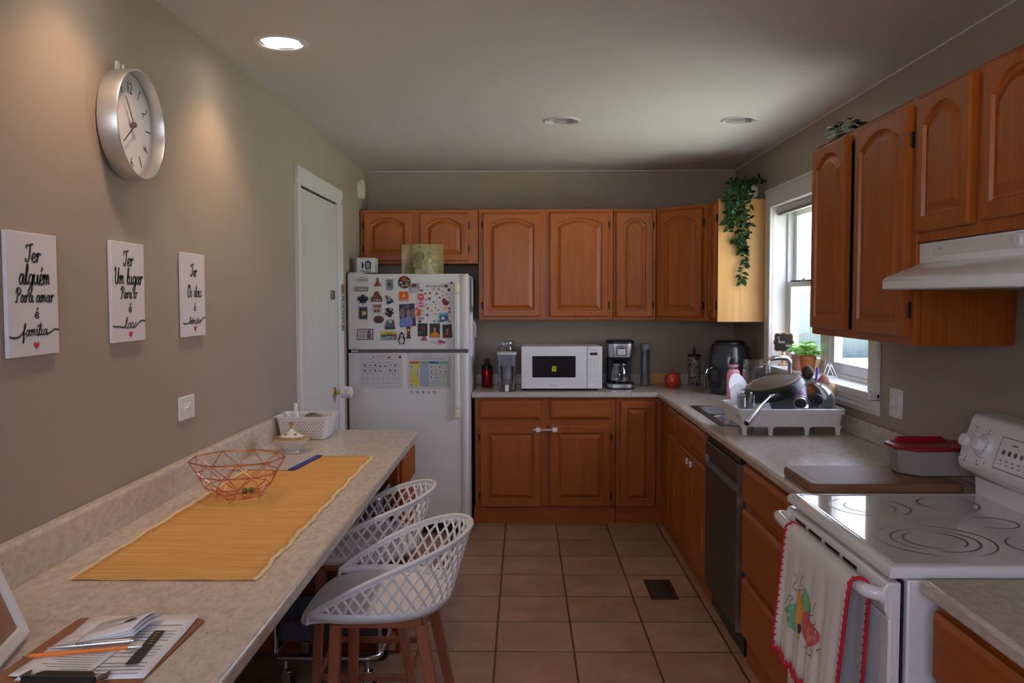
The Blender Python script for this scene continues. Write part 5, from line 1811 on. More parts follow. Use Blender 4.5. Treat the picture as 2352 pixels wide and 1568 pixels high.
m.grid([[(p[0], p[1], CT + .0345 + z) for p in cplan(q)] for q, z in ((.010, .088), (.014, .091), (.013, .099), (.004, .103), (-.012, .101))], True)
m.f.append(tuple(range(24, 30)))
ldr = m.build('lid', mat('dark_red_lid', (.25, .006, .012), .35), fc, bevel=.002)
m = MB().prism([(1.30, CT + .133), (1.315, CT + .152), (1.47, CT + .152), (1.49, CT + .133)], 'y', 2.975, 2.985)
m.build('lid_handle', mat('dark_red_lid2', (.25, .006, .012), .35), ldr, bevel=.003)

# ------------------------------------------------------------------ tea towel on the oven handle
tw = thing('tea_towel', (.775, 2.3, .52), 'white embroidered tea towel with red crochet edge hanging on the oven handle', 'towel')
def tfold(y, dz):
    k = min(1, max(0, dz / .30))
    return (.0045 * sin(y * 62 + .8) + .003 * sin(y * 121)) * k ** .8
def front(y, z):
    return Vector((.774 - .010 * min(1, max(0, (.85 - z) / .3)) + tfold(y, .86 - z), y, z))
TY0, TY1 = 1.998, 2.49
rows = []
prof = [('f', z) for z in (.485, .52, .56, .60, .65, .70, .75, .80, .835)] + [('t', a) for a in (150, 125, 100, 75, 50, 25)] + [('b', z) for z in (.84, .80, .75, .70, .64, .58, .52, .46)]
sk = lambda y, z: y + (.86 - z) * (.10 if y < 2.3 else .07) * (1 if z < .86 else 0)
for k, v in prof:
    row = []
    for i in range(41):
        y = TY0 + (TY1 - TY0) * i / 40
        if k == 'f':
            zz = v + (.03 * (y - 2.3) if v < .53 else 0)
            p = front(y, zz)
            p.y = y + (.835 - v) * .14
        elif k == 't':
            a = radians(v)
            p = Vector((.7985 + .0235 * cos(a), y, .859 + .0235 * sin(a)))
        else:
            p = Vector((.8235 + .003 * sin(y * 40), y - .006 + (.84 - v) * .13, v))
        row.append(p)
    rows.append(row)
m = MB().grid(rows)
m.build('cloth', mat('white_cotton', (.74, .72, .71), .9, bump=.25, scale=260), tw, thick=.0025, toff=0)
redt = mat('red_thread', (.48, .012, .03), .8)
nf = 9
for col, nm in ((0, 'crochet_edge'), (40, 'crochet_edge')):
    m = MB()
    line = spline([r[col] for r in rows], 5)
    m.tube(line, .0046, 6)
    L = 0
    for i in range(1, len(line) - 1):
        L += (line[i] - line[i - 1]).length
        if L > .019:
            L = 0
            tn = (line[i + 1] - line[i - 1]).normalized()
            dy = .017 if col == 0 else -.017
            m.tube([line[i] - tn * .004, line[i] + Vector((0, dy, 0)) + tn * .003], [.0046, .0016], 5)
    m.build(nm, redt, tw)
for rr, s_ in ((rows[0], 1), (rows[-1], -1)):
    m = MB()
    line = [Vector(p) for p in rr]
    m.tube(line, .0075, 6)
    for i in range(0, 41, 1):
        m.tube([line[i], line[i] + Vector((-.001 * s_, 0, .022))], [.004, .001], 5)
        m.tube([line[i], line[i] + Vector((0, .003, -.016))], [.004, .002], 5)
    m.build('crochet_hem', redt, tw)
cotton_print = lambda r, g, b: C(r, g, b, .9)
EMB = [
 ('embroidered_leaf', (120, 185, 150), 0, [(2.449, 0.639), (2.425, 0.657), (2.387, 0.677), (2.35, 0.689), (2.344, 0.673), (2.345, 0.645), (2.342, 0.616), (2.378, 0.603), (2.406, 0.604), (2.39, 0.616), (2.423, 0.615), (2.412, 0.626), (2.431, 0.631)]),
 ('embroidered_leaf_heart', (215, 200, 110), 0.0006, [(2.385, 0.642), (2.346, 0.672), (2.343, 0.639), (2.372, 0.631)]),
 ('embroidered_leaf', (125, 180, 130), 0, [(2.283, 0.76), (2.262, 0.74), (2.248, 0.709), (2.275, 0.696), (2.29, 0.706), (2.308, 0.723), (2.297, 0.744)]),
 ('embroidered_carrot', (228, 170, 70), 0.0006, [(2.337, 0.74), (2.316, 0.73), (2.295, 0.711), (2.284, 0.692), (2.298, 0.66), (2.317, 0.639), (2.343, 0.639), (2.346, 0.665), (2.346, 0.699)]),
 ('embroidered_ham', (205, 95, 98), 0.0012, [(2.284, 0.692), (2.26, 0.699), (2.24, 0.686), (2.198, 0.686), (2.172, 0.677), (2.174, 0.655), (2.2, 0.633), (2.242, 0.615), (2.276, 0.613), (2.291, 0.63), (2.291, 0.663)]),
 ('embroidered_ham_fat', (225, 130, 126), 0.0018, [(2.271, 0.659), (2.227, 0.67), (2.195, 0.665), (2.198, 0.649), (2.238, 0.627), (2.27, 0.628)]),
 ('embroidered_berry', (72, 64, 72), 0.0018, [(2.327, 0.637), (2.297, 0.652), (2.296, 0.631), (2.316, 0.62)]),
 ('embroidered_flower', (228, 214, 115), 0.0018, [(2.307, 0.615), (2.296, 0.612), (2.316, 0.606), (2.33, 0.595), (2.332, 0.602), (2.351, 0.597), (2.332, 0.608), (2.331, 0.616), (2.317, 0.616), (2.297, 0.626)]),
 ('embroidered_flower', (228, 214, 115), 0.0018, [(2.249, 0.608), (2.238, 0.606), (2.258, 0.599), (2.271, 0.587), (2.274, 0.595), (2.294, 0.589), (2.274, 0.601), (2.273, 0.61), (2.258, 0.609), (2.238, 0.62)]),
]
STEMS = [[(2.381, 0.769), (2.359, 0.759), (2.384, 0.727), (2.357, 0.723)], [(2.304, 0.788), (2.323, 0.762), (2.302, 0.749), (2.332, 0.735)], [(2.441, 0.658), (2.41, 0.694), (2.383, 0.696), (2.398, 0.677)], [(2.192, 0.752), (2.214, 0.731), (2.209, 0.711), (2.241, 0.702), (2.228, 0.72)], [(2.19, 0.705), (2.194, 0.691), (2.235, 0.676)], [(2.161, 0.66), (2.151, 0.648), (2.182, 0.629), (2.177, 0.622)], [(2.241, 0.594), (2.208, 0.602), (2.2, 0.618), (2.223, 0.615)]]
tp = lambda y, z, w=0: front(y - (.835 - z) * .14, z) + Vector((-.0024 - w, (.835 - z) * .14, 0))
for nm, col_, lf_, pts in EMB:
    pts = [(p.x, p.y) for p in spline([(a, b, 0) for a, b in pts], 4, True)]
    c = (sum(p[0] for p in pts) / len(pts), sum(p[1] for p in pts) / len(pts))
    n = len(pts)
    MB().add([tp(c[0], c[1], lf_)] + [tp(c[0] + (p[0] - c[0]) * .5, c[1] + (p[1] - c[1]) * .5, lf_) for p in pts] + [tp(p[0], p[1], lf_) for p in pts],
             [(0, 1 + i, 1 + (i + 1) % n) for i in range(n)] + [(1 + i, 1 + n + i, 1 + n + (i + 1) % n, 1 + (i + 1) % n) for i in range(n)]).build(nm, cotton_print(*col_), tw, smooth=False)
for q in STEMS:
    stroke(MB(), q, tp, .0022, .0012, 5).build('embroidered_stem', C(90, 88, 92, .9), tw, smooth=False)

# ------------------------------------------------------------------ dish rack
rk = thing('dish_rack', (1.24, 4.1, CT), 'white plastic dish rack full of drying dishes beside the sink', 'dish rack')
RX, RX2, RY, RY2, RZ = .998, 1.492, 3.908, 4.29, 1.035
m = MB()
rg = [[(p[0], p[1], z) for p in rrect(RX + q, RX2 - q, RY + q, RY2 - q, max(.012, .035 - q), 5)] for q, z in ((.035, .958), (.026, .948), (.018, .952), (.008, 1.006), (-.002, 1.010), (-.004, 1.032), (.0, RZ), (.008, RZ), (.012, 1.03), (.022, .962))]
m.grid(rg, True)
k = 24
m.f += [tuple(range(k))[::-1], tuple(range(9 * k, 10 * k))]
m.build('tub', M['white'], rk)
for y, s_ in ((RY + .026, 1), (RY2 - .026, -1)):
    for x in (RX + .03, 1.150, 1.318, RX2 - .03):
        m = MB().prism([(x - .009, CT), (x + .009, CT), (x + .011, CT + .030), (x + .022, CT + .044), (x - .022, CT + .044), (x - .011, CT + .030)], 'y', y - .004, y + .008)
        m.build('foot', M['white'], rk, bevel=.002)
for i in range(7):
    MB().tube([(1.03 + .07 * i, RY + .04, .972), (1.03 + .07 * i, RY2 - .04, .972)], .003, 6).build('divider_rib', M['white'], rk)

def disc(c, nrm):
    nrm = Vector(nrm).normalized()
    return Matrix.Translation(c) @ nrm.to_track_quat('Z', 'Y').to_matrix().to_4x4()
def tthing(name, mat4, label, cat, group=None):
    t = thing(name, mat4.translation, label, cat, group)
    return t
# plates
for i, (c, nn, r, lb) in enumerate((((1.058, 4.20, 1.082), (.68, -.66, .30), .092, 'taller white plate standing at the left end of the dish rack'),
                                    ((1.036, 4.10, 1.062), (.62, -.72, .30), .076, 'smaller white plate in front of the taller one in the dish rack'))):
    D = disc(c, nn)
    t = thing('plate', c, lb, 'plate', 'white plates in the dish rack')
    m = MB().lathe([(.001, 0), (r * .6, .0), (r * .68, .003), (r * .98, .014), (r, .017), (r * .97, .018), (r * .66, .007), (.001, .004)], (0, 0, 0), 40, D)
    m.build('dish', por, t)
# tumblers
def tumbler(x, y, z, rt_, rb, h, label, up_=True, parent=None, name='glass', cat='glass', group=None, base=.006):
    t = thing(name, (x, y, z), label, cat, group)
    p = [(.001, 0), (rb * .95, 0), (rb, .004), (rt_, h), (rt_ - .0025, h), (rb - .003, base), (.001, base)]
    if not up_:
        p = [(r, h - q) for r, q in p][::-1]
    MB().lathe(p, (x, y, z), 32).build('glass_body', M['glass'], t)
    return t
tumbler(1.040, 3.975, .990, .034, .036, .118, 'clear ribbed tumbler upside down at the front left of the dish rack', False, base=.014, group='clear glasses by the sink')
tumbler(1.105, 4.06, .990, .028, .026, .10, 'small clear glass upside down behind the pan handle in the dish rack', False, base=.01, group='clear glasses by the sink')
tumbler(1.375, 5.085, CT + .0005, .058, .066, .27, 'large clear glass vase upright between pink bottle and tap', True, group='clear glasses by the sink')
tumbler(1.455, 5.20, CT + .0005, .055, .050, .22, 'second large clear glass behind the vase near the window', True, group='clear glasses by the sink')
# frying pan
fpn = thing('frying_pan', (1.208, 4.09, 1.143), 'black frying pan upside down on the dish rack with a steel handle', 'frying pan')
D = disc((1.208, 4.11, 1.144), (-.26, -.10, .96))
pan_m = mat('dark_pan_enamel', (.010, .014, .016), .28, spec=.35)
MB().lathe([(.128, -.001), (.136, -.006), (.146, -.03), (.152, -.054), (.154, -.056), (.150, -.056), (.142, -.03), (.130, -.006), (.001, -.005)], (0, 0, 0), 56, D).build('pan_body', pan_m, fpn)
MB().lathe([(.001, .0005), (.122, .0005), (.128, -.001)], (0, 0, 0), 56, D).build('pan_base', mat('brown_pan_base', (.075, .048, .030), .55), fpn)
for r in (.121, .112):
    MB().tube([D @ Vector((r * cos(a), r * sin(a), .0006)) for a in [2 * pi * i / 56 for i in range(56)]], .0013, 5, True).build('base_ring', C(150, 120, 85), fpn)
a, b, c = Vector((1.165, 3.975, 1.094)), Vector((1.150, 3.945, 1.092)), Vector((1.078, 3.875, 1.048))
MB().bar((1.185, 3.99, 1.096), b, .022, .012).build('handle_bracket', M['steel'], fpn, bevel=.002)
m = MB().tube([b, c], [.006, .009], 10)
hnd = m.build('handle', M['chrome'], fpn)
e = Vector((1.002, 3.80, .985))
dv = (e - c).normalized()
MB().tube([c - dv * .01, c + dv * .01, c + (e - c) * .8, e], [.009, .012, .014, .015], 14).build('grip', M['steel'], hnd)
MB().lathe([(.001, .0), (.012, 0), (.0135, -.002)], (0, 0, 0), 18, disc(e + dv * .0005, dv)).build('hollow_shade', M['black'], hnd)  # black disc on the solid grip paints the shade of a hollow
# purple travel bottle, mouth to the front
tb = thing('travel_bottle', (1.31, 4.0, 1.04), 'purple patterned steel bottle lying mouth down in the dish rack', 'bottle')
ax = Vector((-.18, -.72, -.40)).normalized()
D = disc((1.292, 3.955, 1.056), ax)
pm_ = mat('purple_pattern', (.20, .11, .24), .4, var=.7, scale=45)
MB().lathe([(.001, -.115), (.033, -.115), (.034, -.11), (.034, -.03), (.031, -.022)], (0, 0, 0), 30, D).build('bottle_body', pm_, tb)
MB().lathe([(.031, -.022), (.0315, -.018), (.0295, -.016), (.0315, -.013), (.0295, -.010), (.0305, 0), (.027, 0), (.026, -.05), (.001, -.05)], (0, 0, 0), 30, D).build('steel_neck', M['steel'], tb)
MB().lathe([(.001, -.0475), (.0255, -.0475), (.0265, -.004)], (0, 0, 0), 24, D).build('inside_shade', M['black'], tb)  # black lining paints the shade inside the steel bottle
# lids and boxes
pl = thing('plastic_lid', (1.20, 4.04, 1.03), 'grey translucent plastic lid leaning under the pan in the dish rack', 'lid')
D = disc((1.235, 4.03, 1.045), (.25, -.75, .6))
MB().prism(rrect(-.075, .075, -.055, .055, .015, 4), 'z', 0, .006).move(D).build('lid_plate', C(120, 122, 130, .3), pl, bevel=.002)
gl_ = thing('pan_cover', (1.385, 4.0, 1.0), 'round glass pan lid with black knob standing in the dish rack', 'pan lid')
D = disc((1.384, 4.03, 1.058), (-.10, -.96, .26))
MB().lathe([(.093, 0), (.088, .004), (.06, .014), (.03, .02), (.001, .022)], (0, 0, 0), 44, D).build('glass_dome', clear_mat('tinted_glass', (.72, .80, .80), .14), gl_, thick=.002)
MB().lathe([(.092, -.003), (.096, -.003), (.0965, .003), (.092, .004)], (0, 0, 0), 44, D).build('steel_rim', M['steel'], gl_)
MB().lathe([(.010, .02), (.012, .03), (.026, .036), (.028, .046), (.024, .052), (.001, .049)], (0, 0, 0), 28, D).build('knob', M['black'], gl_)
cu_ = thing('teal_cup', (1.36, 4.14, .99), 'pale teal cup behind the glass lid in the dish rack', 'cup')
MB().lathe([(.001, .002), (.032, 0), (.040, .06), (.043, .155), (.040, .155), (.036, .01), (.001, .008)], (1.368, 4.14, .990), 28).build('cup_body', C(110, 160, 165), cu_)
# utensils standing at the far right
def utensil(name, a, b, r, head, hm, hsc, label, hmat, smat):
    t = thing(name, a, label, 'utensil', 'utensils standing in the dish rack')
    a, b = Vector(a), Vector(b)
    MB().tube([a, b], r, 10).build('handle', smat, t)
    if head:
        dz = (b - a).normalized()
        D = Matrix.Translation(b + dz * hsc[2] * .8) @ dz.to_track_quat('Z', 'Y').to_matrix().to_4x4() @ Matrix.Rotation(hm, 4, 'Z')
        m = MB().ball((0, 0, 0), 1, 12, hsc)
        m.move(D)
        m.build('head', hmat, t)
utensil('ladle', (1.42, 4.21, .985), (1.413, 4.215, 1.15), .006, True, 1.9, (.028, .014, .035), 'dark brown spoon head standing at the back of the dish rack', C(48, 30, 24), C(40, 28, 24))
utensil('spatula', (1.415, 4.15, .985), (1.452, 4.19, 1.205), .006, False, 0, None, 'purple spatula handle sticking up from the dish rack', C(90, 60, 150), C(88, 58, 150))
utensil('wooden_spoon', (1.455, 4.14, .985), (1.468, 4.16, 1.075), .006, True, .5, (.030, .012, .056), 'brown wooden spoon standing at the right end of the dish rack', C(120, 68, 42), C(120, 72, 45))
utensil('wooden_paddle', (1.470, 4.075, .985), (1.479, 4.085, 1.05), .006, True, .7, (.026, .007, .050), 'pale wooden paddle at the far right end of the dish rack', C(205, 175, 130), C(200, 170, 125))

# ------------------------------------------------------------------ bottles and appliances along the back worktop
def bottle(name, x, y, prof, material, label, cat, caps, group=None):
    t = thing(name, (x, y, CT), label, cat, group)
    MB().lathe(prof, (x, y, CT + .0005), 32).build('body', material, t)
    for nm, pr, mt in caps:
        MB().lathe(pr, (x, y, CT + .0005), 28).build(nm, mt, t)
    return t
bottle('water_bottle', 1.268, 5.12, [(.001, 0), (.038, 0), (.040, .004), (.040, .175), (.036, .195), (.025, .210)], C(240, 165, 180, .5), 'pink water bottle with black cap behind the dish rack', 'bottle',
       [('steel_neck', [(.0245, .21), (.0255, .212), (.0255, .224)], M['steel']), ('collar', [(.026, .224), (.027, .226), (.027, .238), (.024, .239)], C(240, 165, 180, .5)), ('cap', [(.026, .239), (.026, .255), (.020, .270), (.001, .272)], M['black'])])
bottle('water_bottle', -.268, 6.10, [(.001, 0), (.038, 0), (.040, .004), (.040, .118), (.037, .132), (.03, .138)], M['redm'], 'dark red metal bottle at the left end of the back worktop', 'bottle',
       [('shoulder', [(.038, .128), (.038, .158), (.026, .166)], M['black']), ('cap', [(.017, .165), (.018, .168), (.018, .196), (.013, .205), (.001, .206)], C(70, 12, 18))])
t = thing('tumbler', (.883, 6.17, CT), 'tall slim clear tumbler with grey cap right of the coffee maker', 'tumbler')
MB().lathe([(.001, 0), (.033, 0), (.035, .003), (.035, .265), (.033, .265), (.032, .006), (.001, .006)], (.883, 6.17, CT + .0005), 30).build('body', M['plasticclear'], t)
MB().lathe([(.0362, .262), (.0365, .264), (.0365, .305), (.034, .309), (.001, .31)], (.883, 6.17, CT + .0005), 30).build('cap', M['grey'], t)
MB().lathe([(.001, .008), (.031, .008), (.031, .09), (.001, .09)], (.883, 6.17, CT + .0005), 30).build('liquid', M['plasticclear'], t)
t = thing('glass_jar', (-.122, 6.10, CT), 'tall clear glass jar standing behind the water filter pitcher', 'jar')
MB().lathe([(.001, 0), (.056, 0), (.060, .005), (.060, .27), (.052, .285), (.052, .30), (.049, .30), (.049, .285), (.057, .268), (.057, .006), (.001, .006)], (-.122, 6.10, CT + .0005), 36).build('jar_body', M['glass'], t)
MB().lathe([(.054, .292), (.056, .295), (.056, .325), (.052, .335), (.03, .338), (.001, .338)], (-.122, 6.10, CT + .0005), 36).build('lid', M['plasticclear'], t)
wp = thing('water_pitcher', (-.118, 5.865, CT), 'clear water filter pitcher with white top left of the microwave', 'pitcher')
def pr_(q, r=.025):
    return rrect(-.118 - .064 + q, -.118 + .064 - q, 5.775 + q, 5.945 - q, r, 5)
m = MB()
m.grid([[(p[0], p[1], CT + .0005 + z) for p in pr_(q)] for q, z in ((.012, 0), (.008, .01), (.002, .15), (-.001, .255), (.001, .255), (.004, .15), (.010, .012))], True)
m.f += [tuple(range(24))[::-1], tuple(range(144, 168))]
m.build('jug', M['plasticclear'], wp)
m = MB()
m.grid([[(p[0], p[1], CT + .0005 + z) for p in pr_(q)] for q, z in ((.010, .178), (.007, .25), (.007, .2555), (.012, .2555), (.02, .19))], True)
m.f += [tuple(range(24))[::-1]]
m.build('reservoir', C(205, 210, 215, .3), wp)
m = MB()
m.grid([[(p[0], p[1], CT + .0005 + z) for p in pr_(q)] for q, z in ((-.003, .2556), (-.004, .258), (-.003, .265), (.004, .269))], True)
m.f += [tuple(range(24))[::-1], tuple(range(72, 96))]
m.build('lid', M['white'], wp)
MB().lathe([(.001, .085), (.026, .085), (.03, .1), (.03, .178)], (-.118, 5.86, CT), 20).build('filter', C(190, 195, 202), wp)
bx(-.131, -.105, 5.760, 5.777, CT + .002, CT + .05).build('spigot', M['white'], wp, bevel=.004)
MB().tube(spline([(-.118, 5.945, CT + .24), (-.118, 5.985, CT + .235), (-.118, 5.99, CT + .14), (-.118, 5.95, CT + .07)], 5), .009, 10).build('handle', M['white'], wp)
t = thing('sugar_pot', (1.063, 6.06, CT), 'glossy red apple shaped pot with a stem in the corner', 'pot')
MB().lathe([(.001, 0), (.03, 0), (.046, .012), (.055, .045), (.052, .075), (.038, .098), (.018, .105), (.001, .103)], (1.063, 6.06, CT + .0005), 36).build('body', mat('glossy_red_glaze', (.50, .035, .012), .15, coat=.5), t)
MB().lathe([(.012, .103), (.008, .112), (.007, .124), (.009, .128), (.001, .13)], (1.063, 6.06, CT + .0005), 16).build('stem', mat('glossy_red_glaze2', (.50, .035, .012), .15), t)
solo(MB().prism([(.935, CT + .0005), (1.16, CT + .0005), (1.16, CT + .085), (.935, CT + .085)], 'y', 6.262, 6.280), 'wooden_board', M['maple'], 'small pale wooden board leaning on the upstand behind the red pot', 'cutting board', bevel=.004)
t = thing('patterned_tumbler', (1.246, 6.19, CT), 'dark blue and cream swirl patterned tumbler with pointed lid', 'tumbler')
def swirl():
    m, n, l, b = new_mat('swirl_pattern')
    tc = n.new('ShaderNodeTexCoord')
    nz = n.new('ShaderNodeTexNoise')
    nz.inputs['Scale'].default_value = 26
    nz.inputs['Detail'].default_value = 1.5
    nz.inputs['Distortion'].default_value = 3.5
    l.new(tc.outputs['Object'], nz.inputs[0])
    rp = n.new('ShaderNodeValToRGB')
    rp.color_ramp.interpolation = 'CONSTANT'
    e = rp.color_ramp.elements
    e[0].color, e[0].position = (.012, .02, .05, 1), 0
    e[1].color, e[1].position = (.48, .45, .36, 1), .47
    x = e.new(.60)
    x.color = (.015, .025, .06, 1)
    l.new(nz.outputs[0], rp.inputs[0])
    l.new(rp.outputs[0], b.inputs[0])
    b.inputs['Roughness'].default_value = .35
    return m
MB().lathe([(.001, 0), (.038, 0), (.040, .004), (.044, .215), (.043, .216)], (1.246, 6.19, CT + .0005), 32).build('body', swirl(), t)
MB().lathe([(.0452, .212), (.0455, .225), (.04, .229), (.001, .23)], (1.246, 6.19, CT + .0005), 28).build('lid', M['black'], t)
MB().lathe([(.006, .229), (.010, .25), (.006, .27), (.001, .288)], (1.246, 6.19, CT + .0005), 12).build('lid_tip', M['black'], t)
af = thing('air_fryer', (1.377, 5.68, CT), 'large dark grey egg shaped air fryer in the corner', 'air fryer')
afm = mat('dark_grey_gloss', (.030, .032, .037), .22, coat=.4)
MB().lathe([(.001, .0), (.115, 0), (.122, .008), (.133, .05), (.141, .12)], (1.377, 5.68, CT + .0005), 48).build('base_shell', afm, af)
MB().lathe([(.1405, .122), (.1425, .18), (.139, .25), (.128, .31), (.118, .328), (.10, .336)], (1.377, 5.68, CT + .0005), 48).build('upper_shell', afm, af)
MB().lathe([(.102, .334), (.10, .345), (.085, .352), (.001, .353)], (1.377, 5.68, CT + .0005), 40).build('top_cap', M['black'], af)
dirn = Vector((-.82, -.57, 0)).normalized()
c0 = Vector((1.377, 5.68, 0))
dp = [c0 + dirn * .137 + Vector((0, 0, 1.085)), c0 + dirn * .165 + Vector((0, 0, 1.083)), c0 + dirn * .205 + Vector((0, 0, 1.075)), c0 + dirn * .222 + Vector((0, 0, 1.045)), c0 + dirn * .222 + Vector((0, 0, .95))]
m = MB()
for a, b in zip(dp, dp[1:]):
    m.bar(a, b, .03, .014)
hdl = m.build('drawer_handle', M['black'], af, bevel=.003)
sd_ = Vector((-dirn.y, dirn.x, 0))
MB().tube([p + dirn * .006 + Vector((0, 0, .006)) for p in dp], .0045, 8).build('chrome_strip', M['chrome'], hdl)
MB().plate(rrect(-.045, .045, .955, 1.10, .015, 4), lambda u, v, w=0: c0 + dirn * (.1365 + w - u * u * 3.2) + sd_ * u + Vector((0, 0, v)), 0, .005).build('drawer_front', M['black'], af)

# ------------------------------------------------------------------ window sill
SZ = WZ0 + .008
chb = thing('chalkboard_sign', (1.605, 5.24, SZ), 'small black chalkboard sign with wavy edge on a wooden stand on the sill', 'sign')
nrm = Vector((-.52, -.85, 0)).normalized()
mp = fmap((1.605, 5.24, SZ), (-nrm.y, nrm.x, 0), (0, 0, 1), nrm)
MB().lathe([(.001, 0), (.032, 0), (.034, .004), (.032, .010), (.014, .014), (.011, .03), (.015, .05), (.010, .075), (.008, .085), (.001, .086)], (1.605, 5.24, SZ), 24).build('stand', C(200, 160, 115), chb)
def wavy(s_):
    out = []
    for i in range(72):
        a = 2 * pi * i / 72
        c, q = cos(a), sin(a)
        r = 1 / max(abs(c) / .060, abs(q) / .058)
        r = min(r, .070) + .0042 * cos(a * 8)
        out.append((r * c * s_, .142 + r * q * s_))
    return out
bd = MB().plate(wavy(1), mp, -.004, .003).build('board', C(165, 130, 90), chb)
MB().plate(wavy(.91), mp, .003, .0045).build('slate', M['blackm'], chb)
m = MB()
script(m, 'bom', mp, -.012, .137, .012, .040, .0022, .2)
script(m, 'dia', mp, .026, .118, .009, .028, .002, .2)
stroke(m, [(-.030 + x * .016, .170 + y * .016) for x, y in heart_pts(14)], mp, .0018, .0006, 3, 0, True)
for i in range(len(m.v)):
    m.v[i] = m.v[i] + nrm * .0046
m.build('chalk_lettering', C(190, 190, 190), chb)
leafm = mat('fresh_green_leaf', (.34, .58, .18), .5, var=.35, scale=30)
leafm.node_tree.nodes['Principled BSDF'].inputs['Subsurface Weight'].default_value = .0
def translucent(mt, col, f=.45):
    n, l = mt.node_tree.nodes, mt.node_tree.links
    b = n['Principled BSDF']
    t = n.new('ShaderNodeBsdfTranslucent')
    t.inputs[0].default_value = col + (1,)
    x = n.new('ShaderNodeMixShader')
    x.inputs[0].default_value = f
    l.new(b.outputs[0], x.inputs[1])
    l.new(t.outputs[0], x.inputs[2])
    l.new(x.outputs[0], n['Material Output'].inputs[0])
translucent(leafm, (.62, .90, .35))
dkleaf = mat('dark_green_leaf', (.012, .028, .009), .6, var=.5, scale=25, spec=.12)
def leaf(mb, base, dirv, upv, L, w, droop=.25):
    d = Vector(dirv).normalized()
    s_ = d.cross(Vector(upv))
    if s_.length < 1e-4:
        s_ = d.cross(Vector((1, .3, 0)))
    s_.normalize()
    u_ = s_.cross(d)
    b = Vector(base)
    P = []
    for t, ww in ((0, .03), (.25, .75), (.5, 1), (.75, .7), (1, .02)):
        c = b + d * (L * t) - u_ * (droop * L * t * t)
        P.append([c - s_ * (w / 2 * ww) + u_ * (w * .16 * ww), c, c + s_ * (w / 2 * ww) + u_ * (w * .16 * ww)])
    return mb.grid(P)
def pot_plant(name, x, y, rt_, rb, h, pm_, label, nl, spread, hh, sd__):
    t = thing(name, (x, y, SZ), label, 'plant', 'potted herbs on the window sill')
    MB().lathe([(.001, 0), (rb, 0), (rt_ * .93, h * .72), (rt_, h * .74), (rt_ * 1.03, h), (rt_ * .93, h), (rt_ * .88, h * .85), (.001, h * .84)], (x, y, SZ + .0005), 28).build('pot', pm_, t)
    MB().lathe([(.001, h * .86), (rt_ * .9, h * .85)], (x, y, SZ), 20).build('soil', C(45, 32, 25), t)
    r_ = random.Random(sd__)
    lm, sm_ = MB(), MB()
    for i in range(nl):
        a, q = r_.uniform(0, 2 * pi), r_.uniform(.15, 1)
        tip = Vector((x + spread * q * cos(a) * .55, y + spread * q * sin(a), SZ + h * .85 + hh * r_.uniform(.35, 1) * (1.15 - .5 * q)))
        tip.x = min(tip.x, 1.615)
        b = Vector((x + .012 * cos(a), y + .012 * sin(a), SZ + h * .85))
        sm_.tube([b, b.lerp(tip, .5) + Vector((0, 0, .012)), tip], .0012, 5)
        for k in range(3):
            aa = a + (k - 1) * 1.5 + r_.uniform(-.3, .3)
            leaf(lm, tip, (cos(aa) * .6, sin(aa), r_.uniform(-.1, .35)), (0, 0, 1), r_.uniform(.032, .048), r_.uniform(.030, .044))
    for v in lm.v:
        v.x = min(v.x, 1.640)
    sm_.build('stems', C(120, 150, 70), t)
    lm.build('leaves', leafm, t)
pot_plant('potted_herb', 1.587, 4.895, .040, .032, .085, C(196, 140, 128, .7), 'leafy green herb in a pinkish pot next to the chalkboard on the sill', 26, .085, .085, 5)
pot_plant('potted_herb', 1.585, 4.735, .046, .034, .095, C(190, 112, 72, .7), 'leafy green herb in an orange terracotta pot on the sill', 34, .10, .085, 9)
es = thing('picture_easel', (1.575, 4.40, SZ), 'tiny clear plastic easel holding a card on the window sill', 'easel')
m = MB()
for y in (4.375, 4.425):
    m.bar((1.56, y, SZ + .001), (1.585, y, SZ + .075), .004)
    m.bar((1.62, y, SZ + .001), (1.585, y, SZ + .075), .004)
    m.bar((1.545, y, SZ + .012), (1.615, y, SZ + .008), .004)
m.bar((1.585, 4.375, SZ + .075), (1.585, 4.425, SZ + .075), .004)
m.build('frame', M['white'], es)
MB().add([(1.557, 4.45, SZ + .014), (1.557, 4.52, SZ + .014), (1.585, 4.52, SZ + .09), (1.585, 4.45, SZ + .09)], [(0, 1, 2, 3)]).build('card', M['plasticclear'], es, thick=.002)
gc = thing('glass_trinket', (1.55, 4.53, SZ), 'tiny clear glass trinket on the sill before the easel', 'ornament')
MB().lathe([(.001, 0), (.012, 0), (.014, .01), (.010, .022), (.001, .026)], (1.545, 4.56, SZ + .0005), 16).build('trinket_body', M['glass'], gc)

# ------------------------------------------------------------------ plants on top of the cabinets
tr = thing('trailing_plant', (1.40, 5.54, 2.18), 'artificial trailing plant in a white pot hanging down the pale cabinet panel', 'plant')
MB().lathe([(.001, 0), (.038, 0), (.05, .02), (.055, .055), (.050, .085), (.046, .085), (.05, .055), (.001, .05)], (1.460, 5.525, 2.1805), 30).build('pot', por, tr)
lm, sm_ = MB(), MB()
r_ = random.Random(21)
def vine(pts, nl, L, wd):
    P = spline(pts, 8)
    sm_.tube(P, .0016, 5)
    for i in range(nl):
        p = P[min(len(P) - 1, int((i + r_.random()) / nl * len(P)))]
        a = r_.uniform(0, 2 * pi)
        d = Vector((cos(a), -.35 - .4 * r_.random(), sin(a) * .7 - .25))
        l_ = L * r_.uniform(.75, 1.2)
        leaf(lm, p, d, (0, -1, .5), l_, l_ * wd)
ctr = Vector((1.425, 5.52, 2.262))
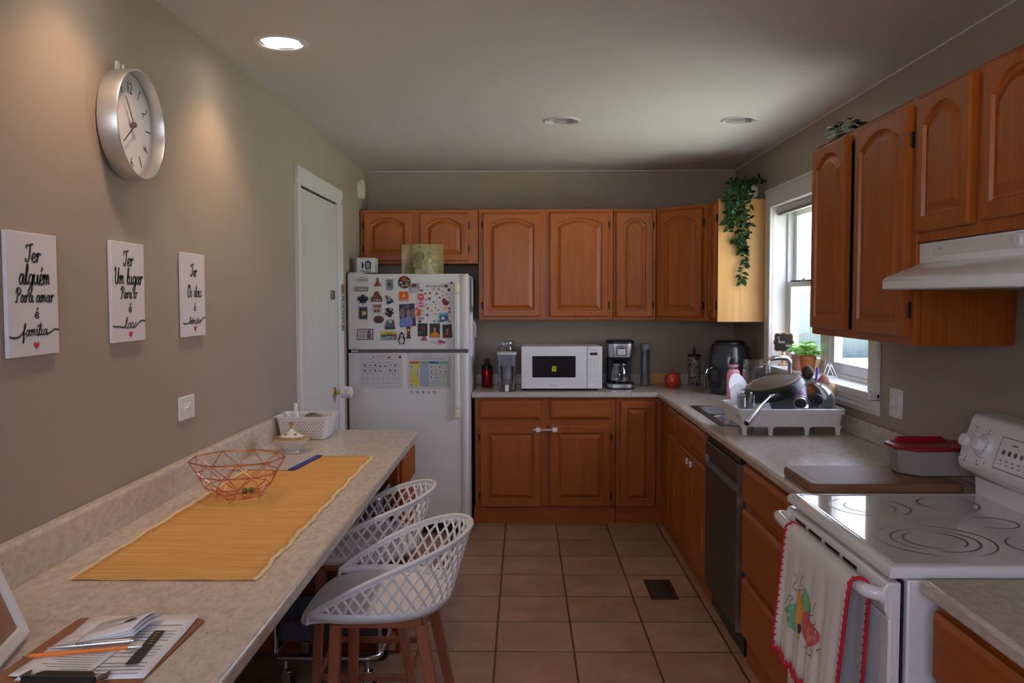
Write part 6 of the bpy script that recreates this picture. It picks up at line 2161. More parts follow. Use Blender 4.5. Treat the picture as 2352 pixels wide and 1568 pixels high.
for i in range(9):
    x1 = 1.40 + r_.uniform(-.12, .06)
    vine([ctr, (x1 * .6 + 1.40 * .4, 5.45, 2.262), (x1, 5.425, 2.20), (x1 + r_.uniform(-.02, .02), 5.42, 2.10), (x1 + r_.uniform(-.02, .03), 5.425, 2.02 + r_.uniform(-.06, .05))], 17, .042, .55)
for i in range(6):
    x1 = 1.375 + r_.uniform(-.04, .045)
    zb = 1.82 + r_.uniform(-.05, .12)
    vine([ctr, (x1, 5.43, 2.23), (x1 + r_.uniform(-.03, .03), 5.42, 2.05), (x1 + .01, 5.425, 1.92), (x1 + r_.uniform(-.02, .02), 5.428, zb)], 24, .042, .5)
vine([ctr, (1.385, 5.43, 2.22), (1.375, 5.42, 2.0), (1.40, 5.425, 1.82), (1.388, 5.428, 1.70), (1.385, 5.43, 1.655)], 42, .042, .5)
vine([ctr, (1.37, 5.43, 2.22), (1.36, 5.42, 2.0), (1.395, 5.425, 1.86), (1.405, 5.428, 1.75)], 32, .042, .5)
for i in range(12):
    a = r_.uniform(0, 2 * pi)
    vine([ctr, ctr + Vector((.05 * cos(a), .05 * sin(a) - .02, .035)), ctr + Vector((.12 * cos(a), .06 * sin(a) - .03, .02 + .03 * r_.random()))], 7, .036, .5)
for v in lm.v:
    if v.z < 2.185:
        v.y = min(v.y, 5.447)
    v.x = min(v.x, 1.55)
sm_.build('vine_stems', C(50, 60, 30), tr)
lm.build('trailing_leaves', dkleaf, tr)
sp_ = thing('small_plant', (1.34, 3.60, 2.178), 'small dark leafy plant on top of the cabinet right of the window', 'plant')
MB().lathe([(.001, 0), (.03, 0), (.036, .05), (.033, .05), (.001, .045)], (1.345, 3.57, 2.1785), 20).build('pot', M['black'], sp_)
lm = MB()
r_ = random.Random(4)
for i in range(60):
    a = r_.uniform(0, 2 * pi)
    q = r_.uniform(.01, .07)
    leaf(lm, (1.345 + q * cos(a) * .7, 3.57 + q * sin(a), 2.215 + r_.uniform(0, .06)), (cos(a), sin(a), r_.uniform(-.4, .4)), (0, 0, 1), r_.uniform(.035, .055), .028)
lm.build('leaves', dkleaf, sp_)

# ------------------------------------------------------------------ child latches, floor register
def latch(mp, u0, u1, v, label, ext):
    t = thing('child_latch', mp((u0 + u1) / 2, v, 0), label, 'child latch')
    for u in (u0, u1):
        MB().plate(rrect(u - .016, u + .016, v - .016, v + .016, .007, 4), mp, .0005, .012).build('pad', M['white'], t, bevel=.003)
    MB().plate([(u0 - ext, v - .006), (u1, v - .006), (u1, v + .006), (u0 - ext, v + .006)], mp, .006, .009).build('strap', C(190, 180, 175), t)
latch(fmap((0, FB - .0215, 0), (1, 0, 0), (0, 0, 1), (0, -1, 0)), .095, .209, .655, 'white child latch joining the two doors under the microwave', .035)
latch(fmap((XB - .0215, 0, 0), (0, -1, 0), (0, 0, 1), (-1, 0, 0)), -4.705, -4.605, .64, 'white child latch joining the two sink cabinet doors', .03)
vt = thing('floor_vent', (.727, 4.44, 0), 'brown metal floor vent set in the tiles', 'floor vent')
vm = mat('brown_vent_metal', (.065, .036, .02), .4, .5)
m = MB()
m.box(.655, .797, 4.29, 4.305, 0, .005).box(.655, .797, 4.575, 4.59, 0, .005).box(.655, .668, 4.305, 4.575, 0, .005).box(.784, .797, 4.305, 4.575, 0, .005)
m.box(.668, .784, 4.305, 4.575, 0, .002)
for i in range(18):
    m.box(.670, .782, 4.312 + .0148 * i, 4.317 + .0148 * i, .002, .0045)
m.build('grille', vm, vt, bevel=.001)
bx(.70, .745, 4.325, 4.345, .004, .007).build('lever', M['black'], vt, bevel=.001)
# ------------------------------------------------------------------ things on top of the fridge
tb_ = thing('gadget_box', (-1.033, 5.66, 1.722), 'small white product box with black pictograms on top of the fridge', 'box')
q = Matrix.Translation((-1.03, 5.66, 0)) @ Matrix.Rotation(radians(0), 4, 'Z')
bx(-1.105, -.985, 5.60, 5.72, 1.7225, 1.820).build('carton', M['white'], tb_, bevel=.001)
mp = fmap((-1.045, 5.5995, 1.771), (1, 0, 0), (0, 0, 1), (0, -1, 0))
m = MB()
m.plate(rrect(-.006, .034, -.026, .024, .007, 3), mp, 0, .0004)
m.plate([(.004, .024), (.024, .024), (.024, .03), (.004, .03)], mp, 0, .0004)
m.plate([(-.027, -.024), (-.022, -.024), (-.012, 0), (-.022, .024), (-.027, .024)], mp, 0, .0004)
blurb(m, mp, 0, -.034, .005, .07)
blurb(m, mp, 0, -.042, .005, .07)
blurb(m, mp, 0, .042, .003, .06)
m.build('pictograms', M['ink'], tb_)
MB().plate(rrect(.001, .027, -.019, .017, .003, 3), mp, .0004, .0007).build('pictogram_screen', C(150, 150, 150), tb_)
# yellowed clear case with a cake topper couple
ac = thing('display_case', (-.69, 5.80, 1.7025), 'yellowed clear plastic case on top of the fridge with a wedding couple inside', 'display case')
mm, n_, l_, b_ = new_mat('yellowed_clear_plastic')
b_.inputs['Base Color'].default_value = (.78, .74, .32, 1)
b_.inputs['Alpha'].default_value = .30
b_.inputs['Roughness'].default_value = .1
cn = [(-.728, 5.71), (-.545, 5.765), (-.60, 5.95), (-.836, 5.80)]
m = MB()
z0, z1 = 1.708, 1.918
for i in range(4):
    a, b = cn[i], cn[(i + 1) % 4]
    m.add([a + (z0,), b + (z0,), b + (z1,), a + (z1,)], [(0, 1, 2, 3)])
m.add([c + (z1,) for c in cn], [(0, 1, 2, 3)])
m.build('clear_cover', mm, ac, smooth=False)
m = MB().prism(cn, 'z', 1.7026, 1.708)
m.build('base', C(60, 55, 40), ac)
def figure(name, x, y, z, label, gown):
    t = thing(name, (x, y, z), label, 'figurine')
    skin = C(150, 110, 85)
    if gown:
        MB().lathe([(.001, 0), (.042, 0), (.038, .02), (.022, .06), (.014, .085), (.018, .105), (.013, .118), (.006, .122)], (x, y, z), 22).build('gown', C(235, 232, 205), t)
        m = MB()
        m.tube(spline([(x - .014, y, z + .113), (x - .03, y - .006, z + .095), (x - .02, y - .018, z + .08)], 4), .004, 8)
        m.tube(spline([(x + .014, y, z + .113), (x + .026, y - .008, z + .09), (x + .01, y - .02, z + .08)], 4), .004, 8)
        m.build('arms', skin, t)
        MB().ball((x + .028, y - .014, z + .075), .012, 8).build('bouquet', C(225, 220, 190), t)
        MB().ball((x, y - .012, z + .152), .0135, 10, (1, .7, 1)).build('hair', C(50, 35, 25), t)
        MB().ball((x, y - .017, z + .142), .0145, 10, (.85, .95, 1.1)).build('head', skin, t)
    else:
        m = MB()
        for s_ in (-1, 1):
            m.tube([(x + s_ * .009, y, z), (x + s_ * .009, y, z + .055)], [.008, .010], 10)
        m.build('trousers', C(28, 26, 26), t)
        MB().lathe([(.018, .05), (.020, .07), (.025, .105), (.02, .118), (.006, .122)], (x, y, z), 18, Matrix.Diagonal((1, .7, 1, 1))).build('jacket', C(30, 28, 28), t)
        m = MB()
        m.tube(spline([(x - .024, y, z + .11), (x - .032, y - .006, z + .085), (x - .022, y - .016, z + .065)], 4), .0055, 8)
        m.tube(spline([(x + .024, y, z + .11), (x + .032, y - .006, z + .085), (x + .022, y - .016, z + .065)], 4), .0055, 8)
        m.build('sleeves', C(30, 28, 28), t)
        MB().ball((x, y, z + .138), .0155, 10, (.88, .95, 1.1)).build('head', skin, t)
        MB().ball((x, y + .003, z + .147), .0150, 10, (.95, 1, .85)).build('hair', C(45, 30, 22), t)
    return t
figure('figurine', -.648, 5.815, 1.708, 'small bride figurine in a white gown inside the yellowed case', True)
figure('figurine', -.715, 5.80, 1.708 + .042, 'small groom figurine in a dark suit inside the yellowed case', False)
solo(MB().box(-.742, -.692, 5.775, 5.83, 1.7082, 1.750), 'pedestal', C(190, 185, 165), 'small white block under the groom figurine in the case', 'ornament', bevel=.002)
solo(MB().box(-.785, -.748, 5.785, 5.815, 1.7082, 1.765).box(-.775, -.757, 5.792, 5.808, 1.765, 1.80), 'miniature_stand', C(40, 36, 34), 'small dark miniature beside the groom figurine in the case', 'ornament', bevel=.002)

# ------------------------------------------------------------------ magnets and stickers on the freezer door
MAGNETS = [
 ('magnet', 'rectangular LUNENBURG place magnet, top left on the freezer door', 98.0, 38.0, 82.0, 42.0, 'r', (205, 208, 212), [('t', 0.05, 0.3, 0.97, 0.75, (25, 25, 30), 'LUNENBURG'), ('t', 0.3, 0.06, 0.7, 0.17, (90, 95, 100), '~'), ('r', 0.08, 0.82, 0.92, 0.88, (150, 165, 180), '')]),
 ('magnet', 'grey metal bar magnet under the LUNENBURG one', 91.5, 98.5, 93.0, 33.0, 'bar', (140, 140, 140), [('t', 0.35, 0.38, 0.9, 0.72, (205, 205, 205), '~')]),
 ('magnet', 'navy blue maple leaf magnet', 102.0, 165.0, 76.0, 72.0, 'leaf', (14, 18, 38), []),
 ('magnet', 'brown seated statue magnet in the top row', 199.5, 54.5, 53.0, 57.0, 'statue', (120, 60, 40), [('c', 0.38, 0.0, 0.58, 0.2, (95, 45, 30), ''), ('r', 0.1, 0.75, 0.9, 0.82, (165, 100, 70), '')]),
 ('magnet', 'brown building shaped Québec magnet', 192.5, 147.0, 75.0, 68.0, 'chateau', (112, 60, 34), [('r', 0.02, 0.62, 0.98, 0.98, (72, 52, 34), ''), ('t', 0.2, 0.68, 0.85, 0.92, (215, 205, 190), 'Québec')]),
 ('magnet', 'small black and white picture magnet in the top row', 277.0, 71.5, 52.0, 79.0, 'r', (196, 198, 198), [('r', 0.12, 0.06, 0.95, 0.82, (120, 130, 130), ''), ('c', 0.3, 0.3, 0.7, 0.6, (65, 72, 75), ''), ('r', 0.2, 0.86, 0.85, 0.93, (100, 100, 100), '')]),
 ('magnet', 'blue and yellow bell shaped magnet', 276.5, 170.0, 55.0, 62.0, 'bell', (40, 75, 150), [('r', 0.2, 0.03, 0.5, 0.25, (205, 160, 40), ''), ('c', 0.3, 0.3, 0.62, 0.6, (215, 165, 45), ''), ('r', 0.35, 0.62, 0.6, 0.9, (30, 30, 35), '')]),
 ('magnet', 'round magnet with dark ornament pattern and red top', 374.0, 54.5, 84.0, 83.0, 'c', (95, 85, 80), [('c', 0.05, 0.05, 0.95, 0.95, (35, 32, 34), ''), ('c', 0.3, 0.1, 0.7, 0.46, (170, 60, 35), ''), ('c', 0.12, 0.45, 0.35, 0.62, (190, 180, 165), ''), ('c', 0.55, 0.55, 0.82, 0.85, (185, 140, 70), ''), ('c', 0.25, 0.68, 0.5, 0.86, (170, 165, 160), ''), ('c', 0.68, 0.32, 0.88, 0.5, (150, 150, 150), '')]),
 ('magnet', 'orange square magnet with a yellow tree mark', 369.5, 145.5, 61.0, 61.0, 'r', (205, 78, 22), [('star', 0.25, 0.15, 0.75, 0.75, (240, 190, 80), ''), ('r', 0.1, 0.86, 0.9, 0.93, (230, 215, 225), '')]),
 ('magnet', 'dark framed lighthouse picture magnet on the left', 103.0, 254.0, 56.0, 82.0, 'r', (88, 92, 96), [('r', 0.1, 0.12, 0.9, 0.86, (48, 50, 52), ''), ('c', 0.5, 0.35, 0.85, 0.68, (225, 180, 50), ''), ('r', 0.35, 0.3, 0.47, 0.75, (190, 180, 150), '')]),
 ('magnet', 'pale heart and letters souvenir magnet with pink outline', 197.5, 222.5, 53.0, 55.0, 'r', (182, 168, 158), [('heart', 0.35, 0.02, 0.98, 0.52, (150, 70, 70), ''), ('t', 0.02, 0.05, 0.35, 0.42, (110, 75, 60), '~'), ('t', 0.08, 0.58, 0.9, 0.96, (130, 80, 60), '~')]),
 ('magnet', 'black curly silhouette magnet near the middle', 274.0, 249.0, 64.0, 66.0, 'splat', (20, 20, 22), [('c', 0.55, 0.1, 0.75, 0.35, (190, 190, 190), ''), ('c', 0.2, 0.45, 0.35, 0.6, (160, 160, 160), '')]),
 ('magnet', 'plain brown oval magnet in the middle', 204.0, 296.5, 68.0, 49.0, 'c', (78, 50, 38), [('c', 0.08, 0.1, 0.92, 0.9, (100, 66, 50), ''), ('t', 0.3, 0.25, 0.7, 0.75, (60, 36, 28), '~')]),
 ('magnet', 'teal harbour scene magnet with town outline', 276.5, 328.0, 69.0, 66.0, 'arch', (70, 100, 108), [('r', 0.02, 0.72, 0.98, 0.96, (55, 62, 70), ''), ('c', 0.35, 0.05, 0.75, 0.4, (150, 185, 190), ''), ('r', 0.8, 0.1, 0.93, 0.6, (140, 70, 55), ''), ('c', 0.12, 0.25, 0.35, 0.5, (160, 110, 50), '')]),
 ('magnet', 'white card magnet with black border and a small figure drawing, bottom left', 114.5, 393.5, 103.0, 71.0, 'r', (34, 28, 28), [('r', 0.04, 0.06, 0.96, 0.94, (196, 186, 190), ''), ('t', 0.12, 0.52, 0.52, 0.7, (40, 32, 34), 'Léda'), ('r', 0.12, 0.22, 0.55, 0.28, (140, 120, 125), ''), ('r', 0.12, 0.34, 0.52, 0.38, (150, 130, 135), ''), ('r', 0.1, 0.78, 0.55, 0.82, (130, 115, 120), ''), ('c', 0.66, 0.12, 0.86, 0.42, (90, 70, 70), ''), ('r', 0.64, 0.42, 0.9, 0.9, (110, 95, 100), '')]),
 ('magnet', 'yellow green and blue travel scene magnet at the bottom', 270.0, 403.0, 104.0, 58.0, 'r', (150, 165, 175), [('r', 0, 0, 1, 0.33, (215, 195, 45), ''), ('r', 0.03, 0.33, 0.35, 0.66, (50, 130, 60), ''), ('r', 0.35, 0.33, 0.8, 0.5, (45, 50, 48), ''), ('c', 0.82, 0.2, 0.97, 0.95, (170, 60, 50), ''), ('t', 0.25, 0.08, 0.75, 0.24, (150, 120, 20), '~'), ('c', 0.45, 0.62, 0.72, 0.9, (120, 140, 160), '')]),
 ('magnet', 'black and white cartoon penguin magnet', 353.0, 418.0, 48.0, 84.0, 'penguin', (20, 22, 24), [('c', 0.2, 0.44, 0.8, 0.94, (205, 205, 205), ''), ('c', 0.27, 0.2, 0.5, 0.42, (205, 205, 205), ''), ('c', 0.5, 0.2, 0.73, 0.42, (205, 205, 205), ''), ('c', 0.34, 0.26, 0.44, 0.36, (20, 20, 20), ''), ('c', 0.56, 0.26, 0.66, 0.36, (20, 20, 20), '')]),
 ('photo_print', 'family photo with blue clothes held on the freezer door', 392.0, 270.0, 110.0, 156.0, 'tilt', (52, 44, 82), [('c', 0.05, 0.2, 0.36, 0.6, (140, 110, 112), ''), ('c', 0.42, 0.25, 0.68, 0.55, (150, 120, 122), ''), ('c', 0.68, 0.22, 0.98, 0.62, (135, 105, 108), ''), ('c', 0.02, 0.58, 0.5, 1.0, (105, 130, 190), ''), ('c', 0.36, 0.5, 0.82, 1.0, (135, 125, 185), ''), ('r', 0.3, 0.02, 0.6, 0.22, (95, 85, 80), '')]),
 ('magnet', 'totem pole magnet under the family photo', 399.0, 380.5, 32.0, 79.0, 'totem', (72, 48, 26), [('c', 0.25, 0.2, 0.75, 0.42, (215, 170, 50), ''), ('c', 0.3, 0.5, 0.7, 0.7, (160, 60, 35), ''), ('r', 0.0, 0.9, 1, 0.99, (60, 56, 52), '')]),
 ('photo_print', 'small faded portrait photo tilted beside the round magnet', 439.5, 90.5, 83.0, 69.0, 'tilt2', (160, 155, 162), [('c', 0.25, 0.08, 0.65, 0.55, (80, 55, 60), ''), ('c', 0.2, 0.45, 0.85, 1, (190, 185, 192), '')]),
 ('sticker_sheet', 'white pharmacy advert strip with red circles on the freezer door', 477.0, 213.5, 54.0, 177.0, 'r', (206, 204, 206), [('c', 0.15, 0.02, 0.95, 0.28, (225, 75, 85), ''), ('c', 0.25, 0.34, 0.85, 0.52, (220, 70, 80), ''), ('t', 0.3, 0.1, 0.8, 0.16, (245, 220, 220), '~'), ('t', 0.3, 0.4, 0.8, 0.45, (245, 220, 220), '~'), ('t', 0.2, 0.9, 0.95, 0.95, (150, 60, 70), '~')]),
 ('magnet', 'fox shaped red and white magnet overlapping the family photo', 462.0, 245.0, 54.0, 66.0, 'splat2', (215, 200, 190), [('c', 0.2, 0.1, 0.55, 0.4, (200, 60, 45), ''), ('c', 0.45, 0.3, 0.95, 0.6, (215, 85, 70), ''), ('c', 0.3, 0.5, 0.85, 0.95, (205, 85, 40), '')]),
 ('magnet', 'small dark red bow shaped magnet above the left portrait', 472.5, 309.5, 27.0, 19.0, 'splat', (95, 40, 32), []),
 ('photo_print', 'dark portrait photo with a flowery hat, left of the three', 490.0, 364.0, 64.0, 84.0, 'r', (42, 40, 42), [('c', 0.32, 0.2, 0.75, 0.6, (125, 60, 50), ''), ('c', 0.25, 0.45, 0.8, 0.9, (52, 60, 48), ''), ('c', 0.08, 0.6, 0.35, 0.85, (110, 80, 70), '')]),
 ('magnet', 'pink hat shaped magnet under the left portrait', 500.5, 420.0, 37.0, 30.0, 'chateau', (175, 70, 95), []),
 ('photo_print', 'portrait photo of a child in an orange top, middle of the three', 569.5, 369.0, 67.0, 92.0, 'r', (58, 60, 64), [('c', 0.26, 0.14, 0.72, 0.62, (32, 24, 22), ''), ('c', 0.34, 0.26, 0.64, 0.6, (190, 135, 110), ''), ('c', 0.02, 0.6, 0.98, 1.3, (215, 125, 35), '')]),
 ('photo_print', 'portrait photo of a child in a dark red top, right of the three', 651.5, 373.5, 67.0, 91.0, 'tilt', (54, 54, 58), [('c', 0.28, 0.14, 0.72, 0.62, (34, 22, 22), ''), ('c', 0.36, 0.28, 0.64, 0.58, (165, 105, 85), ''), ('c', 0.12, 0.5, 0.88, 1.2, (120, 26, 30), ''), ('c', 0.4, 0.48, 0.6, 0.75, (175, 115, 95), '')]),
 ('magnet', 'blue picture magnet of white birds on the water', 629.5, 284.5, 65.0, 65.0, 'tilt2', (40, 110, 170), [('r', 0.05, 0.05, 0.95, 0.3, (95, 160, 200), ''), ('c', 0.25, 0.4, 0.6, 0.75, (215, 220, 225), ''), ('c', 0.55, 0.35, 0.72, 0.6, (40, 40, 45), ''), ('c', 0.3, 0.7, 0.55, 0.88, (90, 60, 50), '')]),
 ('magnet', 'dark red bean shaped magnet on the right', 641.5, 183.0, 49.0, 46.0, 'blob', (135, 18, 26), [('c', 0.15, 0.15, 0.55, 0.5, (165, 35, 40), '')]),
 ('name_sticker', 'grey name lettering with pink flowers below the portraits', 592.0, 445.5, 98.0, 35.0, 'r0', (190, 188, 190), [('t', 0.0, 0.3, 0.37, 0.72, (95, 90, 95), 'Sara'), ('r', 0.42, 0.02, 0.78, 0.98, (205, 160, 185), ''), ('heart', 0.5, 0.05, 0.78, 0.72, (165, 45, 85), ''), ('heart', 0.74, 0.2, 0.99, 0.8, (195, 70, 115), '')]),
 ('lettering_sticker', 'handwritten lettering ending in 2024 above the small stickers', 571.0, 78.5, 118.0, 19.0, 'r0', (190, 188, 190), [('t', 0.0, 0.1, 1, 0.95, (50, 45, 55), 'Ballet Sara 2024')]),
]
STICKERS = [
 ('purple gem sticker at the top right of the freezer door', 681.0, 59.0, 10.0, (110, 50, 95), 'c'),
 ('round brown disc sticker with a ring, right of the lettering', 644.0, 80.0, 13.0, (100, 70, 75), 'c'),
 ('round tan disc sticker below the brown one', 664.0, 105.0, 12.0, (110, 92, 70), 'c'),
 ('dark crescent moon sticker', 602.0, 101.0, 11.0, (80, 35, 42), 'moon'),
 ('sparkling lilac flower sticker', 564.0, 100.0, 13.0, (215, 165, 220), 'flower'),
 ('tiny pink drop sticker beside the lilac flower', 533.0, 102.0, 5.0, (225, 165, 190), 'c'),
 ('green tiny cactus sticker', 487.0, 108.0, 12.0, (110, 135, 85), 'splat'),
 ('yellow and black bird sticker', 584.0, 128.0, 10.0, (150, 120, 40), 'penguin'),
 ('pair of red and yellow flower stickers', 539.0, 126.0, 13.0, (180, 80, 60), 'flower'),
 ('small red bus sticker', 536.0, 161.0, 12.0, (150, 50, 55), 'sq'),
 ('small black flower sticker', 603.0, 154.0, 9.0, (40, 40, 46), 'flower'),
 ('small grey cloud sticker near the black flower', 624.0, 142.0, 8.0, (150, 150, 155), 'splat'),
 ('tiny brown dot sticker right of the cloud', 647.0, 134.0, 5.0, (120, 90, 95), 'c'),
 ('tiny grey heart sticker above the dark red bean magnet', 663.0, 153.0, 5.0, (110, 115, 110), 'heart'),
 ('tiny black leaf sticker in the middle', 564.0, 184.0, 8.0, (55, 65, 60), 'leaf'),
 ('tiny grey leaf sticker below the black leaf', 580.0, 198.0, 6.0, (100, 110, 108), 'leaf'),
 ('small silver star sticker', 601.0, 188.0, 6.0, (205, 205, 215), 'star'),
 ('round orange face sticker', 524.0, 224.0, 12.0, (215, 130, 60), 'c'),
 ('round yellow face sticker', 637.0, 224.0, 12.0, (235, 170, 60), 'c'),
 ('small patterned rectangle sticker at the right edge', 666.0, 225.0, 12.0, (150, 130, 125), 'sq'),
 ('small pink flower sticker below the orange face', 550.0, 240.0, 9.0, (165, 140, 150), 'flower'),
 ('small pink flower sticker left of the yellow face', 594.0, 236.0, 9.0, (160, 130, 140), 'flower'),
 ('tiny yellow bee sticker', 572.0, 260.0, 7.0, (160, 130, 60), 'splat'),
 ('grey butterfly sticker', 522.0, 267.0, 13.0, (110, 112, 120), 'splat2'),
 ('round red sticker above the blue bird magnet', 667.0, 249.0, 9.0, (200, 70, 80), 'c'),
 ('pink starfish sticker right of the blue bird magnet', 668.0, 309.0, 13.0, (180, 70, 110), 'star'),
 ('teal round sticker left of the blue bird magnet', 595.0, 309.0, 12.0, (130, 165, 165), 'c'),
 ('grey shell sticker beside the teal round one', 568.0, 309.0, 11.0, (125, 130, 140), 'splat'),
 ('small pink heart near the tilted portrait', 479.0, 62.0, 7.0, (205, 160, 180), 'heart'),
 ('tiny dark dot beside the red bus', 512.0, 169.0, 5.0, (70, 70, 75), 'c'),
 ('tiny dark dot under the red bus', 515.0, 199.0, 4.0, (60, 60, 65), 'c'),
 ('tiny dark heart left of the grey leaf', 547.0, 199.0, 4.0, (60, 60, 66), 'heart'),
 ('tiny black drop right of the orange face', 575.0, 222.0, 5.0, (50, 55, 55), 'c'),
 ('tiny grey figure sticker left of the flowers', 510.0, 128.0, 9.0, (120, 118, 122), 'penguin'),
 ('small dark fish sticker below the crescent', 622.0, 116.0, 6.0, (75, 75, 82), 'splat2'),
]

DZ = 1.711
def shape(k):
    if k in ('r', 'r0'):
        return [(-.5, -.5), (.5, -.5), (.5, .5), (-.5, .5)]
    if k == 'sq':
        return rrect(-.8, .8, -.8, .8, .1, 2)
    if k == 'c':
        return circ(0, 0, .5, 22)
    if k == 'bar':
        return [(-.5, -.42), (-.3, -.5), (.3, -.5), (.5, -.42), (.5, .42), (.3, .5), (-.3, .5), (-.5, .42)]
    if k == 'leaf':
        h = [(.03, -.5), (.04, -.3), (.28, -.36), (.24, -.24), (.5, .02), (.42, .08), (.46, .25), (.3, .2), (.24, .3), (.12, .16), (.17, .4), (.08, .36), (0, .5)]
        return h + [(-x, y) for x, y in h[:-1][::-1]]
    if k == 'statue':
        return [(-.5, -.5), (.5, -.4), (.22, -.05), (.14, .1), (.12, .3), (.06, .5), (-.06, .5), (-.1, .3), (-.14, .1), (-.3, -.12)]
    if k == 'chateau':
        return [(-.5, -.5), (.5, -.5), (.45, -.05), (.3, .1), (.22, .35), (.1, .5), (-.12, .5), (-.22, .3), (-.28, .08), (-.48, -.08)]
    if k == 'bell':
        return [(-.5, .42), (-.3, .5), (-.1, .42), (.28, .12), (.5, -.08), (.42, -.25), (.0, -.38), (-.28, -.5), (-.35, -.3), (-.32, .0), (-.48, .25)]
    if k == 'arch':
        return [(-.5, -.5), (.5, -.5), (.48, -.2), (.42, .3), (.3, .42), (.05, .5), (-.2, .4), (-.38, .2), (-.42, -.15)]
    if k == 'totem':
        return [(-.5, -.5), (.5, -.5), (.5, -.42), (.3, -.38), (.32, .2), (.45, .35), (.3, .5), (-.3, .5), (-.45, .38), (-.3, .2), (-.32, -.38), (-.5, -.42)]
    if k == 'penguin':
        return [(-.38, -.5), (-.12, -.46), (.12, -.46), (.38, -.5), (.32, -.4), (.44, -.2), (.5, -.02), (.36, .05), (.36, .22), (.2, .38), (0, .5), (-.2, .38), (-.36, .22), (-.36, .05), (-.5, -.02), (-.44, -.2), (-.32, -.4)]
    if k == 'blob':
        return [(-.5, .2), (-.35, .5), (-.1, .5), (.2, .15), (.5, .0), (.42, -.3), (.15, -.5), (-.25, -.4), (-.4, -.1)]
    if k == 'splat':
        return [((.5 if i % 2 else .3) * cos(i * pi / 7 + .2), (.5 if i % 3 else .34) * sin(i * pi / 7 + .2)) for i in range(14)]
    if k == 'splat2':
        return [((.5 if i % 2 else .38) * cos(i * pi / 6), (.5 if i % 4 < 2 else .36) * sin(i * pi / 6)) for i in range(12)]
    if k == 'tilt':
        return [(-.44, -.5), (.5, -.44), (.42, .5), (-.5, .46)]
    if k == 'tilt2':
        return [(-.36, -.5), (.5, -.28), (.32, .5), (-.5, .22)]
    if k == 'heart':
        return heart_pts(20)
    if k == 'star':
        return [((.5 if i % 2 else .22) * cos(i * pi / 5 + pi / 10), (.5 if i % 2 else .22) * sin(i * pi / 5 + pi / 10)) for i in range(10)]
    if k == 'flower':
        return [((.36 + .14 * cos(5 * 2 * pi * i / 40)) * cos(2 * pi * i / 40), (.36 + .14 * cos(5 * 2 * pi * i / 40)) * sin(2 * pi * i / 40)) for i in range(40)]
    if k == 'moon':
        return circ(0, 0, .5, 14, radians(60), radians(300)) + circ(.22, .0, .42, 10, radians(275), radians(85))
def stick(par_name, label, cat, group, cx_, cy_, w_, h_, sh, col, extras, th=.003):
    o = Vector((FX0 + cx_ / 1000, FY, DZ - cy_ / 1000))
    w_, h_ = w_ / 1000, h_ / 1000
    t = thing(par_name, o, label, cat, group)
    mp = fmap(o, (1, 0, 0), (0, 0, 1), (0, -1, 0))
    if sh != 'r0':
        MB().plate([(x * w_, y * h_) for x, y in shape(sh)], mp, .0002, th).build('base', C(*col), t, smooth=False)
    else:
        th = .0004
    for i, (s_, fx0, fy0, fx1, fy1, c, tx) in enumerate(extras):
        u, v = ((fx0 + fx1) / 2 - .5) * w_, (.5 - (fy0 + fy1) / 2) * h_
        ww, hh = (fx1 - fx0) * w_, (fy1 - fy0) * h_
        m = MB()
        z = th + .0003 + .00025 * i
        if s_ == 't':
            if tx == '~':
                blurb(m, mp, u, v, hh, ww, z)
            elif par_name == 'lettering_sticker':
                txt(m, tx, mp, u, v, hh, w=ww, lift=z, shear=.2)
            else:
                txt(m, tx, mp, u, v, hh, w=ww, lift=z)
            m.build('lettering', C(*c), t, smooth=False)
        else:
            m.add([mp(u + max(-w_ / 2, min(w_ / 2, x * ww + 0)) if False else u + x * ww, v + y * hh, z) for x, y in shape(s_)], [tuple(range(len(shape(s_))))])
            # keep printed shapes inside the print
            for k in range(len(m.v)):
                p = m.v[k]
                p.x = min(max(p.x, o.x - w_ * .48), o.x + w_ * .48)
                p.z = min(max(p.z, o.z - h_ * .48), o.z + h_ * .48)
            m.build('printed_shape', C(*c), t, smooth=False)
    return t
for n_, lb, cx_, cy_, w_, h_, sh, col, ex in MAGNETS:
    pho = n_ in ('photo_print', 'sticker_sheet', 'name_sticker', 'lettering_sticker')
    stick(n_, lb, {'photo_print': 'photo', 'sticker_sheet': 'leaflet', 'name_sticker': 'sticker', 'lettering_sticker': 'sticker'}.get(n_, 'magnet'), {'photo_print': 'photo prints on the freezer door', 'magnet': 'souvenir magnets on the freezer door'}.get(n_), cx_, cy_, w_, h_, sh, col, ex, .0008 if pho else .0042)
for lb, cx_, cy_, r, col, sh in STICKERS:
    stick('sticker', lb if len(lb.split()) > 3 else lb + ' on the door', 'sticker', 'small stickers on the freezer door', cx_, cy_, (1 if sh == 'sq' else 2) * r * .85, (1 if sh == 'sq' else 2) * r * .85, sh, col, [], .0016)

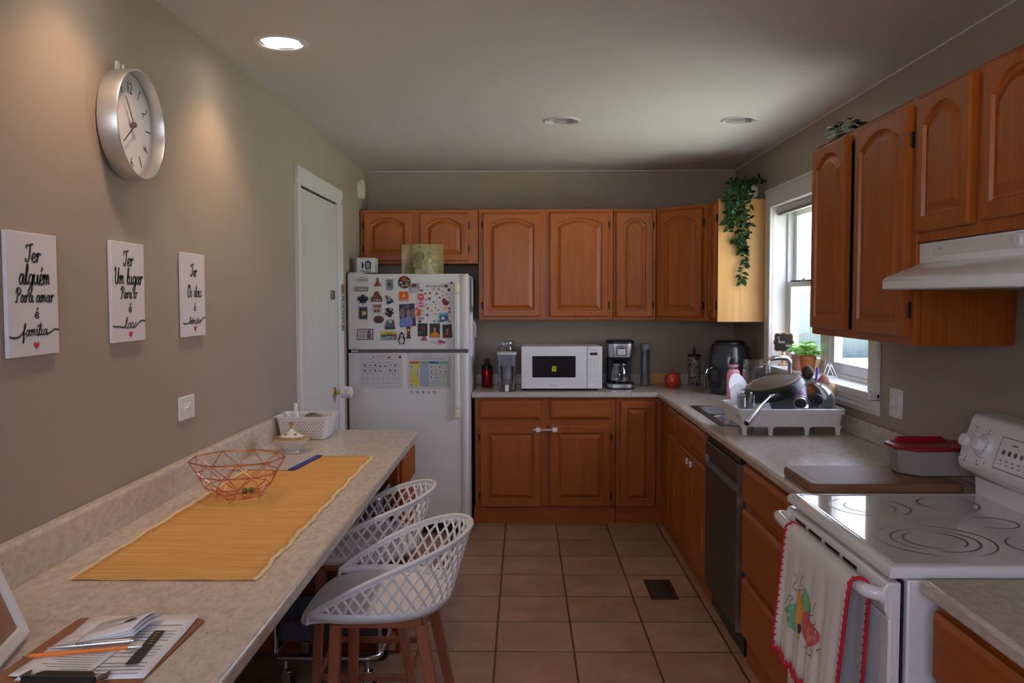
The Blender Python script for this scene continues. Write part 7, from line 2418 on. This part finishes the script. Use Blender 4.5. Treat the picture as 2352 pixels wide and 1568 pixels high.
# ------------------------------------------------------------------ charts on the fridge door
def chart(x0, y0, x1, y1, label):
    o = Vector((FX0 + x0 / 1000, FY, DZ - y1 / 1000))
    t = thing('wall_chart', o, label, 'chart', 'chore charts on the fridge door')
    mp = fmap(o, (1, 0, 0), (0, 0, 1), (0, -1, 0))
    W_, H_ = (x1 - x0) / 1000, (y1 - y0) / 1000
    MB().plate([(0, 0), (W_, 0), (W_, H_), (0, H_)], mp, .0002, .0012).build('sheet', C(204, 203, 206, .45), t, smooth=False)
    return t, mp, W_, H_
t, mp, W_, H_ = chart(78, 519, 356, 748, 'white week chart with a grid of picture cards on the fridge door')
m = MB()
g0, g1, r0, r1 = .017, .251, H_ - .061, H_ - .194
for i in range(8):
    u = g0 + (g1 - g0) * i / 7
    m.add([mp(u - .0009, r1, .0014), mp(u + .0009, r1, .0014), mp(u + .0009, r0, .0014), mp(u - .0009, r0, .0014)], [(0, 1, 2, 3)])
for j in range(5):
    v = r1 + (r0 - r1) * j / 4
    m.add([mp(g0, v - .0009, .0014), mp(g1, v - .0009, .0014), mp(g1, v + .0009, .0014), mp(g0, v + .0009, .0014)], [(0, 1, 2, 3)])
for i in range(7):
    blurb(m, mp, g0 + (g1 - g0) * (i + .5) / 7, r0 + .006, .003, .018, .0014)
m.add([mp(g0 + .02, .021, .0014), mp(g1, .021, .0014), mp(g1, .022, .0014), mp(g0 + .02, .022, .0014)], [(0, 1, 2, 3)])
m.build('grid_lines', M['inkg'], t, smooth=False)
m = MB()
txt(m, 'My Week', mp, .135, H_ - .019, .010, lift=.0014, shear=.15)
script(m, 'Planner'.replace('P', 'P'), mp, .155, H_ - .038, .008, .062, .0022, .2)
txt(m, 'Sunday', mp, .06, H_ - .036, .007, w=.03, lift=.0014)
blurb(m, mp, .03, H_ - .036, .003, .022, .0014)
blurb(m, mp, .14, .008, .003, .06, .0014)
m.build('title_lettering', M['mgrey'], t, smooth=False)
MB().add([mp(.09 + x * .018, H_ - .022 + y * .02, .0015) for x, y in shape('bell')], [tuple(range(len(shape('bell'))))]).build('drawn_figure', C(185, 165, 110), t, smooth=False)
MB().add([mp(.19 + x * .026, H_ - .026 + y * .016, .0015) for x, y in shape('splat')], [tuple(range(14))]).build('drawn_figure', C(165, 85, 75), t, smooth=False)
ordn = ['first', 'second', 'third', 'fourth', 'fifth', 'sixth', 'seventh', 'eighth']
rdm = random.Random(12)
def card(mpx, u, v, s_, label, group, col=None, ang=0):
    o = mpx(u, v, .0015)
    tt = thing('picture_card', o, label, 'card', group)
    a = radians(ang)
    m2 = fmap(o, (cos(a), 0, sin(a)), (-sin(a), 0, cos(a)), (0, -1, 0))
    MB().plate([(-s_ / 2, -s_ / 2), (s_ / 2, -s_ / 2), (s_ / 2, s_ / 2), (-s_ / 2, s_ / 2)], m2, 0, .0012).build('card_base', C(212, 211, 213), tt, smooth=False)
    sh = rdm.choice(['splat', 'splat2', 'flower', 'blob', 'moon', 'bell'])
    m = MB().add([m2(x * s_ * .6, s_ * .06 + y * s_ * .5, .0015) for x, y in shape(sh)], [tuple(range(len(shape(sh))))])
    blurb(m, m2, 0, -s_ * .4, s_ * .08, s_ * .6, .0015)
    m.build('drawing', C(*(col or rdm.choice([(70, 70, 76), (90, 85, 90), (60, 62, 70), (110, 80, 85)]))), tt, smooth=False)
cw_ = (g1 - g0) / 7
for j, cols in ((0, (0, 1, 2, 3, 4, 5, 6)), (1, (0, 1, 2, 3, 5, 6)), (2, (6,))):
    for i in cols:
        card(mp, g0 + cw_ * (i + .5) + rdm.uniform(-.002, .002), r0 - (r0 - r1) / 4 * (j + .5) + (-.005 if i in (3, 4) and j < 2 else 0), .026, 'small picture card in the %s row, %s column of the week chart' % (ordn[j], ordn[i]), 'picture cards on the week chart', (160, 85, 95) if (i, j) in ((1, 0), (5, 0)) else None)
stick('magnet', 'tiny black berry shaped magnet above the week chart corner', 'magnet', None, 341, 540, 14, 17, 'c', (35, 38, 40), [], .004)
t, mp, W_, H_ = chart(390, 519, 673, 752, 'white daily chores chart with yellow blue and green columns on the fridge door')
m = MB()
for a, b, c in ((14, 76, (190, 95, 40)), (80, 138, (120, 165, 140)), (140, 202, (40, 110, 150)), (204, 269, (130, 170, 145))):
    MB().add([mp(a / 1000, H_ - .066, .0014), mp(b / 1000, H_ - .066, .0014), mp(b / 1000, H_ - .051, .0014), mp(a / 1000, H_ - .051, .0014)], [(0, 1, 2, 3)]).build('column_header', C(*c), t, smooth=False)
for a, b, c in ((14, 76, (205, 195, 85)), (80, 138, (160, 168, 190)), (140, 269, (178, 188, 178))):
    MB().add([mp(a / 1000, H_ - .216, .0014), mp(b / 1000, H_ - .216, .0014), mp(b / 1000, H_ - .067, .0014), mp(a / 1000, H_ - .067, .0014)], [(0, 1, 2, 3)]).build('column_panel', C(*c), t, smooth=False)
m = MB()
mm_ = MB()
txt(m, "Sarah's", mp, .137, H_ - .014, .011, w=.062, lift=.0014, shear=.2)
txt(m, 'My Daily Responsibilities', mp, .142, H_ - .033, .011, w=.185, lift=.0014, shear=.2)
m.build('title_lettering', M['mgrey'], t, smooth=False)
dc = [(.026, .088), (.026, .118), (.068, .112), (.068, .146), (.026, .206), (.153, .088), (.186, .086), (.213, .090), (.158, .121), (.188, .114), (.216, .120), (.251, .120), (.155, .156), (.192, .158), (.235, .172)]
for i, (u, v) in enumerate(dc):
    card(mp, u, H_ - v, .024, 'small picture card on the chores chart, %s' % ('under the orange header, top', 'under the orange header, second', 'upper right of the yellow column', 'lower right of the yellow column', 'bottom of the yellow column', 'first row below the blue header', 'first row, middle of green area', 'first row, right of three', 'second row, first of four', 'second row, second of four', 'second row, third of four', 'second row, last of four', 'third row, first', 'third row, middle', 'third row, tilted one at right')[i], 'picture cards on the chores chart', None, -25 if i == 14 else 0)
fdm = fmap((FX0, FY, DZ), (1, 0, 0), (0, 0, 1), (0, -1, 0))
for i in range(5):
    card(lambda u, v, w=0: fdm(u, v, .0002), .418 + .0366 * i, -.772, .025, 'loose picture card below the chores chart, %s from the left' % ordn[i], 'loose picture cards on the fridge door', (150, 130, 60) if i == 4 else None, 12 if i == 3 else 0)
# organisers on the side of the fridge
so = thing('side_notepad', (FX1, 5.75, 1.42), 'dark magnetic pad holder on the right side of the fridge', 'notepad')
MB().box(FX1 + .0005, FX1 + .012, 5.66, 5.80, 1.46, 1.69).build('holder', M['mgrey'], so, bevel=.002)
MB().box(FX1 + .012, FX1 + .016, 5.665, 5.795, 1.50, 1.685).build('pad', M['lgrey'], so)
so = thing('side_notepad', (FX1, 5.78, 1.12), 'white paper stack hanging on the right side of the fridge', 'notepad')
MB().box(FX1 + .0005, FX1 + .010, 5.68, 5.84, 1.16, 1.44).build('paper_stack', M['paper'], so, bevel=.001)
so = thing('side_hook', (FX1, 5.86, 1.3), 'white hook on the right side of the fridge', 'hook')
MB().tube(spline([(FX1 + .002, 5.87, 1.39), (FX1 + .02, 5.87, 1.38), (FX1 + .026, 5.87, 1.33), (FX1 + .022, 5.87, 1.30), (FX1 + .03, 5.87, 1.285)], 4), .004, 8).build('hook_wire', M['white'], so)
